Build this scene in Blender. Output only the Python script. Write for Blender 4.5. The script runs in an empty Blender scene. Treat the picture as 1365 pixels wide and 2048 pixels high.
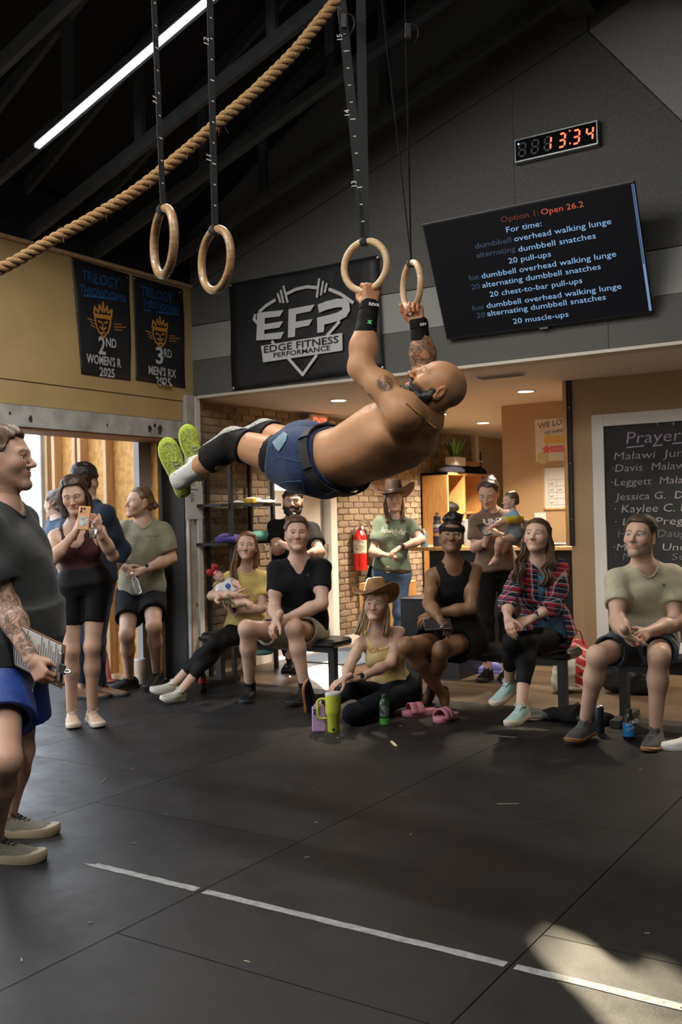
import bpy, math, random
import numpy as np
from mathutils import Vector, Matrix

rng = random.Random(7)
sc = bpy.context.scene
col = sc.collection

# ------------------------------------------------------------------ camera
IW, IH, FPX, CAMZ = 1365, 2048, 1980.0, 1.36
_yaw, _pitch, _roll = (math.radians(a) for a in (32.9, .31, -1.37))
def _cam_axes():
    fw = np.array([-math.sin(_yaw)*math.cos(_pitch), math.cos(_yaw)*math.cos(_pitch), math.sin(_pitch)])
    r = np.array([math.cos(_yaw), math.sin(_yaw), 0.0]); u = np.cross(r, fw)
    c, s = math.cos(_roll), math.sin(_roll)
    return r*c+u*s, -r*s+u*c, fw
CR, CU, CF = _cam_axes()
CAMP = np.array([0, 0, CAMZ])
cam_data = bpy.data.cameras.new('camera')
cam_data.sensor_fit = 'HORIZONTAL'; cam_data.sensor_width = 24.0
cam_data.lens = FPX*24.0/IW
cam_data.clip_start = .05; cam_data.clip_end = 300
cam_data.dof.use_dof = True; cam_data.dof.focus_distance = 4.15; cam_data.dof.aperture_fstop = 5.6
cam = bpy.data.objects.new('camera', cam_data); col.objects.link(cam)
cam.matrix_world = Matrix(((CR[0], CU[0], -CF[0], 0), (CR[1], CU[1], -CF[1], 0), (CR[2], CU[2], -CF[2], CAMZ), (0, 0, 0, 1)))
sc.camera = cam
def ray(x, y): return CR*((x-IW/2)/FPX) - CU*((y-IH/2)/FPX) + CF
def at(x, y, X=None, Y=None, Z=None, d=None):
    """pixel of the photograph + one known coordinate -> point of the room"""
    r = ray(x, y)
    t = d if d is not None else X/r[0] if X is not None else Y/r[1] if Y is not None else (Z-CAMZ)/r[2]
    return CAMP + r*t
def depth(p): return float(np.dot(np.asarray(p)-CAMP, CF))

# ------------------------------------------------------------------ world, sun, exposure
SUN_AZ = np.array([-.67, .742]); SUN_EL = math.radians(13.4)
w = bpy.data.worlds.new('sky'); sc.world = w; w.use_nodes = True
nt = w.node_tree; bg = nt.nodes['Background']
tc = nt.nodes.new('ShaderNodeTexCoord'); sx = nt.nodes.new('ShaderNodeSeparateXYZ'); cr = nt.nodes.new('ShaderNodeValToRGB')
nt.links.new(tc.outputs['Generated'], sx.inputs[0]); nt.links.new(sx.outputs['Z'], cr.inputs['Fac'])
cr.color_ramp.elements[0].position = 0.0; cr.color_ramp.elements[0].color = (.92, .90, .86, 1)
cr.color_ramp.elements[1].position = .55; cr.color_ramp.elements[1].color = (.60, .70, .86, 1)
e = cr.color_ramp.elements.new(.18); e.color = (.80, .84, .90, 1)
nt.links.new(cr.outputs[0], bg.inputs['Color']); bg.inputs['Strength'].default_value = 5.5
sun = bpy.data.lights.new('sun', 'SUN'); sun.energy = 45.0; sun.color = (1.0, .80, .56); sun.angle = math.radians(.6)
sun_o = bpy.data.objects.new('sun', sun); col.objects.link(sun_o)
_sd = Vector((SUN_AZ[0]*math.cos(SUN_EL), SUN_AZ[1]*math.cos(SUN_EL), math.sin(SUN_EL))).normalized()
sun_o.rotation_euler = _sd.to_track_quat('Z', 'Y').to_euler(); sun_o.location = (-9, 10, 6)
sc.view_settings.view_transform = 'Standard'; sc.view_settings.look = 'None'
sc.view_settings.gamma = 1.0; sc.view_settings.use_curve_mapping = False
sc.view_settings.exposure = 0.0
sc.cycles.use_denoising = True; sc.cycles.use_adaptive_sampling = True; sc.cycles.adaptive_threshold = .02
sc.cycles.max_bounces = 8; sc.cycles.diffuse_bounces = 4; sc.cycles.sample_clamp_indirect = 4.0
sc.cycles.caustics_reflective = False; sc.cycles.caustics_refractive = False

# ------------------------------------------------------------------ helpers
def V(*a): return np.array(a, float)
def nrm(v): v = np.asarray(v, float); return v/(np.linalg.norm(v)+1e-12)
MATS = {}
def mat(name, color=(.5, .5, .5), rough=.6, metal=0.0, emit=None, emit_s=1.0, noise=None, bump=None, spec=.5, attr=None, alpha=None,
        transmission=0, sheen=0, coat=0, stretch=None):
    """principled material; noise=(scale, amount[, second colour]); bump=(scale, strength); attr = colour attribute multiplied in"""
    if name in MATS: return MATS[name]
    m = bpy.data.materials.new(name); m.use_nodes = True
    nt = m.node_tree; b = nt.nodes['Principled BSDF']; L = nt.links.new
    b.inputs['Base Color'].default_value = (*color, 1); b.inputs['Roughness'].default_value = rough
    b.inputs['Metallic'].default_value = metal; b.inputs['Specular IOR Level'].default_value = spec
    if sheen: b.inputs['Sheen Weight'].default_value = sheen
    if coat: b.inputs['Coat Weight'].default_value = coat
    if transmission: b.inputs['Transmission Weight'].default_value = transmission
    if emit is not None:
        b.inputs['Emission Color'].default_value = (*emit, 1); b.inputs['Emission Strength'].default_value = emit_s
    src = None
    if attr:
        a = nt.nodes.new('ShaderNodeAttribute'); a.attribute_name = attr; src = a.outputs['Color']
    def coords(scale):
        t = nt.nodes.new('ShaderNodeTexCoord'); mp = nt.nodes.new('ShaderNodeMapping')
        L(t.outputs['Object'], mp.inputs[0])
        st = stretch or (1, 1, 1)
        mp.inputs['Scale'].default_value = tuple(scale*s for s in st)
        return mp.outputs[0]
    if noise:
        n = nt.nodes.new('ShaderNodeTexNoise'); n.inputs['Detail'].default_value = 5; n.inputs['Scale'].default_value = 1
        L(coords(noise[0]), n.inputs['Vector'])
        r = nt.nodes.new('ShaderNodeValToRGB'); L(n.outputs['Fac'], r.inputs[0])
        c2 = noise[2] if len(noise) > 2 else tuple(max(0, c*(1-noise[1])) for c in color)
        c1 = color if not attr else (1, 1, 1)
        if attr and len(noise) <= 2: c2 = (1-noise[1],)*3
        r.color_ramp.elements[0].position = .35; r.color_ramp.elements[0].color = (*c2, 1)
        r.color_ramp.elements[1].position = .62; r.color_ramp.elements[1].color = (*c1, 1)
        if src is None: src = r.outputs[0]
        else:
            mx = nt.nodes.new('ShaderNodeMix'); mx.data_type = 'RGBA'; mx.blend_type = 'MULTIPLY'; mx.inputs[0].default_value = 1
            L(src, mx.inputs[6]); L(r.outputs[0], mx.inputs[7]); src = mx.outputs[2]
    if src is not None: L(src, b.inputs['Base Color'])
    if bump:
        n = nt.nodes.new('ShaderNodeTexNoise'); n.inputs['Detail'].default_value = 4; n.inputs['Scale'].default_value = 1
        L(coords(bump[0]), n.inputs['Vector'])
        bp = nt.nodes.new('ShaderNodeBump'); bp.inputs['Strength'].default_value = bump[1]; bp.inputs['Distance'].default_value = bump[2] if len(bump) > 2 else .01
        L(n.outputs['Fac'], bp.inputs['Height']); L(bp.outputs[0], b.inputs['Normal'])
    MATS[name] = m
    return m

def link(o, parent=None):
    col.objects.link(o)
    if parent is not None:
        o.parent = parent
        o.matrix_parent_inverse = Matrix.Translation(-(parent.location if parent.type == 'EMPTY' else Vector((0, 0, 0))))
        if parent.type != 'EMPTY' and parent.parent is not None: o.matrix_parent_inverse = Matrix.Identity(4)
    return o
def mesh_obj(name, verts, faces, m, parent=None, smooth=False, colors=None):
    me = bpy.data.meshes.new(name)
    verts = np.asarray(verts, np.float32)
    if isinstance(faces, np.ndarray) and faces.ndim == 2:
        k = faces.shape[1]; me.vertices.add(len(verts)); me.vertices.foreach_set('co', verts.ravel())
        me.loops.add(faces.size); me.loops.foreach_set('vertex_index', faces.ravel().astype(np.int32))
        me.polygons.add(len(faces)); me.polygons.foreach_set('loop_start', np.arange(0, faces.size, k, dtype=np.int32))
        me.update(calc_edges=True)
    else:
        me.from_pydata([tuple(map(float, v)) for v in verts], [], [tuple(f) for f in faces]); me.update()
    if smooth: me.polygons.foreach_set('use_smooth', np.ones(len(me.polygons), bool))
    if colors is not None:
        c = np.ones((len(verts), 4), np.float32); c[:, :3] = colors
        a = me.color_attributes.new('Col', 'FLOAT_COLOR', 'POINT'); a.data.foreach_set('color', c.ravel())
    for x in (m if isinstance(m, (list, tuple)) else [m]): me.materials.append(x)
    return link(bpy.data.objects.new(name, me), parent)
def tag(o, label=None, cat=None, group=None, kind=None):
    if label: o['label'] = label
    if cat: o['category'] = cat
    if group: o['group'] = group
    if kind: o['kind'] = kind
    return o
def thing(name, label, cat, loc=(0, 0, 0), group=None):
    o = bpy.data.objects.new(name, None); col.objects.link(o); o.location = tuple(float(x) for x in loc)
    o.empty_display_size = .05
    return tag(o, label, cat, group)
def struct(o): o['kind'] = 'structure'; return o

class MB:
    def __init__(s): s.v = []; s.f = []
    def add(s, vs, fs):
        b = len(s.v); s.v += [tuple(map(float, v)) for v in vs]; s.f += [tuple(i+b for i in f) for f in fs]; return s
    def box(s, x0, x1, y0, y1, z0, z1):
        return s.add([(x0, y0, z0), (x1, y0, z0), (x1, y1, z0), (x0, y1, z0), (x0, y0, z1), (x1, y0, z1), (x1, y1, z1), (x0, y1, z1)],
                     [(0, 3, 2, 1), (4, 5, 6, 7), (0, 1, 5, 4), (1, 2, 6, 5), (2, 3, 7, 6), (3, 0, 4, 7)])
    def obox(s, c, ax, ay, az, hx, hy, hz, ch=0.0):
        """oriented box, half sizes; ch = chamfer"""
        c = np.asarray(c, float); ax, ay, az = nrm(ax), nrm(ay), nrm(az)
        if ch <= 0:
            vs = [c+ax*i*hx+ay*j*hy+az*k*hz for k in (-1, 1) for i, j in ((-1, -1), (1, -1), (1, 1), (-1, 1))]
            return s.add(vs, [(0, 3, 2, 1), (4, 5, 6, 7), (0, 1, 5, 4), (1, 2, 6, 5), (2, 3, 7, 6), (3, 0, 4, 7)])
        vs = []; rings = []
        for zz, inset in ((-hz, ch), (-hz+ch, 0), (hz-ch, 0), (hz, ch)):
            a, b = hx-inset, hy-inset; q = ch if inset == 0 else ch*.6
            pts = [(-a+q, -b), (a-q, -b), (a, -b+q), (a, b-q), (a-q, b), (-a+q, b), (-a, b-q), (-a, -b+q)]
            rings.append([c+ax*x+ay*y+az*zz for x, y in pts])
        return s.loft(rings)
    def loft(s, rings, cap=True, closed=True):
        b = len(s.v); n = len(rings[0])
        for r in rings: s.v += [tuple(map(float, p)) for p in r]
        for i in range(len(rings)-1):
            for j in range(n if closed else n-1):
                k = (j+1) % n
                s.f.append((b+i*n+j, b+i*n+k, b+(i+1)*n+k, b+(i+1)*n+j))
        if cap:
            s.f.append(tuple(b+j for j in reversed(range(n)))); s.f.append(tuple(b+(len(rings)-1)*n+j for j in range(n)))
        return s
    def tube(s, path, r, n=8, cap=True, flat=None):
        """round tube along a path; r number or list; flat=(width factor, thickness factor, up)"""
        path = [np.asarray(p, float) for p in path]; m = len(path)
        rr = r if hasattr(r, '__len__') else [r]*m
        T = [nrm(path[min(i+1, m-1)]-path[max(i-1, 0)]) for i in range(m)]
        up = V(0, 0, 1) if abs(T[0][2]) < .9 else V(1, 0, 0)
        if flat is not None and len(flat) > 2: up = np.asarray(flat[2], float)
        u = nrm(np.cross(up, T[0])); rings = []
        for i in range(m):
            u = nrm(u-T[i]*np.dot(u, T[i])); v = np.cross(T[i], u)
            fu, fv = (flat[0], flat[1]) if flat is not None else (1, 1)
            rings.append([path[i]+rr[i]*(u*fu*math.cos(a)+v*fv*math.sin(a)) for a in (2*math.pi*k/n for k in range(n))])
        return s.loft(rings, cap)
    def lathe(s, prof, c=(0, 0, 0), n=20, axis=(0, 0, 1), cap=True):
        az = nrm(axis); ax = nrm(np.cross(V(0, 1, 0) if abs(az[1]) < .9 else V(1, 0, 0), az)); ay = np.cross(az, ax); c = np.asarray(c, float)
        rings = [[c+az*z+(ax*math.cos(a)+ay*math.sin(a))*max(r, 1e-4) for a in (2*math.pi*k/n for k in range(n))] for r, z in prof]
        return s.loft(rings, cap)
    def poly(s, pts, n, th):
        """flat polygon extruded by th along n"""
        n = nrm(n)*th; k = len(pts); pts = [np.asarray(p, float) for p in pts]
        return s.add(pts+[p+n for p in pts], [tuple(reversed(range(k))), tuple(range(k, 2*k))]+[(i, (i+1) % k, k+(i+1) % k, k+i) for i in range(k)])
    def torus(s, c, axis, R, r, n=32, k=10, fv=1.0, a0=0, a1=2*math.pi):
        az = nrm(axis); ax = nrm(np.cross(V(0, 0, 1) if abs(az[2]) < .9 else V(1, 0, 0), az)); ay = np.cross(az, ax); c = np.asarray(c, float)
        full = abs(a1-a0-2*math.pi) < 1e-6; b = len(s.v)
        m = n if full else n+1
        for i in range(m):
            a = a0+(a1-a0)*i/n; d = ax*math.cos(a)+ay*math.sin(a)
            for j in range(k):
                q = 2*math.pi*j/k; s.v.append(tuple(c+d*(R+r*math.cos(q))+az*r*fv*math.sin(q)))
        for i in range(n):
            i2 = (i+1) % m
            for j in range(k): s.f.append((b+i*k+j, b+i2*k+j, b+i2*k+(j+1) % k, b+i*k+(j+1) % k))
        return s
    def build(s, name, m, parent=None, smooth=False, bevel=0, auto=None):
        o = mesh_obj(name, s.v, s.f, m, parent, smooth)
        if smooth and auto is not None:
            o.data.set_sharp_from_angle(angle=math.radians(auto))
        if bevel:
            b = o.modifiers.new('bevel', 'BEVEL'); b.width = bevel; b.segments = 2; b.limit_method = 'ANGLE'
        return o

def curve_pts(P, n=8):
    """catmull-rom through points"""
    P = [np.asarray(p, float) for p in P]; P = [2*P[0]-P[1]]+P+[2*P[-1]-P[-2]]; out = []
    for i in range(1, len(P)-2):
        for k in range(n):
            t = k/n; a, b, c, d = P[i-1:i+3]
            out.append(.5*((2*b)+(c-a)*t+(2*a-5*b+4*c-d)*t*t+(3*b-a-3*c+d)*t**3))
    out.append(P[-2]); return out

TXT = bpy.data.scenes.new('text_workshop')
def lettering(body, o, xd, ud, m, parent, h=None, width=None, bold=0.0, name='lettering', th=.0012, align='LEFT', shear=0, spacing=1, hull=None):
    """text as thin mesh: o = lower left (or centre) of the line, xd/ud = reading and up direction, h = capital height"""
    cu = bpy.data.curves.new(name, 'FONT'); cu.body = body; cu.size = 1; cu.offset = bold; cu.shear = shear; cu.space_character = spacing
    cu.resolution_u = 2
    t = bpy.data.objects.new(name, cu); TXT.collection.objects.link(t)
    with bpy.context.temp_override(scene=TXT, view_layer=TXT.view_layers[0]):
        dg = bpy.context.evaluated_depsgraph_get(); me = bpy.data.meshes.new_from_object(t.evaluated_get(dg))
    bpy.data.objects.remove(t); bpy.data.curves.remove(cu)
    n = len(me.vertices)
    if n == 0: return None
    co = np.zeros(n*3, np.float32); me.vertices.foreach_get('co', co); co = co.reshape(-1, 3)
    s = (h/.70) if h else None
    w0 = co[:, 0].max()-co[:, 0].min()
    sx = width/w0 if width else s
    if s is None: s = sx
    x = (co[:, 0]-co[:, 0].min())*sx; y = co[:, 1]*s
    if align == 'CENTER': x -= w0*sx/2
    xd, ud = nrm(xd), nrm(ud); nn = np.cross(xd, ud)
    co2 = np.asarray(o, float)+x[:, None]*xd+y[:, None]*ud+nn*th
    me.vertices.foreach_set('co', co2.astype(np.float32).ravel()); me.update(); me.materials.append(m)
    ob = bpy.data.objects.new(name, me); link(ob, parent); return ob
def strokes(lines, o, xd, ud, wd, m, parent, name='mark', th=.0015):
    """flat drawn strokes: polylines in (x, y) metres on the plane o, xd, ud"""
    mb = MB(); xd, ud = nrm(xd), nrm(ud); nn = np.cross(xd, ud); o = np.asarray(o, float)
    ct_ = 0
    for ln in lines:
        wl = wd
        if isinstance(ln, tuple): ln, wl = ln
        for (x0, y0), (x1, y1) in zip(ln[:-1], ln[1:]):
            d = np.array([x1-x0, y1-y0]); L = np.hypot(*d)
            if L < 1e-6: continue
            d = d/L; q = np.array([-d[1], d[0]])*wl/2; e = d*wl*.25
            pts = [(x0-q[0]-e[0], y0-q[1]-e[1]), (x1-q[0]+e[0], y1-q[1]+e[1]), (x1+q[0]+e[0], y1+q[1]+e[1]), (x0+q[0]-e[0], y0+q[1]-e[1])]
            ct_ += 1; mb.add([o+xd*x+ud*y+nn*(th+.00006*ct_) for x, y in pts], [(0, 1, 2, 3)])
    return mb.build(name, m, parent)
# ================================================================== the setting
XL, YG, ZC = -5.72, 6.52, 2.42          # left wall face, gable wall face, lobby ceiling
XR, YB = 4.6, -5.6
M_rubber = mat('black rubber', (.0085, .0085, .0088), .50, noise=(2.2, .5, (.013, .013, .013)), bump=(420, .45, .002), spec=.36)
def mottled_rubber():
    m = MATS['black rubber']; nt = m.node_tree; b = nt.nodes['Principled BSDF']; L = nt.links.new
    t = nt.nodes.new('ShaderNodeTexCoord'); n = nt.nodes.new('ShaderNodeTexNoise'); n.inputs['Scale'].default_value = 3.2; n.inputs['Detail'].default_value = 8
    n.inputs['Roughness'].default_value = .65
    L(t.outputs['Object'], n.inputs['Vector']); r = nt.nodes.new('ShaderNodeMapRange')
    r.inputs[1].default_value = .3; r.inputs[2].default_value = .7; r.inputs[3].default_value = .36; r.inputs[4].default_value = .60
    L(n.outputs['Fac'], r.inputs[0]); L(r.outputs[0], b.inputs['Roughness'])
mottled_rubber()
M_slab = mat('concrete slab', (.05, .05, .05), .9)
M_tan = mat('tan painted board', (.48, .345, .155), .65, noise=(3, .12), bump=(60, .08))
M_tan2 = mat('tan lobby wall paint', (.40, .275, .15), .6, bump=(90, .06))
M_white_old = mat('weathered white wood', (.52, .52, .50), .6, noise=(7, .5, (.36, .35, .33)), bump=(30, .3))
M_white = mat('white trim', (.72, .71, .68), .45)
M_ceil = mat('white ceiling', (.85, .83, .79), .8, bump=(150, .05))
M_felt_d = mat('dark grey felt', (.140, .138, .131), .95, noise=(160, .35), bump=(300, .3), sheen=.2)
M_felt_l = mat('light grey felt', (.34, .34, .33), .95, noise=(160, .25), bump=(300, .3), sheen=.2)
M_black = mat('black paint', (.012, .012, .013), .6)
M_deck = mat('black roof deck', (.010, .010, .011), .85, noise=(20, .5))
M_beam = mat('dark grey beam', (.060, .065, .070), .55, noise=(12, .3))
M_wood = mat('pine wood', (.62, .36, .13), .5, noise=(10, .35, (.48, .25, .08)), stretch=(8, 8, .6))
M_stud = mat('stud wood', (.64, .44, .25), .6, noise=(9, .25, (.52, .33, .16)), stretch=(6, 6, .5))
M_mortar = mat('mortar', (.40, .35, .28), .9, bump=(80, .3))
BR = [mat('brick tone %d' % i, c, .85, noise=(22, .3), bump=(60, .5, .006)) for i, c in enumerate(
    [(.25, .19, .13), (.30, .23, .16), (.20, .155, .115), (.34, .27, .19), (.27, .215, .165)])]

floor = struct(MB().box(-14, XR+.2, YB-.2, 14.2, -.2, -.014).build('floor', M_slab))
# rubber mats: 1.22 x 1.83 m, laid in staggered columns
def mat_mesh(lx, ly):
    m = MB(); m.obox((lx/2, ly/2, -.006), (1, 0, 0), (0, 1, 0), (0, 0, 1), lx/2-.0022, ly/2-.0022, .006); me = bpy.data.meshes.new('rubber_mat')
    me.from_pydata(m.v, [], m.f); me.materials.append(M_rubber); return me
_cache = {}
def put_mat(x, y, lx, ly):
    k = (round(lx, 3), round(ly, 3))
    if k not in _cache: _cache[k] = mat_mesh(lx, ly)
    o = bpy.data.objects.new('rubber_mat', _cache[k]); link(o, floor); o.location = (x, y, 0)
offs = {-5: 1.0, -4: .35, -3: 1.57, -2: .62, -1: 1.3, 0: .4, 1: 1.2, 2: .6, 3: .1}
for c in range(-5, 4):
    x0 = max(c*1.22, -5.97); x1 = min((c+1)*1.22, XR)
    y = YB+offs[c]-1.83
    ys = [YB]
    while y < YG-.02:
        if y > YB+.1: ys.append(y)
        y += 1.83
    # line the seam near the standing judge up with the photograph
    if c == -3: ys = [YB, -3.93, -2.1, -.27, 1.56, 3.39, 5.22]
    ys.append(YG-.02)
    for a, b in zip(ys[:-1], ys[1:]): put_mat(x0, a, x1-x0, b-a)
# vinyl planks of the lobby
PL = [mat('plank tone %d' % i, c, .38, noise=(5, .35), stretch=(.6, 9, 9), bump=(40, .1)) for i, c in enumerate([(.115, .078, .05), (.14, .098, .062), (.095, .064, .042)])]
_pm = {}
for r in range(30):
    y0 = YG-.02+r*.18
    if y0 > 11.8: break
    x = -5.72-((r*.47) % 1.22)
    while x < 2.6:
        xa, xb = max(x, -5.72), min(x+1.22, 2.6)
        if xb-xa > .05:
            k = (round(xb-xa, 3), rng.randrange(3))
            if k not in _pm:
                m = MB(); m.obox(((xb-xa)/2, .09, -.007), (1, 0, 0), (0, 1, 0), (0, 0, 1), (xb-xa)/2-.0012, .0888, .007, .0012)
                me = bpy.data.meshes.new('plank'); me.from_pydata(m.v, [], m.f); me.materials.append(PL[k[1]]); _pm[k] = me
            o = bpy.data.objects.new('plank', _pm[k]); link(o, floor); o.location = (xa, y0, 0)
        x += 1.22
# white tape line on the mats, torn at the seams
M_tape = mat('white floor tape', (.26, .265, .26), .6, noise=(30, .35), bump=(60, .2))
tl = thing('floor_tape', 'long strip of worn white tape stuck across the black mats', 'tape', (-1.4, 2.76, 0))
yt = 2.765
for a, b in ((-3.02, -2.46), (-2.425, -1.235), (-1.205, .6)):
    m = MB(); n = 24; top = []; bot = []
    for i in range(n+1):
        x = a+(b-a)*i/n
        top.append((x, yt+.019+rng.uniform(-.002, .002), .0012)); bot.append((x, yt-.019+rng.uniform(-.002, .002), .0012))
    if a < -3: top[0] = (a+.02, yt+.004, .0012); bot[0] = (a-.03, yt-.012, .0012)
    m.add(top+bot, [(i+n+1, i+n+2, i+1, i) for i in range(n)]); m.build('tape_strip', M_tape, tl)

# ---------------------------------------------------------------- left wall (gym part)
wl = MB()
wl.box(-5.97, XL-.004, YB, YG, 2.386, 3.37)
wl.box(-5.97, XL-.004, 1.9, 2.6, 0, 2.386); wl.box(-5.97, XL-.004, YB, -1.8, 0, 2.386)
wl.box(-5.97, XL-.004, 2.6, 6.38, 2.2, 2.386); wl.box(-5.97, XL-.004, -1.8, 1.9, 2.2, 2.386)
wl.box(-5.97, -5.76, 6.38, 6.56, 0, 2.386)
wall_left = struct(wl.build('wall_left', mat('dark wall core', (.05, .045, .04), .8)))
MB().box(XL-.004, XL+.006, YB, YG, 2.388, 3.372).build('siding_panel', M_tan, wall_left)
MB().box(XL-.004, XL+.004, YB, 6.37, 2.215, 2.380).build('siding_panel', M_tan, wall_left)
for a, b in ((1.9, 2.6), (YB, -1.8)): MB().box(XL-.004, XL+.004, a, b, .0, 2.2).build('siding_panel', M_tan, wall_left)
t1 = struct(MB().box(XL-.02, XL+.028, YB, YG, 3.372, 3.40).build('trim_1', M_stud))
M_header = mat('weathered header paint', (.50, .50, .48), .6, noise=(5.5, .5, (.30, .29, .27)), bump=(25, .4))
hd = struct(MB().box(XL-.25, XL+.03, 2.5, 6.385, 2.055, 2.208).build('trim_2', M_header, None, bevel=.004))
MB().box(XL-.25, XL+.02, 2.5, 6.385, 2.035, 2.055).build('door_stop_strip', mat('reddish stop strip', (.26, .12, .06), .6), hd)
M_smudge = mat('black smudge', (.03, .03, .03), .9)
for (x, y, s) in ((62, 838, .022), (300, 857, .03), (320, 859, .034), (310, 851, .02), (20, 827, .012), (215, 850, .012)):
    p = at(x, y, X=XL+.0312); k = MB(); n = 11
    k.add([p+V(0, s*(.6+.5*rng.random())*math.cos(6.283*i/n), s*(.8+.6*rng.random())*math.sin(6.283*i/n)) for i in range(n)], [tuple(range(n))]); k.build('stain', M_smudge, hd)
post = struct(MB().box(-5.76, XL+.035, 6.388, 6.555, 0, 2.44).build('trim_3', M_white_old, None, bevel=.005))
MB().box(XL+.035, XL+.047, 6.50, 6.555, 0, 2.43).build('corner_strip', M_white, post)
MB().box(XL+.03, XL+.040, 6.398, 6.408, 0, 2.05).build('jamb_edge', mat('bare wood edge', (.40, .22, .09), .6), post)
for z in (.62, 1.33, 1.42): MB().box(XL+.034, XL+.040, 6.46, 6.475, z, z+.035).build('hinge_mark', mat('rust', (.20, .09, .04), .7), post)
jam = struct(MB().box(-5.97, -5.72, 6.372, 6.388, 0, 2.05).build('trim_4', mat('dark jamb', (.022, .020, .019), .7)))

# ---------------------------------------------------------------- lean-to behind the open roller door: studs and OSB
M_osb = mat('osb board', (.66, .36, .10), .6, noise=(16, .5, (.46, .22, .05)), bump=(35, .3), stretch=(1.6, 1, 1))
wo = struct(MB().box(-7.22, -5.90, 6.245, 6.262, 0, 2.75).build('wall_lean_to', M_osb))
for i, x in enumerate((-7.20, -7.10, -6.83, -6.76, -6.44, -6.07)):
    MB().obox((x, 6.2, 1.37), (1, 0, 0), (0, 1, 0), (0, 0, 1), .021, .045, 1.37, .003).build('stud', M_stud, wo)
MB().box(-7.22, -5.97, 6.155, 6.245, 0, .04).build('sill_plate', M_stud, wo)
MB().box(-7.245, -7.22, 6.12, 6.27, 0, 2.75).build('end_board', M_white_old, wo)
MB().box(-6.03, -5.97, 6.10, 6.40, 0, 2.4).build('end_board', mat('grey board', (.26, .25, .24), .7), wo)
# ground and what can be seen outdoors
M_gravel = mat('gravel', (.30, .29, .27), .9, noise=(14, .4), bump=(60, .6))
gr = struct(MB().box(-60, -5.97, -30, 40, -.25, -.04).build('ground_outdoors', M_gravel))
fence = thing('privacy_fence', 'pale grey board fence seen outside through the open doorway', 'fence', (-22, 12, 0))
M_fence = mat('grey fence boards', (.40, .44, .50), .8, noise=(6, .3))
for i in range(46):
    y = 2+i*.42; MB().obox((-22+rng.uniform(-.02, .02), y, .85), (0, 1, 0), (1, 0, 0), (0, 0, 1), .195, .02, .9+rng.uniform(-.03, .03), .01).build('board', M_fence, fence)
hs = thing('house', 'low pale house far behind the fence', 'house', (-48, 24, 0))
MB().box(-52, -46, 20, 36, 0, 3.0).build('wall', mat('pale siding', (.50, .55, .62), .8), hs)
m = MB(); m.poly([(-52.5, 19.5, 3.0), (-45.5, 19.5, 3.0), (-49, 19.5, 5.2)], (0, 1, 0), 17); m.build('roof', mat('grey shingles', (.34, .37, .42), .9), hs)
for y in (22, 27, 32): MB().box(-46.02, -45.95, y, y+1.4, 1.0, 2.2).build('window', mat('dark pane', (.1, .13, .16), .2), hs)
def bare_tree(x, y, h, label):
    t = thing('bare_tree', label, 'tree', (x, y, 0), 'leafless trees outdoors')
    m = MB(); r = random.Random(int(x*13+y)); M_bark = mat('grey bark', (.24, .24, .25), .9)
    m.tube([(x, y, -.2), (x+.05, y, h*.3), (x, y+.05, h*.55)], [.16, .12, .09], 7); m.build('trunk', M_bark, t)
    b = MB()
    def br(p, d, L, rad, k):
        q = p+d*L; b.tube([p, (p+q)/2+V(r.uniform(-.1, .1), r.uniform(-.1, .1), .05)*L, q], [rad, rad*.8, rad*.55], 5)
        if k > 0:
            for i in range(3): br(p+d*L*r.uniform(.5, 1), nrm(d+V(r.uniform(-.8, .8), r.uniform(-.8, .8), r.uniform(-.1, .7))), L*r.uniform(.5, .75), rad*.55, k-1)
    for i in range(6): br(V(x, y, h*r.uniform(.3, .55)), nrm(V(r.uniform(-.8, .8), r.uniform(-.8, .8), 1)), h*.22, .05, 3)
    b.build('branches', M_bark, t)
bare_tree(-26, 14.6, 4.4, 'leafless grey tree outside, left of the stud wall')
bare_tree(-29, 19.5, 4.0, 'smaller leafless tree standing farther off past the fence')

# ---------------------------------------------------------------- gable wall above the lobby
gw = MB(); gw.poly([(-5.97, YG+.012, ZC), (XR, YG+.012, ZC), (XR, YG+.012, 4.2), (-2.15, YG+.012, 6.0), (-5.97, YG+.012, 3.75)], (0, 1, 0), .14)
wall_back = struct(gw.build('wall_back', M_felt_d))
def felt(x0, x1, z0, z1, m, th=.012): MB().obox(((x0+x1)/2, YG+.006, (z0+z1)/2), (1, 0, 0), (0, 1, 0), (0, 0, 1), (x1-x0)/2-.0015, th/2+.001, (z1-z0)/2-.0015, .002).build('felt_panel', m, wall_back)
for a, b in ((-5.72, -4.5), (-4.5, -2.06), (-2.06, .38), (.38, 2.82), (2.82, XR)):
    felt(a, b, 2.745, 3.045, M_felt_l); felt(a, b, ZC+.02, 2.745, M_felt_d)
def felt_poly(pts, m): k = MB(); k.poly([(x, YG-.004, z) for x, z in pts], (0, 1, 0), .016); k.build('felt_panel', m, wall_back)
felt_poly([(-5.72, 3.05), (-2.70, 3.05), (-2.70, 4.40), (-5.72, 3.36)], M_felt_d)
felt_poly([(-2.697, 3.05), (-.925, 3.05), (-2.15, 4.585), (-2.697, 4.40)], M_felt_d)
felt_poly([(-.92, 3.05), (XR, 3.05), (XR, 4.15), (-.7, 5.15), (-2.14, 4.59)], M_felt_l)
felt_poly([(-5.72, 3.37), (-2.15, 4.595), (-2.15, 5.1), (-5.72, 3.62)], M_felt_d)
t5 = struct(MB().box(-5.66, XR, YG-.012, YG+.15, ZC-.004, ZC+.018).build('trim_5', mat('ceiling edge bead', (.62, .58, .5), .6)))

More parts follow.
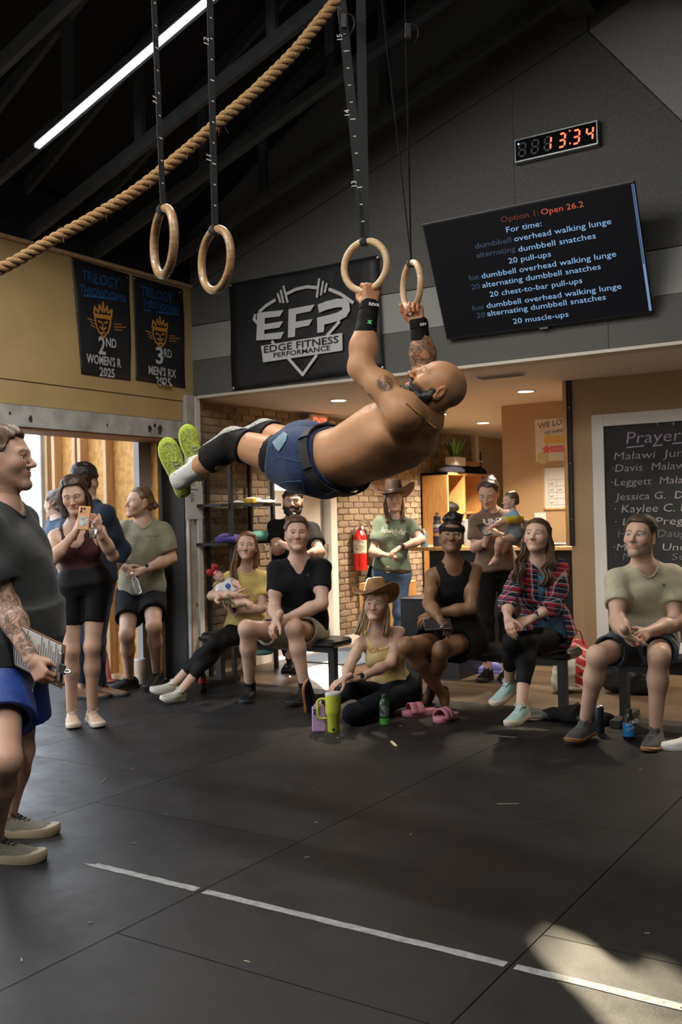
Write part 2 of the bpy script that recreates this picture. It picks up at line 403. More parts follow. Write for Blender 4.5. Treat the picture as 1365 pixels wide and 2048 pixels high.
# ---------------------------------------------------------------- roof: scissor trusses under a black deck
ceiling = struct(MB().add([(-5.97, YB, 3.72), (-5.97, YG+.15, 3.72), (-2.15, YG+.15, 5.95), (-2.15, YB, 5.95), (XR, YB, 4.15), (XR, YG+.15, 4.15),
                           (-5.97, YB, 3.8), (-5.97, YG+.15, 3.8), (-2.15, YG+.15, 6.05), (-2.15, YB, 6.05), (XR, YB, 4.25), (XR, YG+.15, 4.25)],
                          [(0, 1, 2, 3), (3, 2, 5, 4), (9, 8, 7, 6), (10, 11, 8, 9), (0, 3, 9, 6), (3, 4, 10, 9), (1, 7, 8, 2), (2, 8, 11, 5), (0, 6, 7, 1), (4, 5, 11, 10)]).build('ceiling', M_deck))
struct(MB().box(-5.97, XL, YB, YG, 3.40, 3.80).build('wall_eave', M_deck))
def chordz(x): return 3.40+.345*(x+5.72) if x <= -2.15 else 4.632-.2*(x+2.15)
def deckz(x): return 3.72+.584*(x+5.97) if x <= -2.15 else 5.95-.267*(x+2.15)
for i, y in enumerate((6.12, 5.42, 4.78, 4.17, 3.56, 2.9, 2.2)):
    tr = tag(thing('roof_truss', ('dark grey roof truss nearest the gable wall', 'dark roof truss, second from the gable wall', 'dark grey roof truss lit by the tube lamp, third from the gable wall',
              'dark roof truss carrying the long tube lamp', 'dark roof truss just before the one with the tube lamp', 'dark roof truss above the two unused rings', 'dark roof truss in the top left corner of the picture')[i], 'truss', (-2.15, y, 4.6), 'scissor trusses of the roof'))
    xs = (-5.72, -2.15)
    a, b = V(-5.75, y, chordz(-5.75)), V(-2.15, y, chordz(-2.15)); d = nrm(b-a); u = nrm(np.cross(V(0, 1, 0), d)*-1)
    if u[2] < 0: u = -u
    MB().obox((a+b)/2+u*.045, d, (0, 1, 0), u, np.linalg.norm(b-a)/2, .02, .045).build('bottom_chord', M_beam, tr)
    a2, b2 = b, V(XR, y, chordz(XR)); d2 = nrm(b2-a2); u2 = nrm(np.cross(d2, V(0, 1, 0)));  u2 = u2 if u2[2] > 0 else -u2
    MB().obox((a2+b2)/2+u2*.045, d2, (0, 1, 0), u2, np.linalg.norm(b2-a2)/2, .02, .045).build('bottom_chord', M_beam, tr)
    for p, q in (((-5.9, deckz(-5.9)-.07), (-2.15, deckz(-2.15)-.07)), ((-2.15, deckz(-2.15)-.07), (XR, deckz(XR)-.05))):
        a3, b3 = V(p[0], y, p[1]), V(q[0], y, q[1]); d3 = nrm(b3-a3); u3 = nrm(np.cross(V(0, 1, 0), d3))
        MB().obox((a3+b3)/2, d3, (0, 1, 0), u3, np.linalg.norm(b3-a3)/2, .019, .045).build('top_chord', M_beam, tr)
    for x in (-4.6, -3.5, -2.15, .2, 2.4):
        MB().box(x-.035, x+.035, y-.018, y+.018, chordz(x)+.05, deckz(x)-.05).build('web_post', M_beam, tr)
# ridge beam that carries the rings
rb = tag(MB().box(-2.24, -2.06, YB, YG-.05, 4.66, 4.84).build('ridge_beam', M_beam), 'long dark beam under the roof peak that carries the rings', 'beam')

# ---------------------------------------------------------------- remaining shell (outside the picture)
struct(MB().box(XR, XR+.2, YB, 14, 0, 4.6).build('wall_right', M_felt_d))
struct(MB().box(-5.97, XR, YB-.2, YB, 0, 6.1).build('wall_front', M_felt_d))

# ---------------------------------------------------------------- lobby
lc = struct(MB().box(-5.9, XR, YG+.02, 14.0, ZC, ZC+.1).build('ceiling_lobby', M_ceil))
struct(MB().box(-2.79, XR, 7.74, 7.9, 0, ZC).build('wall_chalkboard', M_tan2))
struct(MB().box(-3.95, XR, 9.06, 9.2, 0, ZC).build('wall_poster', M_tan2))
struct(MB().box(-3.95, -3.8, 9.2, 14, 0, ZC).build('wall_hallway', M_tan2))
struct(MB().box(-5.9, -3.8, 13.9, 14.1, 0, ZC).build('wall_hall_end', M_tan2))
wp = thing('wooden_wall_end', 'tall pine board with a black metal strip on the corner of the tan wall', 'board', (-2.8, 7.74, 1.09))
MB().box(-2.822, -2.792, 7.70, 7.90, 1.09, ZC).build('pine_board', M_wood, wp)
MB().box(-2.7915, -2.762, 7.715, 7.739, 1.09, ZC).build('metal_strip', M_black, wp)
for z in (1.3, 1.75, 2.2): MB().lathe([(.006, 0), (.006, .004), (.002, .006)], (-2.776, 7.715, z), 8, (0, -1, 0)).build('screw', mat('steel', (.5, .5, .5), .35, 1.0), wp)
# brick outer wall of the lobby with the glass door
DY0, DY1, DZ = 7.62, 8.70, 2.10
bw = MB()
bw.box(-5.95, XL-.008, 6.556, DY0, 0, ZC); bw.box(-5.95, XL-.008, DY1, 12.1, 0, ZC); bw.box(-5.95, XL-.008, DY0, DY1, DZ, ZC)
bw.box(-5.95, XL-.008, 12.1, 14, 0, ZC)
wbk = struct(bw.build('wall_brick', M_mortar))
def brick_mesh(L, i):
    m = MB(); m.obox((0, 0, 0), (0, 1, 0), (1, 0, 0), (0, 0, 1), L/2, .008, .0285, .003); me = bpy.data.meshes.new('brick'); me.from_pydata(m.v, [], m.f); me.materials.append(BR[i]); return me
_bm = {}; cand = []
for r in range(35):
    z = .135+r*.0677
    if z > ZC-.02: break
    y = 6.56-(r % 2)*.105
    while y < 12.1:
        a, b = max(y, 6.565), min(y+.203, 12.1)
        for lo, hi in ((a, min(b, DY0-.01)), (max(a, DY1+.01), b)) if z < DZ+.02 else ((a, b),):
            if hi-lo > .03: cand.append((lo, hi, z))
        y += .2115
cand.sort(key=lambda c: c[0]); rest = {}
nb = 0
for lo, hi, z in cand:
    i = rng.choice((0, 1, 1, 3, 4, 2)); dx = rng.uniform(-.002, .002)
    vis = (lo < 7.7 and z > .15) or (8.7 < lo < 9.6 and z < 1.5)
    if nb < 298 and vis:
        k = (round(hi-lo, 3), i)
        if k not in _bm: _bm[k] = brick_mesh(hi-lo-.0095, i)
        o = bpy.data.objects.new('brick', _bm[k]); link(o, wbk); o.location = (XL-.004+dx, (lo+hi)/2, z); nb += 1
    else:
        rest.setdefault(i, MB()).obox((XL-.004+dx, (lo+hi)/2, z), (0, 1, 0), (1, 0, 0), (0, 0, 1), (hi-lo-.0095)/2, .008, .0285)
allv = MB(); mi = []
for i, m in rest.items():
    b = len(allv.v); allv.v += m.v; allv.f += [tuple(q+b for q in f) for f in m.f]; mi += [i]*len(m.f)
ob = mesh_obj('bricks_farther_off', allv.v, allv.f, BR, wbk); ob.data.polygons.foreach_set('material_index', mi); ob['kind'] = 'stuff'
bb = struct(MB().box(XL-.008, XL+.012, 6.56, DY0-.06, 0, .10).build('baseboard_left', M_white))
struct(MB().box(XL-.008, XL+.012, DY1+.06, 12.1, 0, .10).build('baseboard_left_far', M_white))
# glass door: white frame, glass, added sun-blocking panel; a pale mullion beside it
door = struct(MB().box(XL-.15, XL+.03, DY1-.10, DY1+.02, 0, DZ).box(XL-.15, XL+.03, DY0-.06, DY0+.02, 0, DZ).box(XL-.15, XL+.03, DY0-.06, DY1+.02, DZ-.06, DZ+.04).build('door_1', M_white, None, bevel=.006))
M_glass = bpy.data.materials.new('door glass'); M_glass.use_nodes = True
_n = M_glass.node_tree; _n.nodes.clear(); _o = _n.nodes.new('ShaderNodeOutputMaterial'); _mx = _n.nodes.new('ShaderNodeMixShader'); _t = _n.nodes.new('ShaderNodeBsdfTransparent'); _g = _n.nodes.new('ShaderNodeBsdfGlossy')
_t.inputs['Color'].default_value = (.92, .95, .95, 1); _g.inputs['Roughness'].default_value = .03; _mx.inputs[0].default_value = .07
_n.links.new(_t.outputs[0], _mx.inputs[1]); _n.links.new(_g.outputs[0], _mx.inputs[2]); _n.links.new(_mx.outputs[0], _o.inputs['Surface'])
MB().box(XL-.078, XL-.072, DY0+.10, DY1-.16, .22, DZ-.2).build('glass_pane', M_glass, door)
MB().box(XL-.09, XL-.06, DY0+.02, DY0+.10, .02, DZ-.06).build('door_stile', M_white, door)
MB().box(XL-.09, XL-.06, DY1-.16, DY1-.10, .02, DZ-.06).build('door_stile', mat('grey door metal', (.35, .37, .38), .4), door)
MB().box(XL-.09, XL-.06, DY0+.10, DY1-.16, .02, .22).build('door_rail', M_white, door)
MB().box(XL-.09, XL-.06, DY0+.10, DY1-.16, .62, 1.64).build('push_panel', M_white, door)  # opaque panel added to cut the sun beam down to one patch
MB().box(XL-.09, XL-.06, DY0+.10, DY1-.16, DZ-.2, DZ-.06).build('door_rail', M_white, door)
MB().tube([(XL-.02, DY1-.14, .98), (XL+.01, DY1-.14, .99), (XL+.01, DY1-.14, 1.08), (XL-.02, DY1-.14, 1.09)], .008, 8).build('door_handle', mat('brass', (.7, .5, .22), .3, 1.0), door)
# far window at the end of the hallway, tan panel between white posts
fw = struct(MB().box(XL-.02, XL+.06, 12.1, 12.2, 0, ZC).build('trim_6', M_white)); fw2 = struct(MB().box(XL-.01, XL+.0, 12.2, 13.9, 0, ZC).build('trim_7', M_tan2))
wn = struct(MB().box(-4.9, -3.98, 13.86, 13.9, 1.0, 1.06).box(-4.9, -3.98, 13.86, 13.9, 1.94, 2.0).box(-4.9, -4.84, 13.86, 13.9, 1.0, 2.0).box(-4.04, -3.98, 13.86, 13.9, 1.0, 2.0).build('window_1', M_white))
MB().box(-4.84, -4.04, 13.88, 13.895, 1.06, 1.94).build('pane', mat('lit pane', (.6, .7, .7), .3, emit=(.75, .85, .85), emit_s=.7), wn)

# ---------------------------------------------------------------- lamps of the place, plus one added by the bricks
M_tube = mat('lit tube', (1, 1, 1), .4, emit=(.86, .95, 1.0), emit_s=9.0)
M_alu = mat('lamp housing', (.30, .31, .32), .4, .6)
def tube_lamp(x0, x1, y, label, power):
    zf = chordz
    t = thing('tube_lamp', label, 'lamp', (x0, y, zf(x0)), 'led tube lamps under the trusses')
    a, b = V(x0, y, zf(x0)-.012), V(x1, y, zf(x1)-.012); d = nrm(b-a); u = nrm(np.cross(d, V(0, 1, 0))); u = u if u[2] > 0 else -u
    L = np.linalg.norm(b-a)
    MB().obox((a+b)/2+u*.006, d, (0, 1, 0), u, L/2+.012, .024, .005).build('housing', M_alu, t)
    MB().obox((a+b)/2-u*.010, d, (0, 1, 0), u, L/2, .018, .010, .006).build('diffuser', M_tube, t)
    for e in (a-d*.008, b+d*.008): MB().obox(e-u*.006, d, (0, 1, 0), u, .006, .022, .014).build('end_cap', M_alu, t)
    la = bpy.data.lights.new('tube_light', 'AREA'); la.shape = 'RECTANGLE'; la.size = L; la.size_y = .04; la.energy = power; la.color = (1.0, .955, .89)
    lo = bpy.data.objects.new('tube_light', la); link(lo, t)
    X, Z = d, u; Yv = np.cross(Z, X); c = (a+b)/2-u*.026
    lo.matrix_parent_inverse = Matrix.Translation(-t.location)
    lo.matrix_basis = Matrix(((X[0], Yv[0], Z[0], c[0]), (X[1], Yv[1], Z[1], c[1]), (X[2], Yv[2], Z[2], c[2]), (0, 0, 0, 1)))
tube_lamp(-4.83, -2.5, 4.12, 'long lit white tube lamp slanting under the dark roof', 80)
tube_lamp(-4.9, -2.5, .9, 'lit tube lamp behind the camera on the left roof slope', 115)
tube_lamp(-1.6, .8, .9, 'lit tube lamp behind the camera on the right roof slope', 110)
tube_lamp(-4.9, -2.5, -2.2, 'lit tube lamp far behind the camera on the left roof slope', 80)
def can_lamp(x, y, label, power):
    t = thing('recessed_lamp', label, 'lamp', (x, y, ZC), 'recessed lobby lamps')
    MB().lathe([(.085, 0), (.085, -.006), (.07, -.008), (.07, -.002)], (x, y, ZC), 24).build('ring', M_white, t, True, auto=40)
    MB().lathe([(.069, -.003), (.069, -.006), (.03, -.0065)], (x, y, ZC), 24).build('diffuser', mat('lit can', (1, 1, 1), .4, emit=(1, .86, .68), emit_s=6), t)
    la = bpy.data.lights.new('can_light', 'AREA'); la.shape = 'DISK'; la.size = .14; la.energy = power*2.2; la.spread = math.radians(112); la.color = (1, .82, .62)
    lo = bpy.data.objects.new('can_light', la); link(lo, t); lo.location = (x, y, ZC-.012)
can_lamp(-4.83, 10.55, 'round lit ceiling lamp in the lobby beside the poster wall', 45)
can_lamp(-4.75, 9.3, 'round ceiling lamp in the lobby behind the counter', 34)
can_lamp(-4.85, 7.5, 'round ceiling lamp in the lobby by the left bricks', 16)  # extra lamp, added to brighten the brick wall
can_lamp(-3.3, 8.1, 'round ceiling lamp in the lobby near the air vent', 20)
can_lamp(-1.0, 7.2, 'round ceiling lamp in front of the chalkboard wall', 18)
# ================================================================== figures: implicit surfaces turned into one mesh each
F32 = np.float32
def smin(a, b, k):
    if k <= 0: return np.minimum(a, b)
    h = np.maximum(k-np.abs(a-b), 0)/k
    return np.minimum(a, b)-h*h*k*F32(.25)
def smax(a, b, k): return -smin(-a, -b, k)
from mathutils.bvhtree import BVHTree
class SDF:
    def __init__(s): s.ops = []; s.lo = np.full(3, 1e9); s.hi = np.full(3, -1e9)
    def _b(s, p, r): s.lo = np.minimum(s.lo, np.asarray(p)-r); s.hi = np.maximum(s.hi, np.asarray(p)+r)
    def cap(s, a, b, ra, rb=None, k=.02, op=1):
        rb = ra if rb is None else rb; a = np.asarray(a, F32); b = np.asarray(b, F32); ba = b-a; bb = float(ba@ba)+1e-9
        def f(P):
            pa = P-a; h = np.clip((pa@ba)/F32(bb), 0, 1)
            q = pa-h[:, None]*ba
            return np.sqrt(np.einsum('ij,ij->i', q, q))-(F32(ra)+F32(rb-ra)*h)
        s.ops.append((f, k, op))
        if op > 0: s._b(a, ra); s._b(b, rb)
        return s
    def chain(s, pts, rs, k=.02, op=1):
        for i in range(len(pts)-1): s.cap(pts[i], pts[i+1], rs[i], rs[i+1], k, op)
        return s
    def ell(s, c, r, ax=None, k=.02, op=1):
        c = np.asarray(c, F32); r = np.asarray(r, F32)*np.ones(3, F32); A = np.eye(3, dtype=F32) if ax is None else np.asarray(ax, F32)
        def f(P):
            q = (P-c)@A.T; k0 = np.sqrt(np.sum((q/r)**2, 1)); k1 = np.sqrt(np.sum((q/(r*r))**2, 1))+F32(1e-6)
            return k0*(k0-1)/k1
        s.ops.append((f, k, op))
        if op > 0: s._b(c, float(r.max()))
        return s
    def plane(s, p, n, k=0.0):
        """keep the side the normal points away from"""
        p = np.asarray(p, F32); n = np.asarray(nrm(n), F32)
        s.ops.append((lambda P: (P-p)@n, k, 0)); return s
    def loft(s, pts, rights, W, D, k=.03, pw=2.3, op=1, shift=None):
        """tube with elliptic sections: spine points, right axes, half widths, half depths"""
        pts = np.asarray(pts, F32); R = np.asarray(rights, F32); W = np.asarray(W, F32); D = np.asarray(D, F32); n = len(pts)
        def f(P):
            best = np.full(len(P), 1e9, F32); ti = np.zeros(len(P), F32)
            for i in range(n-1):
                ba = pts[i+1]-pts[i]; pa = P-pts[i]; h = np.clip((pa@ba)/(ba@ba), 0, 1); q = pa-h[:, None]*ba; dd = np.einsum('ij,ij->i', q, q)
                m = dd < best; best = np.where(m, dd, best); ti = np.where(m, h+i, ti)
            i0 = np.minimum(ti.astype(int), n-2); fr = (ti-i0)[:, None]
            c = pts[i0]*(1-fr)+pts[i0+1]*fr; r = R[i0]*(1-fr)+R[i0+1]*fr; r /= np.linalg.norm(r, axis=1)[:, None]
            tg = pts[np.minimum(i0+1, n-1)]-pts[i0]; tg /= np.linalg.norm(tg, axis=1)[:, None]
            r = r-tg*np.einsum('ij,ij->i', r, tg)[:, None]; r /= np.linalg.norm(r, axis=1)[:, None]
            fw = np.cross(tg, r); q = P-c
            u = np.einsum('ij,ij->i', q, r); v = np.einsum('ij,ij->i', q, fw); a = np.einsum('ij,ij->i', q, tg)
            a = np.where((ti <= 1e-4) | (ti >= n-1-1e-4), np.abs(a), 0)
            w = W[i0]*(1-fr[:, 0])+W[i0+1]*fr[:, 0]; d = D[i0]*(1-fr[:, 0])+D[i0+1]*fr[:, 0]
            k0 = ((np.abs(u)/w)**pw+(np.abs(v)/d)**pw)**F32(1/pw)+F32(1e-6); L = np.sqrt(u*u+v*v)
            dd = L-L/k0; dd = np.where(L < 1e-5, -np.minimum(w, d), dd)
            return np.where(a > 0, np.sqrt(np.maximum(dd, 0)**2+a*a)-F32(.0), dd)
        s.ops.append((f, k, op))
        for p, w_, d_ in zip(pts, W, D): s._b(p, float(max(w_, d_)))
        return s
    def sub(s, T, k=.03):
        s.ops.append((T, k, 1)); s.lo = np.minimum(s.lo, T.lo); s.hi = np.maximum(s.hi, T.hi); return s
    def noise(s, amp, freq, seed=0, dirs=None):
        r = np.random.RandomState(seed); N = 7
        K = r.normal(size=(N, 3)); K /= np.linalg.norm(K, axis=1)[:, None]
        if dirs is not None: K = K*np.asarray(dirs)
        K = (K*freq*r.uniform(.6, 1.7, (N, 1))).astype(F32); ph = r.uniform(0, 6.28, N).astype(F32)
        def f(P): return F32(amp/2.2)*np.sin(P@K.T+ph+1.3*np.sin(P@(K[::-1].T*F32(.6)))).sum(1)
        s.ops.append((f, 0, 9)); return s
    def __call__(s, P):
        P = np.asarray(P, F32); d = None
        for f, k, op in s.ops:
            x = f(P)
            if op == 1: d = x if d is None else smin(d, x, F32(k))
            elif op == -1: d = smax(d, -x, F32(k))
            elif op == 0: d = smax(d, x, F32(k)) if k > 0 else np.maximum(d, x)
            elif op == 9: d = d+x
        return d

def polygonize(f, lo, hi, h, B=6, lip=1.35):
    lo = np.asarray(lo, float)-2*h; hi = np.asarray(hi, float)+2*h
    n = (np.ceil((hi-lo)/h/B).astype(int))*B
    nb = n//B
    g = [lo[a]+h*(np.arange(nb[a])*B+(B-1)/2) for a in range(3)]
    cc = np.stack(np.meshgrid(*g, indexing='ij'), -1).reshape(-1, 3)
    dc = f(cc.astype(F32))
    act = np.abs(dc) < h*B*.5*1.7321*lip+h
    D = np.repeat(np.repeat(np.repeat(dc.reshape(nb), B, 0), B, 1), B, 2).astype(F32)
    ids = np.nonzero(act)[0]
    if len(ids) == 0: return np.zeros((0, 3)), np.zeros((0, 4), int)
    bi = np.stack(np.unravel_index(ids, nb), 1)*B
    off = np.stack(np.meshgrid(*[np.arange(B)]*3, indexing='ij'), -1).reshape(-1, 3)
    I = (bi[:, None, :]+off[None]).reshape(-1, 3)
    val = np.empty(len(I), F32)
    for c in range(0, len(I), 60000):
        val[c:c+60000] = f((lo+I[c:c+60000]*h).astype(F32))
    D[I[:, 0], I[:, 1], I[:, 2]] = val
    S = D < 0
    cnt = sum(S[a:S.shape[0]-1+a, b:S.shape[1]-1+b, c:S.shape[2]-1+c].astype(np.int8) for a in (0, 1) for b in (0, 1) for c in (0, 1))
    A = (cnt > 0) & (cnt < 8); cells = np.argwhere(A)
    idx = np.full(A.shape, -1, np.int32); idx[A] = np.arange(len(cells))
    corners = np.array([(a, b, c) for a in (0, 1) for b in (0, 1) for c in (0, 1)])
    cv = np.stack([D[cells[:, 0]+a, cells[:, 1]+b, cells[:, 2]+c] for a, b, c in corners], 1)
    acc = np.zeros((len(cells), 3)); num = np.zeros(len(cells))
    for i in range(8):
        for ax in range(3):
            if corners[i][ax]: continue
            j = i+(4, 2, 1)[ax]; va, vb = cv[:, i], cv[:, j]; m = (va < 0) != (vb < 0)
            t = np.where(m, va/np.where(np.abs(va-vb) < 1e-9, 1e-9, va-vb), 0)
            p = np.repeat(corners[i][None].astype(float), len(cells), 0); p[:, ax] += t
            acc += p*m[:, None]; num += m
    verts = lo+(cells+acc/num[:, None])*h
    F = []
    for ax in range(3):
        sl0 = [slice(None)]*3; sl1 = [slice(None)]*3; sl0[ax] = slice(0, -1); sl1[ax] = slice(1, None)
        s0, s1 = S[tuple(sl0)], S[tuple(sl1)]; e = np.argwhere(s0 != s1)
        o1, o2 = [(1, 2), (2, 0), (0, 1)][ax]
        e = e[(e[:, o1] > 0) & (e[:, o2] > 0) & (e[:, o1] < A.shape[o1]) & (e[:, o2] < A.shape[o2])]
        def cell(d1, d2):
            q = e.copy(); q[:, o1] += d1; q[:, o2] += d2; return idx[q[:, 0], q[:, 1], q[:, 2]]
        q = np.stack([cell(-1, -1), cell(0, -1), cell(0, 0), cell(-1, 0)], 1)
        fl = ~s0[e[:, 0], e[:, 1], e[:, 2]]
        q[fl] = q[fl][:, ::-1]
        F.append(q[(q >= 0).all(1)])
    return verts, np.concatenate(F)
def skin_surface(sdf, h, lo=None, hi=None, proj=True):
    v, f = polygonize(sdf, sdf.lo if lo is None else lo, sdf.hi if hi is None else hi, h)
    if proj and len(v):
        e = h*.5; P = v.astype(F32); d0 = sdf(P)
        g = np.stack([sdf(P+np.eye(3, dtype=F32)[a]*F32(e))-d0 for a in range(3)], 1)/e
        L2 = np.maximum((g*g).sum(1), .2); step = np.clip(d0/L2, -h*.6, h*.6)
        v = v-g*step[:, None]*.8
    return v, f

# ------------------------------------------------------------------ pixel-driven skeletons
def cdir(r, u, t):
    """direction given as right, up and toward-the-camera amounts"""
    return nrm(CR*r+CU*u-CF*t)
MISS = []
def reach(px, parent, L, sgn):
    """the point on the pixel's line of sight that lies L away from the parent joint (sgn -1 nearer, +1 farther)"""
    r = ray(px[0], px[1]); o = CAMP-np.asarray(parent); a = r@r; b = 2*(o@r); c = o@o-L*L; disc = b*b-4*a*c
    if disc < 0:
        p = CAMP+r*(-b/(2*a)); MISS.append((px, round(float(np.linalg.norm(p-parent)-L), 3))); return parent+nrm(p-parent)*L
    t = (-b+sgn*math.sqrt(disc))/(2*a); return CAMP+r*t

def mesh_join(parts):
    vs, fs, cs, b = [], [], [], 0
    for v, f, c in parts:
        if len(v) == 0: continue
        vs.append(v); fs.append(f+b); cs.append(np.ones((len(v), 3))*c if np.ndim(c) < 2 else c); b += len(v)
    return np.concatenate(vs), np.concatenate(fs), np.concatenate(cs)

def skin_mat(name, tattoo=False, rough=.48):
    m = mat(name, (1, 1, 1), rough, attr='Col', noise=(9, .10), bump=(160, .06, .002), spec=.4)
    if 'done' in m: return m
    m['done'] = 1
    b = m.node_tree.nodes['Principled BSDF']
    b.inputs['Subsurface Weight'].default_value = .06; b.inputs['Subsurface Radius'].default_value = (.012, .005, .003); b.inputs['Subsurface Scale'].default_value = 1.0
    if tattoo:
        nt = m.node_tree; L = nt.links.new
        a = nt.nodes.new('ShaderNodeAttribute'); a.attribute_name = 'ink'
        t = nt.nodes.new('ShaderNodeTexCoord')
        n = nt.nodes.new('ShaderNodeTexNoise'); n.inputs['Scale'].default_value = 16; n.inputs['Detail'].default_value = 3; n.inputs['Distortion'].default_value = 2.2
        L(t.outputs['Object'], n.inputs['Vector'])
        r = nt.nodes.new('ShaderNodeValToRGB'); L(n.outputs['Fac'], r.inputs[0])
        r.color_ramp.elements[0].position = .40; r.color_ramp.elements[0].color = (0, 0, 0, 1); r.color_ramp.elements[1].position = .47; r.color_ramp.elements[1].color = (1, 1, 1, 1)
        e = r.color_ramp.elements.new(.54); e.color = (.25, .25, .25, 1); e = r.color_ramp.elements.new(.60); e.color = (.95, .95, .95, 1)
        mu = nt.nodes.new('ShaderNodeMath'); mu.operation = 'MULTIPLY'; L(a.outputs['Fac'], mu.inputs[0]); L(r.outputs[0], mu.inputs[1])
        mx = nt.nodes.new('ShaderNodeMix'); mx.data_type = 'RGBA'; L(mu.outputs[0], mx.inputs[0])
        src = b.inputs['Base Color'].links[0].from_socket
        L(src, mx.inputs[6]); mx.inputs[7].default_value = (.022, .024, .026, 1); L(mx.outputs[2], b.inputs['Base Color'])
    return m

# ------------------------------------------------------------------ head
def head_sdf(male, fat=0.0, baby=False, jawn=0.0, mouth=0.0):
    s = SDF(); w = 1.0 if male else .93
    s.ell((0, -.014, .030), (.0755*w, .094, .084), k=.02)
    s.ell((0, .024, -.022), ((.059+fat*.6)*w, .062, .083), k=.05)
    jw = (.045 if male else .036)*w+fat+jawn
    for q in (-1, 1):
        s.cap((q*jw, .004, -.052), (q*.014, .074, -.099 if male else -.095), .018+fat*.3, .015, k=.03)
        s.ell((q*.037*w, .058, -.024), (.026, .026, .026), k=.025)
        s.cap((q*.012, .083, .020), (q*.040, .072, .021), .0115 if male else .009, .010, k=.015)
    s.ell((0, .080, -.100 if male else -.096), (.019 if male else .014, .015, .014), k=.022)
    for q in (-1, 1): s.ell((q*.031, .0985, -.0005), (.0185, .0185, .0105), k=.008, op=-1)
    n = 1.0 if male else .9
    s.cap((0, .086, .010), (0, .1085*(.5+.5*n)+.002, -.027), .0075, .0105*n, k=.010)
    s.ell((0, .1085, -.030), (.0115*n, .0115, .0095), k=.006)
    for q in (-1, 1): s.ell((q*.0125*n, .0985, -.033), (.0080, .0095, .0070), k=.005)
    s.ell((0, .074, -.062), (.030, .018, .022), k=.014)
    for q in (-1, 1):
        s.cap((0, .0925, -.0555), (q*.012, .0905, -.0550), .0040, .0038, k=.004); s.cap((q*.012, .0905, -.0550), (q*.0255, .0795, -.0605+mouth*.005), .0038, .0018, k=.004)
        s.cap((0, .0915, -.0660), (q*.012, .0895, -.0655), .0050, .0045, k=.004); s.cap((q*.012, .0895, -.0655), (q*.0245, .0795, -.0615+mouth*.005), .0045, .0018, k=.004)
    s.cap((-.014, .0965, -.0605), (.014, .0965, -.0605), .0026, .0026, k=.003, op=-1)
    for q in (-1, 1):                       # lids
        s.chain([(q*.0165, .0815, -.001), (q*.025, .0860, .0078), (q*.036, .0855, .0080), (q*.0470, .0755, .001)], [.0024, .0030, .0030, .0026], k=.003)
        s.chain([(q*.0165, .0815, -.002), (q*.026, .0848, -.0092), (q*.036, .0840, -.0090), (q*.0470, .0755, -.001)], [.0024, .0028, .0028, .0026], k=.003)
        a = math.radians(20)
        A = np.array([[math.cos(a), -q*math.sin(a), 0], [q*math.sin(a), math.cos(a), 0], [0, 0, 1]])
        s.ell((q*.0790*w, -.010, -.008), (.0075, .0175, .031), A, k=.006)
        s.ell((q*.0870*w, -.006, -.004), (.0065, .0100, .0195), A, k=.006, op=-1)
        s.ell((q*.0785*w, -.002, -.033), (.0065, .009, .009), A, k=.006)
    return s

def mixc(a, b, t): t = np.clip(t, 0, 1)[:, None]; return a*(1-t)+np.asarray(b)*t
def sstep(x, a, b): t = np.clip((x-a)/(b-a), 0, 1); return t*t*(3-2*t)
def head_colors(v, skin, lip, brow, beard=None, beardcol=(.05, .03, .02), scalp=None, scalpcol=(.1, .07, .05), blush=.25, w=1.0):
    x, y, z = v[:, 0], v[:, 1], v[:, 2]; ax = np.abs(x); c = np.ones((len(v), 3))*np.asarray(skin)
    red = np.asarray(skin)*np.array([1.08, .80, .74])
    c = mixc(c, red, blush*2*np.exp(-((ax-.038)**2/.018**2+(z+.028)**2/.02**2))*(y > .03))
    c = mixc(c, red, blush*2*np.exp(-(x**2/.016**2+(z+.030)**2/.016**2))*(y > .09))
    c = mixc(c, red, .5*(ax > .074)*(np.abs(y+.01) < .03))
    if beard:
        lo = sstep(-z, .030, .050)*sstep(y, -.02, .015); mst = np.exp(-((z+.047)/.008)**2)*(ax < .026)*(y > .07)
        a = np.maximum(lo*sstep(ax+(-z)*.8, .062, .082), mst*.9)
        a = np.maximum(a, sstep(-z, .074, .082)*sstep(y, 0, .03))
        sb = np.exp(-((ax-.066)/.012)**2)*sstep(-z, .0, .02)*(y > -.015)*(y < .03); a = np.maximum(a, sb*.9)
        a = a*(1-sstep(-z, .094, .104)*(1-sstep(y, .035, .05)))
        c = mixc(c, beardcol, a*(.45 if beard == 'stubble' else .95))
    c = mixc(c, lip, .85*np.exp(-((z+.0605)/.0085)**4)*np.exp(-(x/.0225)**4)*sstep(y, .078, .084))
    bz = .0235-.28*(ax-.024)**2/.02+.003*sstep(ax, .018, .03)
    c = mixc(c, brow, .92*np.exp(-((z-bz)/.0040)**4)*sstep(ax, .009, .015)*(1-sstep(ax, .044, .052))*(y > .05))
    # eyelid line
    c = mixc(c, np.asarray(skin)*.28, .7*np.exp(-((z-.0070)/.0020)**2)*sstep(ax, .016, .019)*(1-sstep(ax, .044, .047))*(y > .06))
    if scalp is not None: c = mixc(c, scalpcol, scalp(v))
    return c

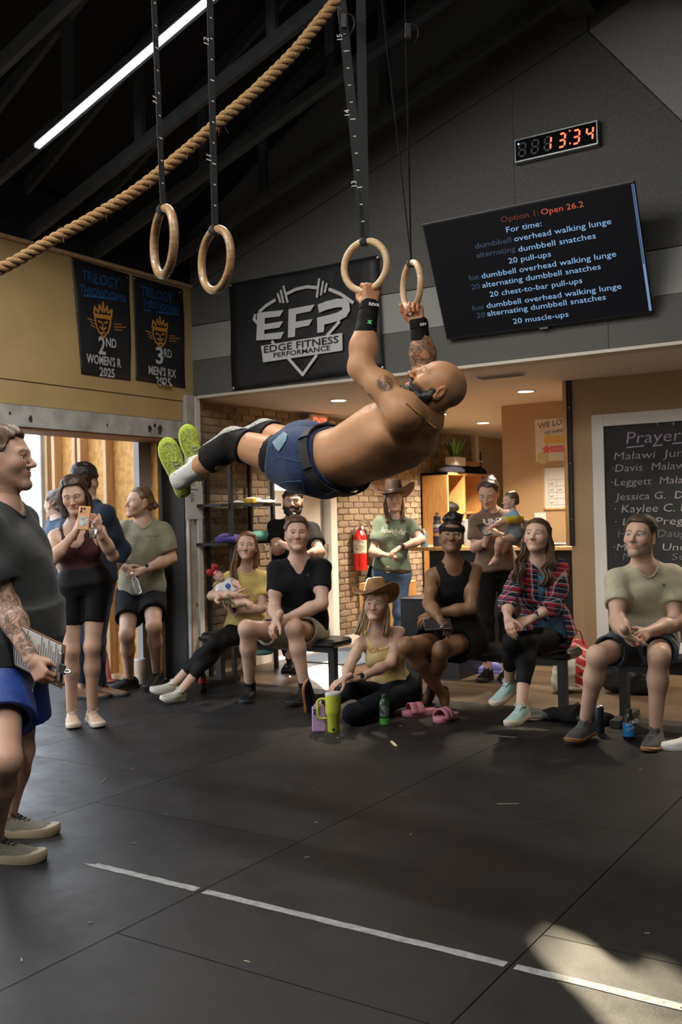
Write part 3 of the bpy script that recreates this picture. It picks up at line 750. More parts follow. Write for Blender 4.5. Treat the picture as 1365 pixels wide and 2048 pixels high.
def hair_mask(front, side, nape):
    def m(P):
        x, y, z = P[:, 0], P[:, 1], P[:, 2]; ax = np.abs(x)
        fr = z-(front+.030*sstep(ax, .0, .02)*0-1.1*np.maximum(ax-.040, 0))+np.maximum(.045-y, 0)*1.3          # forehead line, falling to the temples
        sd = np.maximum(z-(side-.065), -(y-.012)*1.0)                                                      # in front of the ears
        ear = np.sqrt(((y+.008)/.024)**2+((z+.010)/.036)**2)-1
        ear = np.where(ax > .055, ear*.03, .05)
        g = np.minimum(np.minimum(fr, sd+.010), np.minimum(z-nape+np.maximum(-y-.03, 0)*.2, ear))
        return sstep(g, -.003, .011).astype(F32)
    return m
class Fig:
    """one person: joints in room coordinates, body mesh, clothes and hair as children"""
    def __init__(s, label, loc, H=1.75, male=True, skin=(.55, .36, .26), build=1.0, arm=1.0, leg=1.0, head=1.0, group=None, name='person', tattoo=False):
        s.k = H/1.75; s.male = male; s.skin = np.asarray(skin, float); s.build = build; s.arm = arm; s.leg = leg; s.hs = head*1.07*(.5+.5*s.k)
        s.J = {}; s.label = label; s.root = thing(name, label, 'baby' if name == 'baby' else 'person', loc, group); s.parts = []; s.tattoo = tattoo
        s.m = skin_mat('skin tattooed' if tattoo else 'skin', tattoo); s.bodyext = []; s.fat = 0
        s.L = dict(ua=.295*s.k, fa=.255*s.k, th=.44*s.k, sh=.43*s.k, torso=.50*s.k)
    # ---- skeleton
    def spine(s, pelvis, neck, hipR, shR, bend=None):
        s.J['pel'], s.J['neck'] = np.asarray(pelvis, float), np.asarray(neck, float)
        s.hR, s.sR = nrm(hipR), nrm(shR); up = nrm(s.J['neck']-s.J['pel'])
        s.hR = nrm(s.hR-up*(s.hR@up)); s.sR = nrm(s.sR-up*(s.sR@up))
        hw = (.088 if s.male else .092)*s.k; sw = (.166 if s.male else .148)*s.k*(.75+.25*s.build)
        P = s.J['pel']; s.J['hr'] = P+s.hR*hw; s.J['hl'] = P-s.hR*hw
        N = s.J['neck']; s.J['sr'] = N+s.sR*sw-up*.055*s.k; s.J['sl'] = N-s.sR*sw-up*.055*s.k
        s.bend = np.zeros(3) if bend is None else np.asarray(bend, float)
        return s
    def limb(s, side, kind, px1, s1, px2, s2, l1=1.0, l2=1.0):
        a, b, c = (('s', 'e', 'w') if kind == 'arm' else ('h', 'k', 'a')); L1, L2 = (s.L['ua'], s.L['fa']) if kind == 'arm' else (s.L['th'], s.L['sh'])
        p = s.J[a+side]
        q = np.asarray(px1, float) if len(px1) == 3 else reach(px1, p, L1*l1, s1); s.J[b+side] = q
        r = np.asarray(px2, float) if len(px2) == 3 else reach(px2, q, L2*l2, s2); s.J[c+side] = r
        return s
    # ---- torso sections along the spine (t = 0 crotch, 1 = neck base)
    def sections(s, ease=0.0):
        P, N = s.J['pel'], s.J['neck']; up = nrm(N-P); k = s.k; b = s.build
        lo = P-up*.07*k
        t = np.array([0, .16, .30, .45, .60, .75, .88, .96, 1.03])
        if s.male:
            W = np.array([.115, .165, .160, .150, .158, .168, .158, .105, .060]); D = np.array([.085, .115, .112, .108, .118, .122, .102, .075, .055])
        else:
            W = np.array([.110, .163, .146, .124, .130, .138, .126, .085, .048]); D = np.array([.085, .118, .105, .092, .100, .104, .088, .062, .045])
        W = W*k*b; D = D*k*b
        if s.fat: D[1:6] += s.fat*np.array([.4, .9, 1, .7, .3]); W[1:6] += s.fat*np.array([.4, .7, .7, .5, .2])
        pts = [lo+(N-lo)*x+s.bend*math.sin(math.pi*min(x, 1))+(np.cross(nrm(N-lo), s.sR)*s.fat*.8*math.exp(-((x-.35)/.22)**2) if s.fat else 0) for x in t]
        R = [nrm(s.hR*(1-x)+s.sR*x) for x in np.clip(t, 0, 1)]
        return pts, R, W+ease, D+ease, t
    def fwd(s): return nrm(np.cross(nrm(s.J['neck']-s.J['pel']), s.sR))
    def torso_ops(s, S, ease=0.0, k=.045):
        pts, R, W, D, t = s.sections(ease); S.loft(pts, R, W, D, k=k); up = nrm(s.J['neck']-s.J['pel']); f = s.fwd(); kk = s.k
        for q in 'rl':
            S.cap(s.J['neck']-up*.005*kk, s.J['s'+q], .052*kk*s.build+ease*.6, (.050 if s.male else .041)*kk*s.build*s.arm+ease*.6, k=.045*kk)
            c = s.J['s'+q]*.62+s.J['neck']*.38-up*.13*kk
            if s.male: S.ell(c+f*.060*kk*s.build, (.078*kk*s.build+ease*.5, .048*kk*s.build+ease*.6, .062*kk*s.build+ease*.5), np.array([s.sR, f, up]), k=.04*kk)
            elif getattr(s, 'bust', 1): S.ell(c-up*.020*kk+f*.064*kk, (.060*kk+ease*.6, .050*kk+ease*.6, .058*kk+ease*.6), np.array([s.sR, f, up]), k=.035*kk)
            S.ell(s.J['h'+q]-nrm(np.cross(nrm(s.J['neck']-s.J['pel']), s.hR))*.035*kk-up*.01, (.086*kk*s.build+ease, .098*kk*s.build+ease, .098*kk*s.build+ease), np.array([s.hR, f, up]), k=.05*kk)
    def arm_ops(s, S, q, ease=0.0, t1=2.0, hand=True, k=.03):
        a, b, c = s.J['s'+q], s.J['e'+q], s.J['w'+q]; r = s.arm*s.k*(1 if s.male else .80)
        e2 = a+(b-a)*min(t1, 1)
        S.cap(a, e2, .053*r+ease*.85, (.053+(.043-.053)*min(t1, 1))*r+ease, k=k)
        if t1 >= .6: S.ell((a*.45+b*.55)+nrm(np.cross(b-a, np.cross(c-b, b-a))+1e-6)*.012*r, .050*r+ease*.8, k=.03*s.k)
        if t1 > 1:
            u = min(t1-1, 1); S.cap(b, b+(c-b)*min(.35, u), .043*r+ease, .047*r+ease, k=k)
            if u > .35: S.cap(b+(c-b)*.35, b+(c-b)*u, .047*r+ease, (.047+(.029-.047)*(u-.35)/.65)*r+ease, k=k)
    def leg_ops(s, S, q, ease=0.0, t1=2.0, k=.035, part='both'):
        a, b, c = s.J['h'+q], s.J['k'+q], s.J['a'+q]; r = s.leg*s.k; fem = 1 if s.male else .94
        u = min(t1, 1)
        if part != 'shin': S.cap(a, a+(b-a)*u, .092*r*fem*(1 if s.male else 1.02)+ease, (.092+(.057-.092)*u)*r*fem+ease, k=k)
        if t1 > 1 and part != 'thigh':
            u = min(t1-1, 1); S.ell(b, (.053 if s.male else .047)*r+ease, k=.02)
            S.cap(b, b+(c-b)*min(u, .33), .053*r*fem+ease, .052*r*fem+ease, k=k)
            if u > .33: S.cap(b+(c-b)*.33, b+(c-b)*u, 0.052*r*fem+ease, (.052+(.036-.052)*(u-.33)/.67)*r*fem+ease, k=k)
            kneef = (a+c)/2-b if np.linalg.norm((a+c)/2-b) > .03 else -s.fwd(); kneef = nrm(kneef-nrm(c-b)*(kneef@nrm(c-b)))
            if u > .33: S.ell(b+(c-b)*.30+kneef*.018*r, (.044*r*fem+ease, .044*r*fem+ease, .11*r+ease), np.array([nrm(np.cross(c-b, kneef)), kneef, nrm(c-b)]), k=k)
    # ---- meshes
    def body(s, h=.010, feet=True, legs='rl', arms='rl', extra=None, torso=True, ink=None):
        S = SDF(); kk = s.k
        if torso: s.torso_ops(S)
        if 'head' in s.J:
            hb = s.J['head']-s.hU*.05*s.hs-s.hF*.012*s.hs
            S.cap(s.J['neck']-nrm(s.J['neck']-s.J['pel'])*.02, hb, (.062 if s.male else .050)*kk*(.6+.4*s.build), (.0565 if s.male else .0425)*s.hs*(.6+.4*s.build), k=.05*kk)
        for q in arms: s.arm_ops(S, q)
        for q in legs: s.leg_ops(S, q)
        if feet:
            for q in legs:
                if 'f'+q in s.J:
                    a = s.J['a'+q]; fd = s.J['f'+q]; fu = s.J['fu'+q]
                    S.cap(a-fd*.035*kk-fu*.045*kk, a+fd*.04*kk-fu*.045*kk, .030*kk, .032*kk, k=.03); S.cap(a+fd*.02*kk-fu*.035*kk, a+fd*.125*kk-fu*.058*kk, .036*kk, .022*kk, k=.03)
                    sd = np.cross(fd, fu)
                    for i, o in enumerate((-.026, -.012, .001, .013, .024)):
                        S.cap(a+fd*.12*kk-fu*.06*kk+sd*o*kk, a+fd*(.172-.009*abs(i-1.5)*1.2)*kk-fu*.066*kk+sd*o*1.05*kk, .0115*kk, .0095*kk, k=.008)
        if extra: extra(S)
        v, f = skin_surface(S, h*1.1 if h >= .009 else h, proj=h < .009)
        s.parts.append((v, f, np.ones((len(v), 3))*s.skin))
        return s
    def head(s, c, face, up=(0, 0, 1), h=.0042, lip=None, brow=(.08, .05, .03), beard=None, beardcol=(.05, .03, .02), scalp=None, scalpcol=(.1, .07, .05), fat=0.0,
             gaze=None, eye=(.12, .07, .04), mouth=0.45, jawn=0.0, blush=.25, extra=None, neck=True, closed=False):
        s.J['head'] = np.asarray(c, float); s.hF = nrm(face); u = np.asarray(up, float); s.hU = nrm(u-s.hF*(u@s.hF)); s.hR = getattr(s, 'hR', None) if hasattr(s, 'hR') else None
        s.HX = np.cross(s.hF, s.hU); A = np.array([s.HX, s.hF, s.hU])*1.0; s.HA = A
        S = head_sdf(s.male, fat, jawn=jawn, mouth=mouth)
        if neck and 'neck' in s.J:
            nb = A@(s.J['neck']-s.J['head'])/s.hs; r0 = (.057 if s.male else .0430)*(.6+.4*s.build)
            up_ = A@nrm(s.J['neck']-s.J['pel']) if 'pel' in s.J else V(0, 0, 1)
            S.cap((0, -.012, -.05), nb-up_*.01, r0+.001, (.062 if s.male else .050)*s.k/s.hs*(.6+.4*s.build)+.001, k=.035)
            S.hi = np.minimum(S.hi, (.12, .14, .13)); S.plane(nb-up_*.005, -up_)
        if extra: extra(S)
        v, f = skin_surface(S, h/s.hs)
        cc = head_colors(v, s.skin, lip if lip is not None else s.skin*np.array([.85, .48, .45]), brow, beard, beardcol, scalp, scalpcol, blush)
        if not s.male: v = v.copy(); v[:, 2] = np.where(v[:, 2] < -.02, -.02+(v[:, 2]+.02)*.90, v[:, 2])
        s.parts.append((s.J['head']+s.hs*(v@A), f, cc))
        gz = nrm(gaze) if gaze is not None else s.hF
        if not closed:
            for q in (-1, 1): s.eye(V(q*.0312, .0755, -.0006), gz, eye)
        return s
    def loc(s, p): return s.J['head']+s.hs*(np.asarray(p, float)@s.HA)
    def eye(s, p, gz, iris):
        c = s.loc(p); r = .0125*s.hs; n, m = 18, 11; az = nrm(gz); ax = nrm(np.cross(V(0, 0, 1), az)); ay = np.cross(az, ax); vs = []; cs = []
        for i in range(m):
            th = (0, .12, .22, .28, .40, .50, .56, .8, 1.1, 1.5, 1.9)[i]
            for j in range(n):
                a = 6.2832*j/n; vs.append(c+r*(az*math.cos(th)+(ax*math.cos(a)+ay*math.sin(a))*math.sin(th)))
                cs.append((.008, .008, .008) if th < .25 else iris if th < .52 else (.62, .59, .56))
        fs = [(i*n+j, i*n+(j+1) % n, (i+1)*n+(j+1) % n, (i+1)*n+j) for i in range(m-1) for j in range(n)]
        mesh_obj('eye', vs, np.array(fs), mat('eyeball', (1, 1, 1), .12, attr='Col'), s.root, True, np.array(cs))
    def hand(s, q, d, palm, curl=(.35, .4, .25), spread=.0, thumb=(.8, .75, -.35), tcurl=.3, h=.0054, scale=1.0, curls=None):
        """q side; d = wrist to knuckles; palm = direction the palm faces"""
        k = s.k*(1.0 if s.male else .90)*scale; y = nrm(d); z = -nrm(np.asarray(palm, float)-y*(np.asarray(palm, float)@y)); x = np.cross(y, z)
        sg = 1.0                                     # thumb side: right hand, palm -z, fingers +y -> thumb on -x
        sx = -1.0 if q == 'r' else 1.0
        S = SDF(); xs = [.027, .0095, -.0085, -.025]; Ls = [.070, .078, .072, .056]; rr = [.0088, .0090, .0086, .0076]
        for i in range(4): S.cap((sx*xs[i]*.62, .012, 0), (sx*xs[i], .086-.006*abs(i-1), 0), .0125, .0112, k=.012)
        S.cap((sx*.012, .03, -.006), (sx*.022, .05, -.008), .014, .012, k=.012)
        S.cap((0, -.05, 0), (0, .012, 0), .0255*s.arm if s.male else .024, .023, k=.02)
        for i in range(4):
            c = curls[i] if curls else curl
            p = V(sx*xs[i], .088-.006*abs(i-1), 0); an = 0.0; sp = sx*spread*(1.5-i)*.5
            for j, fr in enumerate((.46, .30, .24)):
                an += c[j]; dd = V(math.sin(sp)*math.cos(an), math.cos(an)*math.cos(sp), -math.sin(an)); p2 = p+dd*Ls[i]*fr
                S.cap(p, p2, rr[i]*(1-.07*j), rr[i]*(1-.07*(j+1)), k=.0035); p = p2
        tb = V(sx*.024, .022, -.006); td = nrm(V(sx*thumb[0], thumb[1], thumb[2])); t1 = tb+td*.042
        td2 = nrm(td+tcurl*V(-sx*.7, .6, -.25)); t2 = t1+td2*.032; td3 = nrm(td2+tcurl*V(-sx*.7, .4, -.2)); t3 = t2+td3*.024
        S.chain([tb, t1, t2, t3], [.0150, .0112, .0100, .0085], k=.008)
        v, f = skin_surface(S, h/k)
        A = np.array([x, y, z]); w = s.J['w'+q]
        red = s.skin*np.array([1.02, .86, .80])
        yy = v[:, 1]; cc = mixc(np.ones((len(v), 3))*s.skin, red, .7*sstep(yy, .03, .09))
        s.parts.append((w+k*(v@A), f, cc)); return s
    def finish(s, ink=None):
        v, f, c = mesh_join(s.parts)
        o = mesh_obj('body', v, f, s.m, s.root, True, np.clip(c, 0, 1))
        if ink is not None:
            a = o.data.attributes.new('ink', 'FLOAT', 'POINT'); a.data.foreach_set('value', ink(v).astype(np.float32))
        s.body_obj = o
        return o
    # ---- garments
    def garment(s, name, S, m, h=.010, colors=None):
        v, f = skin_surface(S, h, proj=False); o = mesh_obj(name, v, f, m, s.root, True, colors(v) if colors else None)
        sm = o.modifiers.new('soften', 'SMOOTH'); sm.factor = .45; sm.iterations = 3
        return o
    def shirt(s, m, ease=.014, sleeve=.55, hem=.06, crew=.0, vneck=0.0, fold=.0035, h=.0105, name='shirt', seed=1, hem_ease=.01, freq=26, colors=None, neckr=None, arms='rl', open_front=False):
        S = SDF(); k = s.k; s.torso_ops(S, ease); up = nrm(s.J['neck']-s.J['pel']); f = s.fwd()
        if hem_ease:
            pts, R, W, D, t = s.sections(ease+hem_ease); S.loft(pts[1:4], R[1:4], W[1:4], D[1:4], k=.04)
        P, N = s.J['pel'], s.J['neck']; lo = P-up*.07*k
        S.plane(lo+(N-lo)*hem, -up)
        if sleeve > 0:
            for q in arms:
                if 'e'+q not in s.J: continue
                T = SDF()
                if sleeve <= 1: s.arm_ops(T, q, ease+.005, sleeve, k=.04)
                else:
                    T1 = SDF(); s.arm_ops(T1, q, ease, 1.0, k=.04); S.sub(T1, .03); ra = s.arm*s.k*(1 if s.male else .8); T.cap(s.J['e'+q], s.J['e'+q]+(s.J['w'+q]-s.J['e'+q])*(sleeve-1), .046*ra+ease, .044*ra+ease, k=.03)
                a, b = (s.J['s'+q], s.J['e'+q]) if sleeve <= 1 else (s.J['e'+q], s.J['w'+q]); tt = sleeve if sleeve <= 1 else sleeve-1
                d = nrm(b-a); e = a+(b-a)*tt; T.plane(e, d)
                r = s.arm*k*(1 if s.male else .8)*(.049 if sleeve <= 1 else .040)+.004
                T.cap(e-d*.03, e+d*.05, r, r, k=.004, op=-1); S.sub(T, .03)
        S.noise(fold, freq, seed)
        S.ops.append(s._neckhole(crew, vneck, neckr))
        o = s.garment(name, S, m, h, colors)
        if not vneck and not colors and s.hs > .8:
            r = (neckr if neckr else (.070 if s.male else .062)*k)+.006; N = s.J['neck']; C = N+f*.016*k; pts = []
            bvh = BVHTree.FromPolygons([v.co for v in o.data.vertices], [p.vertices for p in o.data.polygons])
            for j in range(32):
                a = 6.2832*j/32; d = s.sR*math.cos(a)+f*math.sin(a); ht = None
                for rr in (r, r+.008, r+.016):
                    hit = bvh.ray_cast(Vector(C+d*rr+up*.12), Vector(-up))
                    if hit[0] is not None and abs((np.array(hit[0])-N)@up) < .10*k: ht = np.array(hit[0]); break
                if ht is not None: pts.append(ht+up*.001)
            if len(pts) > 20:
                P2 = np.array(pts); 
                for _ in range(4): P2 = (np.roll(P2, 1, 0)+2*P2+np.roll(P2, -1, 0))/4
                mb = MB(); mb.tube(list(P2)+[P2[0]], .0075*k, 7, cap=False); mb.build('collar', m, o, True)
        return o
    def _neckhole(s, crew, vneck, neckr=None):
        k = s.k; up = nrm(s.J['neck']-s.J['pel']); f = s.fwd(); N = s.J['neck']
        r = neckr if neckr else (.070 if s.male else .062)*k
        T = SDF(); hb = s.J['head'] if 'head' in s.J else N+up*.15
        T.cap(N+up*.012*k+f*.018*k-up*crew*k, N+nrm(hb-N)*.16, r, r, k=0)
        if vneck: T.cap(N+f*.05*k, N+f*.115*k-up*vneck, r*.75, .006, k=.02)
        return (lambda P: T(P), .012, -1)
    def tank(s, m, ease=.006, hem=.3, strap=.5, drop=.06, fold=.0015, h=.008, name='tank_top', seed=1, colors=None, arm_r=.085, vneck=0, back=True):
        S = SDF(); k = s.k; s.torso_ops(S, ease, k=.04); up = nrm(s.J['neck']-s.J['pel']); f = s.fwd(); N = s.J['neck']; P = s.J['pel']; lo = P-up*.07*k
        S.noise(fold, 30, seed); S.plane(lo+(N-lo)*hem, -up)
        for q in 'rl':
            a = s.J['s'+q]; out = nrm(a-N); c = a+out*.02*k
            S.cap(c+up*.10*k+out*.035*k, c-up*.055*k+out*.020*k, arm_r*k, arm_r*.82*k, k=.01, op=-1)
            if 'e'+q in s.J: S.cap(a, a+(s.J['e'+q]-a)*.25, .064*k, .06*k, k=.004, op=-1)
        T = SDF(); T.cap(N+up*.16*k, N-up*drop*k+f*.05*k, .066*k*strap*2, .058*k*strap*2, k=0)
        S.ops.append((lambda P_: T(P_), .008, -1))
        return s.garment(name, S, m, h, colors)
    def pants(s, m, ease=.012, t1=2.0, waist=.30, fold=.003, h=.009, name='trousers', seed=3, legs='rl', flare=0.0, hollow=True, colors=None, freq=24, kk=.05):
        S = SDF(); k = s.k; pts, R, W, D, t = s.sections(ease); S.loft(pts[:5], R[:5], W[:5], D[:5], k=.04); up = nrm(s.J['neck']-s.J['pel'])
        fh = nrm(np.cross(up, s.hR))
        P, N = s.J['pel'], s.J['neck']; lo = P-up*.07*k
        for q in legs: S.ell(s.J['h'+q]-fh*.035*k-up*.01, (.086*k*s.build+ease, .098*k*s.build+ease, .098*k*s.build+ease), np.array([s.hR, fh, up]), k=.05*k)
        S.plane(lo+(N-lo)*waist, up)
        for q in legs:
            T = SDF(); s.leg_ops(T, q, ease, t1, k=.035, part='both' if t1 <= 1 else 'shin')
            if flare and t1 <= 1:
                a, b = (s.J['h'+q], s.J['k'+q]); T.cap(a, a+(b-a)*min(t1, 1), .092*k*s.leg+ease, (.080*s.leg)*k+ease+flare, k=.04)
            a, b = (s.J['h'+q], s.J['k'+q]) if t1 <= 1 else (s.J['k'+q], s.J['a'+q]); tt = t1 if t1 <= 1 else t1-1
            d = nrm(b-a); e = a+(b-a)*tt; T.plane(e, d)
            if hollow:
                r = (s.leg*k*(.092+(.060-.092)*tt)+(ease+flare)*.45 if t1 <= 1 else s.leg*k*(.054 if tt < .7 else .044))+.005
                T.cap(e-d*.035, e+d*.05, r, r, k=.004, op=-1)
            if t1 > 1:
                T1 = SDF(); s.leg_ops(T1, q, ease, 1.0, k=.035); S.sub(T1, kk*.6)
            S.sub(T, kk*.6)
        S.noise(fold, freq, seed)
        return s.garment(name, S, m, h, colors)
    def sleeve_band(s, name, a, b, ra, rb, m, h=.006, fold=0.0, seed=5, colors=None, noise_f=60):
        """tight tube on a limb: sock, knee sleeve, wrist wrap"""
        S = SDF(); d = nrm(np.asarray(b)-np.asarray(a)); S.cap(a, b, ra, rb, k=0); S.plane(a, -d); S.plane(b, d)
        if fold: S.noise(fold, noise_f, seed)
        return s.garment(name, S, m, h, colors)
    # ---- shoes
    def shoe(s, q, upper, sole, lace, ankle=None, fd=None, up=None, size=1.07, high=.0, sole_t=.026, sole2=None, collar=True, tongue=True):
        k = s.k*(1.0 if s.male else .93)*size; a = s.J['a'+q] if ankle is None else ankle; fd = s.J['f'+q] if fd is None else nrm(fd); up = s.J['fu'+q] if up is None else nrm(up)
        up = nrm(up-fd*(up@fd)); rt = np.cross(fd, up); O = a-up*.088*k
        out = []  # y, half width, top height
        st = [(-.078, .012, .050), (-.072, .027, .074), (-.05, .034, .092+high*.5), (-.02, .036, .098+high), (.015, .037, .096+high*.6), (.05, .041, .078), (.09, .046, .062), (.13, .048, .052), (.165, .043, .045), (.188, .030, .037), (.199, .012, .028)]
        P = lambda x, y, z: O+rt*x*k+fd*y*k+up*z*k
        U = MB(); rings = []
        for y, wd, tp in st:
            ring = []; z0 = sole_t*.75
            for j in range(13):
                an = math.pi*j/12; cx, sz = math.cos(an), math.sin(an)
                fl = 1 if y > .04 else .80
                xx = wd*(abs(cx)**.75)*(1 if cx > 0 else -1)*(1-(1-fl)*sz); ring.append(P(xx, y, z0+(tp-z0)*sz**(.75 if y > .02 else .6)))
            ring.append(P(-wd*.9, y, z0-.002)); ring.append(P(wd*.9, y, z0-.002)); rings.append(ring)
        U.loft(rings); sh = U.build('shoe', upper, s.root, True, auto=60)
        ol = [(-.083, .010), (-.078, .026), (-.055, .037), (-.02, .038), (.02, .037), (.06, .043), (.10, .050), (.14, .051), (.172, .045), (.195, .031), (.206, .010)]
        loop = [(x, y) for y, x in ol]+[(-x, y) for y, x in reversed(ol)]
        rk = lambda y: .010*max(0, (y-.12)/.085)**2
        So = MB(); So.loft([[P(x*.95, y*.985, rk(y)) for x, y in loop], [P(x, y, .006+rk(y)) for x, y in loop], [P(x*1.02, y*1.01, sole_t*.8+rk(y)) for x, y in loop], [P(x*.96, y*.98, sole_t+rk(y)) for x, y in loop]])
        So.build('sole', sole, sh, True, auto=50)
        if sole2 is not None:
            T = MB(); T.loft([[P(x*.93, y*.975, -.003+rk(y)) for x, y in loop], [P(x*.96, y*.985, .003+rk(y)) for x, y in loop]]); T.build('outsole', sole2, sh)
        if lace is not None:
            Lc = MB()
            for i in range(5):
                y = .028+.017*i; z = .088-.0088*i+high*.2*(1-i/5)+.003; wd = .019+.001*i
                Lc.tube([P(-wd, y-.006, z-.010), P(-wd*.4, y, z), P(wd*.4, y+.004, z), P(wd, y+.010, z-.010)], .0032*k, 5)
                Lc.tube([P(wd, y-.006, z-.010), P(wd*.4, y, z+.001), P(-wd*.4, y+.004, z+.001), P(-wd, y+.010, z-.010)], .0032*k, 5)
            for sg in (-1, 1): Lc.tube(curve_pts([P(0, .022, .096+high*.2), P(sg*.02, .012, .112+high*.2), P(sg*.036, .028, .100), P(sg*.02, .03, .094), P(0, .024, .096)], 4), .0026*k, 5)
            Lc.build('laces', lace, sh, True)
        if tongue:
            T = MB(); T.loft([[P(x, y, z) for x in (-.022, -.012, 0, .012, .022)]+[P(x, y-.008, z+.002) for x in (.022, .012, 0, -.012, -.022)] for y, z in ((.06, .072), (.035, .090+high*.4), (.022, .112+high))]); T.build('tongue', upper, sh, True)
        return sh
    # ---- hair
    def hair_cap(s, m, thick=.012, front=.055, side=.02, nape=-.06, noise=.003, h=.006, name='hair', back=0.0, top=0.0, extra=None, seed=2, freq=120):
        """close hair over the skull, in head coordinates; thins out toward the hairline"""
        S = SDF(); S.ell((0, -.014-back*.5, .030), (.0760, .0945+back*.5, .0845), k=.01); S.ell((0, -.050, -.025), (.058, .045, .055), k=.03)
        S.lo -= .03; S.hi += .03
        f0, wm = F32(front), hair_mask(front, side, nape)
        def grow(P):
            mk = wm(P); tp = np.clip((P[:, 2]-.03)/.08, 0, 1)
            return -(mk*(F32(thick)+F32(top)*tp)-(1-mk)*F32(.010))
        S.ops.append((grow, 0, 9))
        if extra: extra(S)
        S.noise(noise, freq, seed)
        v, f = skin_surface(S, h/s.hs)
        return mesh_obj(name, s.J['head']+s.hs*(v@s.HA), f, m, s.root, True)
    def beard(s, m, thick=.006, drop=1.0):
        S = SDF()
        for q in (-1, 1): S.chain([(q*.066, .012, -.022), (q*.060, .014, -.050), (q*.044, .038, -.082), (q*.012, .076, -.103)], [.006+thick, .012+thick, .018+thick, .018+thick], k=.02)
        S.ell((0, .080, -.104-.006*drop), (.024+thick, .020+thick, .016*drop+thick), k=.02); S.chain([(-.030, .078, -.064), (-.018, .090, -.046), (0, .094, -.044), (.018, .090, -.046), (.030, .078, -.064)], [.007, .0065, .006, .0065, .007], k=.008)
        S.chain([(-.030, .074, -.064), (-.028, .076, -.090)], [.010, .012], k=.01); S.chain([(.030, .074, -.064), (.028, .076, -.090)], [.010, .012], k=.01)
        S.noise(.0022, 170, 4); S.ell((0, .100, -.0610), (.0245, .018, .0095), k=.004, op=-1)
        v, f = skin_surface(S, .0042/s.hs); return mesh_obj('beard', s.J['head']+s.hs*(v@s.HA), f, m, s.root, True)
    def locks(s, paths, m, r=.008, name='hair_lock', parent=None, n=6, world=False):
        """bundles of hair strands: list of (guide points in head coordinates, count, spread)"""
        mb = MB(); rr = random.Random(len(s.label))
        for pts, cnt, spread in paths:
            for i in range(cnt):
                o = V(rr.gauss(0, spread), rr.gauss(0, spread), rr.gauss(0, spread*.4)); P = []
                ph = rr.uniform(0, 6.28)
                for j, p in enumerate(pts):
                    w_ = (j/(len(pts)-1)); P.append(np.asarray(p, float)+o*(.35+.65*min(1, w_*1.6))+V(math.sin(ph+j*1.7), math.cos(ph+j*1.3), 0)*spread*.35*w_)
                P = curve_pts([p if world else s.loc(p) for p in P], 4); k = len(P)
                mb.tube(P, [r*(.55+.6*math.sin(math.pi*min(.97, .15+.8*t/(k-1))))*rr.uniform(.7, 1.1) for t in range(k)], n)
        return mb.build(name, m, s.root if parent is None else parent, True)
def hair_mat(name, c, c2=None):
    return mat(name, c, .42, noise=(70, .5, c2 or tuple(x*.45 for x in c)), bump=(220, .5, .004), stretch=(1, 1, .25), spec=.45)
def cloth(name, c, rough=.85, nz=.12, b=.12):
    dk = max(c) < .03
    if dk: c = tuple(x*.55 for x in c)
    return mat(name, c, rough, noise=(40, nz), bump=(70, b, .006), sheen=0 if dk else .12, spec=.18 if dk else .25)

def stick(ob, target, n, off=.002, push=.25):
    """lay flat lettering onto the curved surface of a garment, along -n"""
    bvh = BVHTree.FromPolygons([v.co for v in target.data.vertices], [p.vertices for p in target.data.polygons])
    n = Vector(tuple(map(float, nrm(n))))
    for v in ob.data.vertices:
        h = bvh.ray_cast(v.co+n*push, -n)
        if h[0] is not None: v.co = h[0]+n*off
    ob.data.update(); return ob
def print_on(body, px, d, fwd, right, up, h, m, garment, bold=0.0, width=None, shear=0, dy=0, name='print', centre=True, size_d=None):
    bvh = BVHTree.FromPolygons([v.co for v in garment.data.vertices], [p.vertices for p in garment.data.polygons])
    hit = bvh.ray_cast(Vector(CAMP), Vector(ray(px[0], px[1])).normalized())
    o = np.array(hit[0]) if hit[0] is not None else at(px[0], px[1], d=d)
    o = o-nrm(up)*h*.5
    t = lettering(body, o, right, up, m, garment, h=h, width=width, bold=bold, align='CENTER' if centre else 'LEFT', shear=shear, name=name)
    return stick(t, garment, fwd, off=.0045)
def plaid_mat():
    m = bpy.data.materials.new('plaid flannel'); m.use_nodes = True; nt = m.node_tree; b = nt.nodes['Principled BSDF']; L = nt.links.new
    b.inputs['Roughness'].default_value = .9; b.inputs['Specular IOR Level'].default_value = .2
    a = nt.nodes.new('ShaderNodeTexCoord')
    def axis(vec, scale):
        d = nt.nodes.new('ShaderNodeVectorMath'); d.operation = 'DOT_PRODUCT'; L(a.outputs['Object'], d.inputs[0]); d.inputs[1].default_value = vec
        k = nt.nodes.new('ShaderNodeMath'); k.operation = 'MULTIPLY'; L(d.outputs['Value'], k.inputs[0]); k.inputs[1].default_value = scale
        f = nt.nodes.new('ShaderNodeMath'); f.operation = 'FRACT'; L(k.outputs[0], f.inputs[0]); r = nt.nodes.new('ShaderNodeValToRGB'); r.color_ramp.interpolation = 'CONSTANT'; L(f.outputs[0], r.inputs[0])
        el = r.color_ramp.elements; el[0].position = 0; el[0].color = (.012, .016, .04, 1); el[1].position = .30; el[1].color = (.42, .41, .40, 1)
        for p, c in ((.36, (.012, .016, .04)), (.58, (.36, .012, .03)), (.80, (.45, .44, .43)), (.88, (.012, .016, .04))): e = el.new(p); e.color = (*c, 1)
        return r.outputs[0]
    mx = nt.nodes.new('ShaderNodeMix'); mx.data_type = 'RGBA'; mx.inputs[0].default_value = .5
    L(axis((.8, -.45, .1), 15), mx.inputs[6]); L(axis((.1, .15, 1), 15), mx.inputs[7]); L(mx.outputs[2], b.inputs['Base Color']); return m
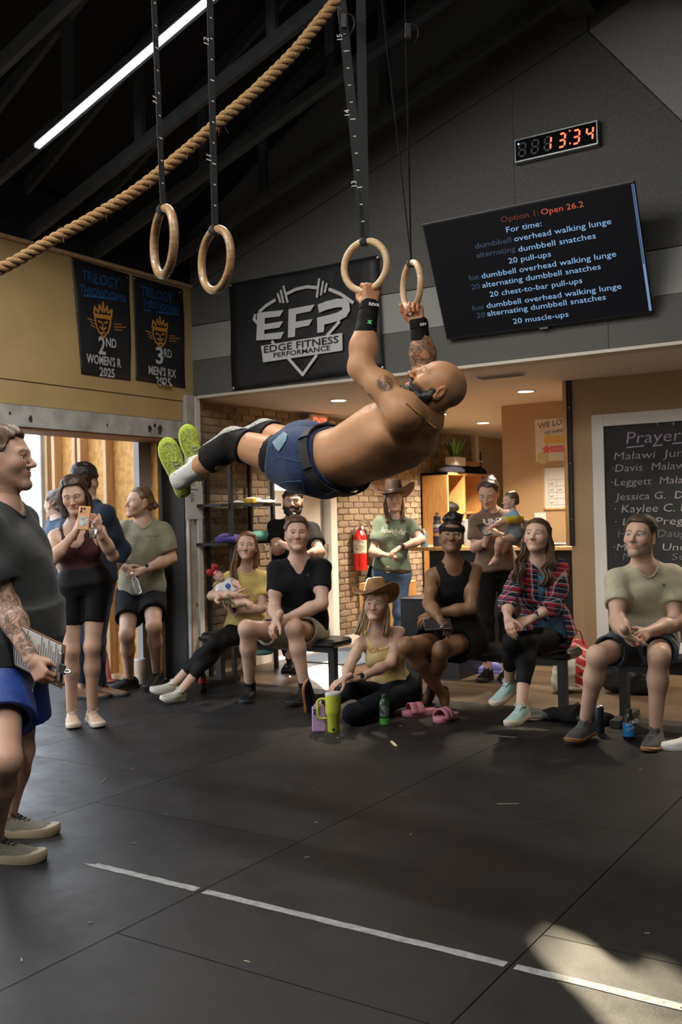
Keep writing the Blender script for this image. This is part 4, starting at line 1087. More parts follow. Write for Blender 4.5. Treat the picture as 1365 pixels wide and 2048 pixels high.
# ================================================================== the athlete on the rings
def athlete():
    f = Fig('shirtless bald bearded man swinging level from wooden rings in denim shorts', (-2.2, 3.7, 0), H=1.76, male=True, skin=(.53, .275, .14), build=1.19, arm=1.16, leg=1.10, tattoo=True)
    pel = at(625, 928, Y=3.72); neck = at(852, 832, Y=3.66)
    f.spine(pel, neck, (0.05, -1, .05), (0.0, -1, .25), bend=V(0, 0, -.035))
    f.J['sr'] = at(806, 822, Y=3.50); f.J['sl'] = at(862, 800, Y=3.87)
    f.J['er'] = at(722, 735, Y=3.48); f.J['wr'] = at(738, 618, Y=3.55)
    f.J['el'] = at(850, 735, Y=3.93); f.J['wl'] = at(839, 652, Y=3.90)
    f.J['hr'] = at(600, 926, Y=3.62); f.J['hl'] = at(618, 906, Y=3.82)
    f.J['kr'] = at(468, 886, Y=3.60); f.J['ar'] = at(366, 956, Y=3.66)
    f.J['kl'] = at(530, 868, Y=3.98); f.J['al'] = at(402, 926, Y=3.98)
    for q in 'rl':
        print('athlete', q, [round(float(np.linalg.norm(f.J[a+q]-f.J[b+q])), 3) for a, b in (('s', 'e'), ('e', 'w'), ('h', 'k'), ('k', 'a'))], f.J['w'+q].round(2))
    print('torso', np.linalg.norm(pel-neck), pel.round(2), neck.round(2))
    scalp = lambda v: .62*sstep(v[:, 2]*.8-v[:, 1]*.3, .0, .02)*sstep(-v[:, 1]+.25*v[:, 2], -.005, .035)*(1-sstep(v[:, 2], .085, .105))*1.0
    f.head(at(872, 776, Y=3.62), cdir(-.72, .66, .22), cdir(.66, .72, .08), beard='full', beardcol=(.022, .015, .011), brow=(.03, .02, .015), scalp=scalp, scalpcol=(.15, .10, .075), h=.0034,
           extra=lambda S: (S.ell((0, .070, -.108), (.036, .030, .030), k=.02), S.ell((0, .066, -.128), (.024, .022, .026), k=.02)))
    # beard volume is dark
    v, fc, c = f.parts[-1]; lv = ((v-f.J['head'])@f.HA.T)/f.hs
    c = mixc(c, (.022, .015, .011), sstep(-lv[:, 2], .078, .088)*sstep(lv[:, 1], .02, .035)); f.parts[-1] = (v, fc, c)
    f.hand('r', at(746, 566, Y=3.57)-f.J['wr'], cdir(-.35, .3, -.9), curl=(1.25, 1.35, .7), thumb=(.1, .6, -.9), tcurl=.5, h=.0038, scale=1.12)
    f.hand('l', at(832, 610, Y=3.90)-f.J['wl'], cdir(-.6, .2, .75), curl=(1.2, 1.3, .7), thumb=(.5, .8, -.6), tcurl=.5, h=.0038)
    def extra(S):
        # lats, shoulder blade and glutes give the back its shape
        for q, t in (('r', 1), ('l', 1)):
            S.ell(f.J['s'+q]*.5+f.J['neck']*.2+pel*.3+V(0, 0, -.03), (.13, .07, .075), k=.06)
            S.ell(f.J['s'+q], .074, k=.04)
    f.body(h=.0075, feet=False, extra=extra)
    def ink(v):
        d = np.zeros(len(v))
        a, b = f.J['el'], f.J['wl']; ba = b-a; h = np.clip(((v-a)@ba)/(ba@ba), 0, 1); r = np.linalg.norm(v-a-h[:, None]*ba, axis=1)
        d = np.maximum(d, (r < .075)*(h > .02)*(h < .98)*.9)
        for px, rad, am in (((772, 765), .035, .8), ((733, 800), .030, .9), ((720, 778), .018, .8), ((494, 865), .014, .8)):
            p = at(px[0], px[1], Y=3.42); q = v-p; q = q-np.outer(q@CF, CF); d = np.maximum(d, am*(np.linalg.norm(q, axis=1) < rad)*(v[:, 1] < 3.52))
        return d
    f.finish(ink)
    f.beard(hair_mat('black beard', (.014, .010, .008)), .008, 1.6)
    M_denim = mat('dark denim', (.012, .036, .115), .8, noise=(55, .45), bump=(320, .35, .003), sheen=.2)
    M_shortsin = cloth('black spandex', (.012, .012, .013), .6)
    f.pants(M_shortsin, 0.007, .45, waist=.16, name='compression_shorts', fold=0, h=.008, hollow=False)
    jean = f.pants(M_denim, .016, .30, waist=.335, name='denim_shorts', fold=.003, h=.0075, flare=.006, hollow=False)
    up = nrm(neck-pel); lo = pel-up*.07*f.k
    # waistband, belt loops, pale pocket lining, pocket stitching
    pts, R, W, D, t = f.sections(.0205)
    c0 = lo+(neck-lo)*.31; Rr = nrm(f.hR*.7+f.sR*.3); Ff = nrm(np.cross(up, Rr))
    wb = MB(); n = 40
    wid = W[2]*1.0; dep = D[2]*1.0
    def bp(a, z, g=0): ca, sa = math.cos(a), math.sin(a); k0 = (abs(ca)**2.3+abs(sa)**2.3)**(-1/2.3); return c0+f.bend*.8+Rr*ca*(wid+g)*k0+Ff*sa*(dep+g)*k0+up*z
    wb.loft([[bp(6.2832*j/n, z, g) for j in range(n)] for z, g in ((-.028, .003), (-.028, .010), (.018, .010), (.018, .003))], cap=False)
    wb.build('waistband', cloth('charcoal belt', (.03, .031, .034), .6), jean, True, auto=40)
    bvh = BVHTree.FromPolygons([v.co for v in jean.data.vertices], [p.vertices for p in jean.data.polygons])
    def onjean(px, off=.004):
        h = bvh.ray_cast(Vector(CAMP), Vector(ray(*px)).normalized()); return np.array(h[0])-CF*off if h[0] is not None else None
    pl = [onjean(p, .009) for p in ((547, 868), (556, 862), (568, 863), (575, 868), (573, 880), (566, 892), (558, 903), (551, 897), (545, 884))]; pl = [p for p in pl if p is not None]
    if len(pl) > 4:
        cen_ = sum(pl)/len(pl)-CF*.016; k = MB(); k.add([cen_]+pl, [(0, i+1, (i+1) % len(pl)+1) for i in range(len(pl))]); k.build('pocket_lining', cloth('pale blue lining', (.20, .31, .38)), jean, True)
    for ln in ([(557, 913), (575, 918), (597, 923), (620, 929)], [(598, 922), (604, 905), (611, 886)], [(557, 966), (580, 963), (603, 962)], [(603, 962), (607, 973), (612, 986)], [(640, 930), (648, 955), (658, 980)]):
        P_ = [q for q in (onjean(p, .003) for p in ln) if q is not None]
        if len(P_) > 1: k = MB(); k.tube(P_, .0022, 5); k.build('stitching', mat('denim stitch', (.06, .11, .20), .8), jean)
    M_stitch = mat('denim seam', (.045, .085, .16), .8)
    for a in (-.5, -1.35, -2.2, .35, 1.2, 2.6):
        k = MB(); k.tube([bp(a, -.034, .012), bp(a, -.01, .016), bp(a, .024, .012)], .007, 6, flat=(1, .5)); k.build('belt_loop', M_denim, jean)
    knee = {}
    M_sleeve = cloth('black knee sleeve', (.014, .014, .015), .7)
    M_slw = mat('white knee print', (.55, .55, .52), .7, noise=(150, .8, (.03, .03, .03)), stretch=(3, 1, .4))
    for q in 'rl':
        a, b, c = f.J['h'+q], f.J['k'+q], f.J['a'+q]
        S = SDF(); S.cap(b+(a-b)*.20, b, .082, .072, k=.02); S.cap(b, b+(c-b)*.46, .072, .073, k=.02); S.plane(b+(a-b)*.20, a-b); S.plane(b+(c-b)*.46, c-b)
        sl = f.garment('knee_sleeve', S, M_sleeve, .007)
        S = SDF(); fr = nrm(V(0, 0, 1)*.9+V(-.25, 0, 0))
        S.cap(b+(a-b)*.13, b, .0845, .0745, k=.02); S.cap(b, b+(c-b)*.40, .0745, .0755, k=.02); S.plane(b+(a-b)*.12, a-b); S.plane(b+(c-b)*.40, c-b); S.plane(b+fr*.038, -fr)
        v, fc = skin_surface(S, .006); mesh_obj('printed_patch', v, fc, M_slw, sl, True)
        d = nrm(c-b); f.sleeve_band('sock', c-d*.14, c+d*.05, .050, .049, mat('white sock', (.62, .62, .60), .8, bump=(60, .3)), .006, fold=.0015)
    M_lime = mat('lime shoe mesh', (.36, .44, .035), .6, noise=(90, .55, (.12, .15, .02)), bump=(200, .5))
    M_limesole = mat('lime sole', (.42, .56, .04), .5); M_dk = mat('black rubber tread', (.02, .02, .02), .7)
    f.J['fr'] = nrm(at(317, 914, Y=3.62)-at(347, 998, Y=3.66)); f.J['fur'] = nrm(nrm(f.J['kr']-f.J['ar'])*.62-CF*.72)
    f.J['fl'] = nrm(at(343, 868, Y=3.95)-at(362, 935, Y=3.98)); f.J['ful'] = nrm(nrm(f.J['kl']-f.J['al'])*.62-CF*.72)
    for q in 'rl': f.shoe(q, M_lime, M_limesole, mat('grey lace', (.11, .12, .10), .6), size=1.06, sole_t=.030, sole2=M_dk)
    # wrist wraps with white lettering, necklace
    M_wrap = cloth('black wrist wrap', (.014, .014, .015), .7); M_let = mat('white print', (.75, .75, .75), .6)
    for q in 'rl':
        w_, e_ = f.J['w'+q], f.J['e'+q]; d = nrm(w_-e_)
        wr = f.sleeve_band('wrist_wrap', w_-d*.125, w_+d*.035, .049, .037, M_wrap, .006, fold=.0016, noise_f=70)
        S = SDF(); S.cap(w_-d*.012, w_+d*.026, .043, .041, k=0); S.plane(w_-d*.012, -d); S.plane(w_+d*.026, d); v, fc = skin_surface(S, .006); mesh_obj('strap', v, fc, M_wrap, wr, True)
        side = nrm(np.cross(d, CF)); out = nrm(-CF-d*(-CF@d)); 
        if q == 'r':
            lettering('REVA', w_-d*.003+out*.0435-side*.004+side*.006, -side if (-side)@CR > 0 else side, d, M_let, wr, h=.013, bold=.02)
            lettering('x', w_-d*.085+out*.0475, -side if (-side)@CR > 0 else side, d, mat('green print', (.10, .55, .25), .6), wr, h=.02, bold=.06)
        else: lettering('REV', w_-d*.003+out*.0435, -side if (-side)@CR > 0 else side, d, M_let, wr, h=.012, bold=.02)
    mb = MB(); P = []; bo = f.body_obj.data
    bvh = BVHTree.FromPolygons([v.co for v in bo.vertices], [p.vertices for p in bo.polygons])
    for px in ((812, 806), (824, 815), (836, 825), (848, 836), (860, 847), (872, 857), (884, 865), (893, 864), (897, 853), (896, 838)):
        h = bvh.ray_cast(Vector(CAMP), Vector(ray(*px)).normalized())
        if h[0] is not None: P.append(np.array(h[0])-CF*.004)
    P = curve_pts(P, 4)
    mb.tube(P, .0026, 6); mb.build('necklace', mat('gold', (.75, .48, .14), .3, 1.0, bump=(900, .8)), f.root, True)
    return f
athlete()
# ================================================================== the onlookers
FAIR = (.56, .365, .275); MED = (.50, .31, .21)
def lens(f, tag_=''):
    for q in 'rl':
        pass
# ---------------------------------------------------------------- man in the cream T-shirt, right end
def man_cream():
    f = Fig('seated man in a cream T-shirt and slate shorts, in front of the chalkboard', (-1.75, 6.0, 0), 1.80, True, FAIR, build=1.0)
    f.spine(at(1292, 1287, Y=6.10), at(1290, 1138, Y=6.02), cdir(-1, 0, .10), cdir(-1, .02, .05), bend=V(0, .02, 0))
    f.limb('r', 'arm', (1236, 1243), -1, (1254, 1268), -1); f.limb('l', 'arm', (1352, 1247), -1, (1297, 1264), -1)
    f.limb('r', 'leg', (1196, 1312), -1, (1172, 1440), 1); f.limb('l', 'leg', (1319, 1312), -1, (1312, 1456), 1)
    for q, tp in (('r', (1130, 1489)), ('l', (1289, 1504))):
        f.J['f'+q] = nrm((at(*tp, Z=.03)-f.J['a'+q])*V(1, 1, 0)); f.J['fu'+q] = V(0, 0, 1)
    hm = hair_mat('brown grey hair', (.075, .052, .038))
    f.head(at(1281, 1074, Y=5.97), cdir(-.62, .12, .78), cdir(.0, 1, .05), beard='stubble', beardcol=(.26, .22, .19), brow=(.10, .065, .045), eye=(.10, .16, .22), gaze=cdir(-.75, .30, .6),
           scalp=lambda v: .8*sstep(v[:, 2], .0, .03)*sstep(-v[:, 1]+.05, 0, .04), scalpcol=(.07, .05, .04))
    f.hand('r', at(1265, 1292, d=5.60)-f.J['wr'], cdir(.6, -.5, -.6), curl=(.7, .8, .4)); f.hand('l', at(1268, 1284, d=5.56)-f.J['wl'], cdir(-.3, -.5, -.8), curl=(.45, .6, .3), spread=.1)
    f.body(h=.010, feet=False); f.finish()
    f.hair_cap(hm, .009, front=.072, side=.03, top=.012, nape=-.035)
    t = f.shirt(cloth('cream jersey', (.44, .41, .30)), .018, .62, hem=.10, seed=4)
    up = V(0, 0, 1)
    print_on('H', (1328, 1170), 5.7, f.fwd(), -f.sR, up, .016, mat('black print', (.015, .015, .015), .6), t, bold=.03)
    f.pants(cloth('slate shorts', (.055, .075, .095)), .014, .70, waist=.24, name='shorts', flare=.006)
    for q in 'rl': f.shoe(q, cloth('grey knit', (.055, .052, .052)), mat('gum sole', (.30, .15, .055), .5), mat('grey lace', (.05, .05, .05), .7), sole_t=.02)
man_cream()

# ---------------------------------------------------------------- woman in plaid
def woman_plaid():
    f = Fig('seated woman in a red and navy plaid shirt with long wavy brown pigtails', (-2.55, 6.1, 0), 1.68, False, FAIR, build=.98)
    f.spine(at(1094, 1278, Y=6.22), at(1076, 1130, Y=6.08), cdir(-.93, 0, .30), cdir(-.97, 0, .22))
    f.limb('r', 'arm', (1016, 1205), -1, (1016, 1236), -1); f.limb('l', 'arm', (1104, 1214), -1, (1066, 1236), -1)
    f.limb('r', 'leg', (1026, 1284), -1, (1020, 1366), 1); f.limb('l', 'leg', (1056, 1282), -1, (1045, 1414), -1)
    f.J['ar'] = at(1019, 1362, Y=5.93); f.J['al'] = at(1043, 1412, Y=5.68)
    f.J['fr'] = nrm(at(974, 1402, Y=5.75)-f.J['ar']+V(0, 0, .02)); f.J['fur'] = nrm(V(0, -.2, 1)); f.J['fl'] = nrm((at(1012, 1478, Z=.02)-f.J['al'])*V(1, 1, .12)); f.J['ful'] = V(0, 0, 1)
    f.head(at(1075, 1074, Y=6.05), cdir(-.42, .22, .85), cdir(.05, 1, -.1), brow=(.10, .06, .035), gaze=cdir(-.5, .5, .7), eye=(.10, .09, .06), scalp=lambda v: .9*sstep(v[:, 2]-.25*v[:, 1], .045, .06)+.9*sstep(-v[:, 1], .02, .04), scalpcol=(.06, .035, .02), mouth=-.4)
    f.hand('r', at(1022, 1262, d=f_d(f, 'wr')-.05)-f.J['wr'], cdir(.5, -.7, -.4), curl=(.35, .4, .2)); f.hand('l', at(1033, 1252, d=f_d(f, 'wl')-.03)-f.J['wl'], cdir(-.1, -.8, -.5), curl=(.3, .35, .2), spread=.15)
    f.body(h=.010, feet=False); f.finish()
    hm = hair_mat('long brown hair', (.085, .045, .022), (.035, .018, .010))
    f.hair_cap(hm, .009, front=.074, side=.035, nape=-.075)
    L = [([(-.066, .0, .03), (-.082, -.02, -.05), (-.085, -.005, -.11), (-.105, .05, -.17), (-.080, .080, -.22), (-.108, .09, -.27), (-.082, .09, -.32)], 30, .018),
         ([(.066, .0, .03), (.082, -.02, -.05), (.080, -.01, -.11), (.092, .045, -.17), (.066, .080, -.22), (.092, .09, -.28), (.068, .09, -.34)], 30, .018)]
    f.locks(L, hm, .0075)
    t = f.shirt(cloth('blue jersey', (.085, .20, .33)), .008, 0, hem=.12, name='blue_top', seed=6, h=.009, fold=.002, crew=.02)
    S = plaid_mat()
    f2 = f.shirt(S, .022, 1.45, hem=-.12, name='plaid_shirt', seed=7, hem_ease=.02, fold=.005, h=.0095)
    # open front: cut a wedge so the blue top shows
    me = f2.data; up = nrm(f.J['neck']-f.J['pel']); fw = f.fwd(); N = f.J['neck']
    import bmesh
    bm = bmesh.new(); bm.from_mesh(me); dele = []
    for fc in bm.faces:
        c = np.array(fc.calc_center_median()); r = c-N; z = -(r@up); x = r@f.sR; y = r@fw
        if not (y > .045 and 0 < z < .50 and abs(x-.004) < .09): continue
        da = min(np.linalg.norm(c-(f.J[p_]+(f.J[q_]-f.J[p_])*t_)) for p_, q_ in (('sr', 'er'), ('sl', 'el'), ('er', 'wr'), ('el', 'wl')) for t_ in (0, .2, .4, .6, .8, 1))
        if y > .045 and 0 < z < .50 and da > .075 and abs(x-.004) < .030+.058*min(1, z/.30): dele.append(fc)
    bmesh.ops.delete(bm, geom=dele, context='FACES'); bm.to_mesh(me); bm.free(); me.update()
    f.pants(cloth('black leggings', (.011, .011, .012), .7, .05), .006, 1.82, waist=.30, name='leggings', fold=.001)
    for q in 'rl': f.shoe(q, mat('mint knit', (.33, .48, .46), .7, noise=(120, .3), bump=(180, .4)), mat('cream sole', (.55, .47, .36), .5), mat('mint lace', (.40, .56, .54), .6), sole_t=.034, sole2=mat('black tread', (.015, .02, .018), .7))
    watch(f, 'l')
def f_d(f, j): return depth(f.J[j])
def watch(f, q, face=(.02, .025, .03), strap=(.03, .05, .06)):
    w_, e_ = f.J['w'+q], f.J['e'+q]; d = nrm(w_-e_); o = nrm(-CF*.8+V(0, 0, .45)); o = nrm(o-d*(o@d)); c = w_-d*.022
    r = .0295*f.k*(1 if f.male else .86); sd = np.cross(d, o)
    m = MB(); n = 28
    m.loft([[c+d*z+(o*math.cos(a)+sd*math.sin(a))*(r+g) for a in (6.2832*j/n for j in range(n))] for z, g in ((-.010, .001), (-.010, .004), (.010, .004), (.010, .001))], cap=False)
    wt = m.build('watch', mat('strap %s' % (strap,), strap, .5), f.root, True, auto=50)
    MB().obox(c+o*(r+.006), d, sd, o, .018, .016, .005, .004).build('watch_case', mat('watch case', (.08, .08, .085), .3, .7), wt)
    MB().obox(c+o*(r+.0112), d, sd, o, .015, .013, .0008).build('watch_face', mat('watch glass %s' % (face,), face, .08), wt)
woman_plaid()

# ---------------------------------------------------------------- woman in the black tank dress with glasses
def woman_black():
    f = Fig('seated woman in a black sleeveless dress with round glasses and hair in a top bun', (-3.1, 6.1, 0), 1.70, False, (.225, .118, .064), build=1.10, arm=1.12, leg=1.08)
    f.spine(at(918, 1282, Y=6.22), at(906, 1132, Y=6.10), cdir(-.97, -.02, .2), cdir(-1, -.02, .1))
    f.limb('r', 'arm', (858, 1207), -1, (880, 1238), -1); f.limb('l', 'arm', (941, 1217), -1, (868, 1227), -1)
    f.limb('r', 'leg', (812, 1292), -1, (882, 1384), 1); f.limb('l', 'leg', (884, 1300), -1, (864, 1385), 1)
    f.J['ar'] = at(884, 1386, Y=6.18); f.J['al'] = at(862, 1384, Y=6.35)
    f.J['fr'] = nrm(V(.25, -.5, -.85)); f.J['fur'] = nrm(f.J['kr']-f.J['ar']+V(0, -.5, 0)); f.J['fl'] = nrm(V(-.2, -.5, -.75)); f.J['ful'] = nrm(f.J['kl']-f.J['al'])
    f.head(at(904, 1076, Y=6.06), cdir(-.08, .22, .95), cdir(.04, 1, -.15), brow=(.02, .012, .01), gaze=cdir(-.15, .5, .85), eye=(.04, .02, .012), lip=(.22, .085, .065), fat=.006, blush=.1,
           scalp=lambda v: .9*sstep(v[:, 2]-.25*v[:, 1], .058, .07), scalpcol=(.015, .012, .01))
    f.hand('r', at(893, 1256, d=f_d(f, 'wr')-.03)-f.J['wr'], cdir(-.2, -.7, -.6), curl=(.4, .6, .3), spread=.1); f.hand('l', at(846, 1240, d=f_d(f, 'wl')-.03)-f.J['wl'], cdir(.0, -.8, -.5), curl=(.35, .5, .3), spread=.15)
    f.body(h=.010, feet=True); f.finish()
    hm = hair_mat('black hair', (.012, .010, .010))
    f.hair_cap(hm, .008, front=.070, side=.035, nape=-.05)
    S = SDF(); S.ell((0, -.030, .130), (.066, .064, .050), k=.01).noise(.004, 90, 3); v, fc = skin_surface(S, .006); mesh_obj('hair_bun', f.J['head']+f.hs*(v@f.HA), fc, hm, f.root, True)
    # headband
    S = SDF(); S.ell((0, -.010, .036), (.0885, .108, .100), k=0); S.plane((0, .03, .070), nrm(V(0, .35, 1))); S.plane((0, .03, .040), nrm(V(0, -.35, -1))); v, fc = skin_surface(S, .005)
    mesh_obj('headband', f.J['head']+f.hs*(v@f.HA), fc, cloth('black jersey', (.014, .014, .015)), f.root, True)
    g = MB()
    for q in (-1, 1): g.torus(f.loc((q*.032, .102, -.004)), f.hF, .0235*f.hs, .0013, 28, 6); g.tube([f.loc((q*.055, .100, .002)), f.loc((q*.075, .06, .004)), f.loc((q*.080, -.005, .004))], .0013, 5)
    g.tube([f.loc((-.009, .106, .002)), f.loc((0, .108, .004)), f.loc((.009, .106, .002))], .0013, 5); g.build('glasses', mat('gold wire', (.6, .45, .25), .3, 1.0), f.root, True)
    f.tank(cloth('black rib', (.012, .012, .013), .8, .05), .008, .05, strap=.50, drop=.0, arm_r=.078, name='dress_top')
    f.pants(cloth('black skirt', (.012, .012, .013), .85, .05), .014, .52, waist=.40, name='skirt', flare=.03, kk=.09)
    watch(f, 'l', strap=(.5, .48, .44))
    m = MB()
    for q, px in (('r', (884, 1253)), ('l', (850, 1237))): m.torus(at(*px, d=f_d(f, 'w'+q)-.075), cdir(.2, -.9, -.2), .010, .0022, 18, 6)
    m.build('rings', mat('silver', (.7, .7, .7), .25, 1.0), f.root, True)
woman_black()

# ---------------------------------------------------------------- woman with the straw-coloured hat on the floor
def hat(f, m, band, c, up, fwd, R=.17, crown=.105, curl=.075, name='cowboy_hat', tilt=0, dip=.02, w=.075, l=.098):
    up = nrm(up); fwd = nrm(np.asarray(fwd)-up*(np.asarray(fwd)@up)); rt = np.cross(fwd, up); mb = MB(); rings = []; n = 44
    def P(a, rx, ry, z): return c+rt*math.cos(a)*rx+fwd*math.sin(a)*ry+up*z
    prof = []
    for th in (-.004, .0):                           # underside outwards, then back over the top
        pass
    def brim(a, t, th):
        rx = w+(R*.93-w)*t; ry = l+(R*1.12-l)*t; z = curl*(t**1.7)*abs(math.cos(a))**2.2-dip*t*abs(math.sin(a))**2; return P(a, rx, ry, z+th)
    A = [6.2832*j/n for j in range(n)]
    rings.append([P(a, w-.004, l-.004, .03) for a in A])
    for t in (0, .3, .6, .85, 1.0): rings.append([brim(a, t, -.003) for a in A])
    for t in (1.0, .85, .6, .3, .04): rings.append([brim(a, t, .003) for a in A])
    for z, s_ in ((.03, 1.0), (.06, .97), (.09, .90), (.105, .80), (.112, .62), (.104, .40), (.090, .15)):
        zz = z*crown/.105
        rings.append([P(a, (w+.003)*s_*(1-.30*sstep(np.array([math.sin(a)]), .2, 1)[0]*(z/.105)), (l+.003)*(s_ if s_ > .7 else s_), zz+(.012*abs(math.cos(a)) if z > .1 else 0)) for a in A])
    mb.loft(rings, cap=False); h = mb.build(name, m, f.root, True)
    b = MB(); b.loft([[P(a, w+.005, l+.005, .008) for a in A], [P(a, w+.0055, l+.0055, .012) for a in A], [P(a, w+.0045, l+.0045, .028) for a in A], [P(a, w+.002, l+.002, .030) for a in A]], cap=False); b.build('hat_band', band, h, True)
    return h
def woman_floor():
    f = Fig('woman sitting on the mats in a tan cowboy hat and pale yellow tank top', (-3.45, 5.75, 0), 1.68, False, FAIR, build=.97)
    f.spine(at(790, 1388, Y=6.02), at(756, 1262, Y=5.92), cdir(-.97, .02, -.2), cdir(-.99, 0, .12))
    f.limb('r', 'arm', (700, 1332), -1, (690, 1357), -1, .93, .9); D = depth(f.J['sl']); f.limb('l', 'arm', at(783, 1326, d=D-.13), 0, at(716, 1358, d=D-.33), 0)
    f.J['kr'] = at(702, 1376, Y=5.68); f.J['ar'] = at(634, 1412, Y=5.70); f.J['kl'] = at(706, 1428, Y=5.45); f.J['al'] = at(742, 1440, Y=5.72)
    f.J['fr'] = nrm(cdir(-.05, .9, .35)); f.J['fur'] = nrm(f.J['kr']-f.J['ar'])
    f.J['fl'] = nrm(V(.9, -.2, -.1)); f.J['ful'] = V(0, 0, 1)
    f.head(at(752, 1210, Y=5.86), cdir(-.18, .14, .97), cdir(.06, 1, -.08), brow=(.16, .10, .06), gaze=cdir(-.1, .35, .9), eye=(.10, .14, .18), scalp=lambda v: .9*sstep(v[:, 2]-.25*v[:, 1], .05, .06), scalpcol=(.2, .14, .09))
    f.hand('r', at(664, 1372, d=f_d(f, 'wr')-.04)-f.J['wr'], cdir(.1, -.9, -.3), curl=(.25, .35, .2)); f.hand('l', at(674, 1364, d=f_d(f, 'wl')-.04)-f.J['wl'], cdir(0, -.9, -.3), curl=(.25, .35, .2), spread=.1)
    f.body(h=.010, feet=False); f.finish()
    hm = hair_mat('blonde hair', (.36, .25, .14), (.20, .13, .07))
    f.hair_cap(hm, .008, front=.050, side=.03, nape=-.06)
    f.locks([([(-.070, .005, .02), (-.080, -.012, -.05), (-.078, -.012, -.12), (-.070, -.02, -.19)], 24, .012), ([(.070, .005, .02), (.080, -.012, -.05), (.088, -.012, -.12), (.105, -.01, -.20)], 30, .014), ([(0, -.10, .0), (0, -.105, -.08), (0, -.10, -.2)], 20, .03)], hm, .006)
    M_h = mat('tan felt', (.30, .165, .06), .75, noise=(20, .3), bump=(120, .2))
    hat(f, M_h, mat('hat band', (.12, .06, .03), .6), f.loc((.004, -.010, .062)), f.hU+f.HX*.10-f.hF*.14, f.hF+f.HX*.35)
    t = f.tank(mat('yellow tie dye', (.55, .47, .26), .85, noise=(9, .35, (.52, .34, .10)), bump=(60, .1)), .008, .22, strap=.62, drop=.05, arm_r=.080)
    print_on('NOBULL', (753, 1294), 5.6, f.fwd(), -f.sR, nrm(f.J['neck']-f.J['pel']), .030, mat('mustard print', (.42, .20, .03), .6), t, bold=.02, width=.165)
    f.pants(cloth('dark jeans', (.014, .017, .026)), .010, 1.9, waist=.36, name='jeans', fold=.002)
    f.shoe('r', cloth('black canvas', (.014, .013, .013)), mat('orange gum edge', (.33, .13, .03), .5), None, sole_t=.022, sole2=M_black)
    f.shoe('l', cloth('black canvas', (.014, .013, .013)), mat('orange gum edge', (.33, .13, .03), .5), None, sole_t=.022, sole2=M_black)
    watch(f, 'l', strap=(.02, .02, .022))
woman_floor()

# ---------------------------------------------------------------- man in the black T-shirt
def man_black():
    f = Fig('seated man in a black V-neck T-shirt and khaki shorts with clasped hands', (-4.5, 6.2, 0), 1.84, True, FAIR, build=1.02)
    f.spine(at(604, 1268, Y=6.28), at(599, 1124, Y=6.16), cdir(-.99, .03, .05), cdir(-1, .06, .02), bend=V(0, .02, 0))
    f.limb('r', 'arm', (549, 1219), -1, (554, 1238), -1); f.limb('l', 'arm', (644, 1208), -1, (574, 1236), -1)
    f.limb('r', 'leg', (494, 1257), -1, (502, 1372), -1); f.limb('l', 'leg', (588, 1257), -1, (612, 1378), 1)
    f.J['ar'] = at(500, 1374, Y=5.93); f.J['al'] = at(611, 1376, Y=5.98)
    f.J['fr'] = nrm((at(468, 1424, Z=.02)-f.J['ar'])*V(1, 1, 0)); f.J['fl'] = nrm(V(.05, -1, 0)); f.J['fur'] = f.J['ful'] = V(0, 0, 1)
    f.head(at(594, 1068, Y=6.12), cdir(.10, .08, 1), cdir(-.03, 1, 0), brow=(.10, .06, .04), gaze=cdir(.15, .38, .9), eye=(.06, .05, .04), mouth=.5, scalp=lambda v: .8*sstep(v[:, 2], .01, .04)*sstep(-v[:, 1]+.06, 0, .03), scalpcol=(.09, .055, .035))
    f.hand('r', at(541, 1262, d=f_d(f, 'wr')-.04)-f.J['wr'], cdir(.7, -.2, -.5), curl=(.5, .6, .4), spread=.25); f.hand('l', at(542, 1254, d=f_d(f, 'wl')-.05)-f.J['wl'], cdir(-.2, -.4, -.9), curl=(.4, .6, .4), spread=.25)
    f.body(h=.010, feet=False); f.finish()
    hm = hair_mat('short brown hair', (.12, .070, .038))
    f.hair_cap(hm, .008, front=.074, side=.035, top=.014, nape=-.04)
    t = f.shirt(cloth('black jersey tee', (.013, .014, .017)), .014, .58, hem=.08, vneck=.07, seed=9, h=.0075)
    print_on('H', (616, 1150), 6.6, f.fwd(), -f.sR, V(0, 0, 1), .018, mat('dark logo', (.05, .055, .06), .5), t, bold=.03)
    f.pants(cloth('khaki shorts', (.36, .33, .26)), .013, .55, waist=.24, name='shorts', flare=.005)
    for q in 'rl':
        f.shoe(q, cloth('black shoe', (.012, .012, .012), .6), M_black, mat('black lace', (.02, .02, .02), .6), high=.03)
        d = nrm(f.J['k'+q]-f.J['a'+q]); f.sleeve_band('sock', f.J['a'+q]-d*.03, f.J['a'+q]+d*.05, .046, .046, cloth('black sock', (.012, .012, .012)))
man_black()

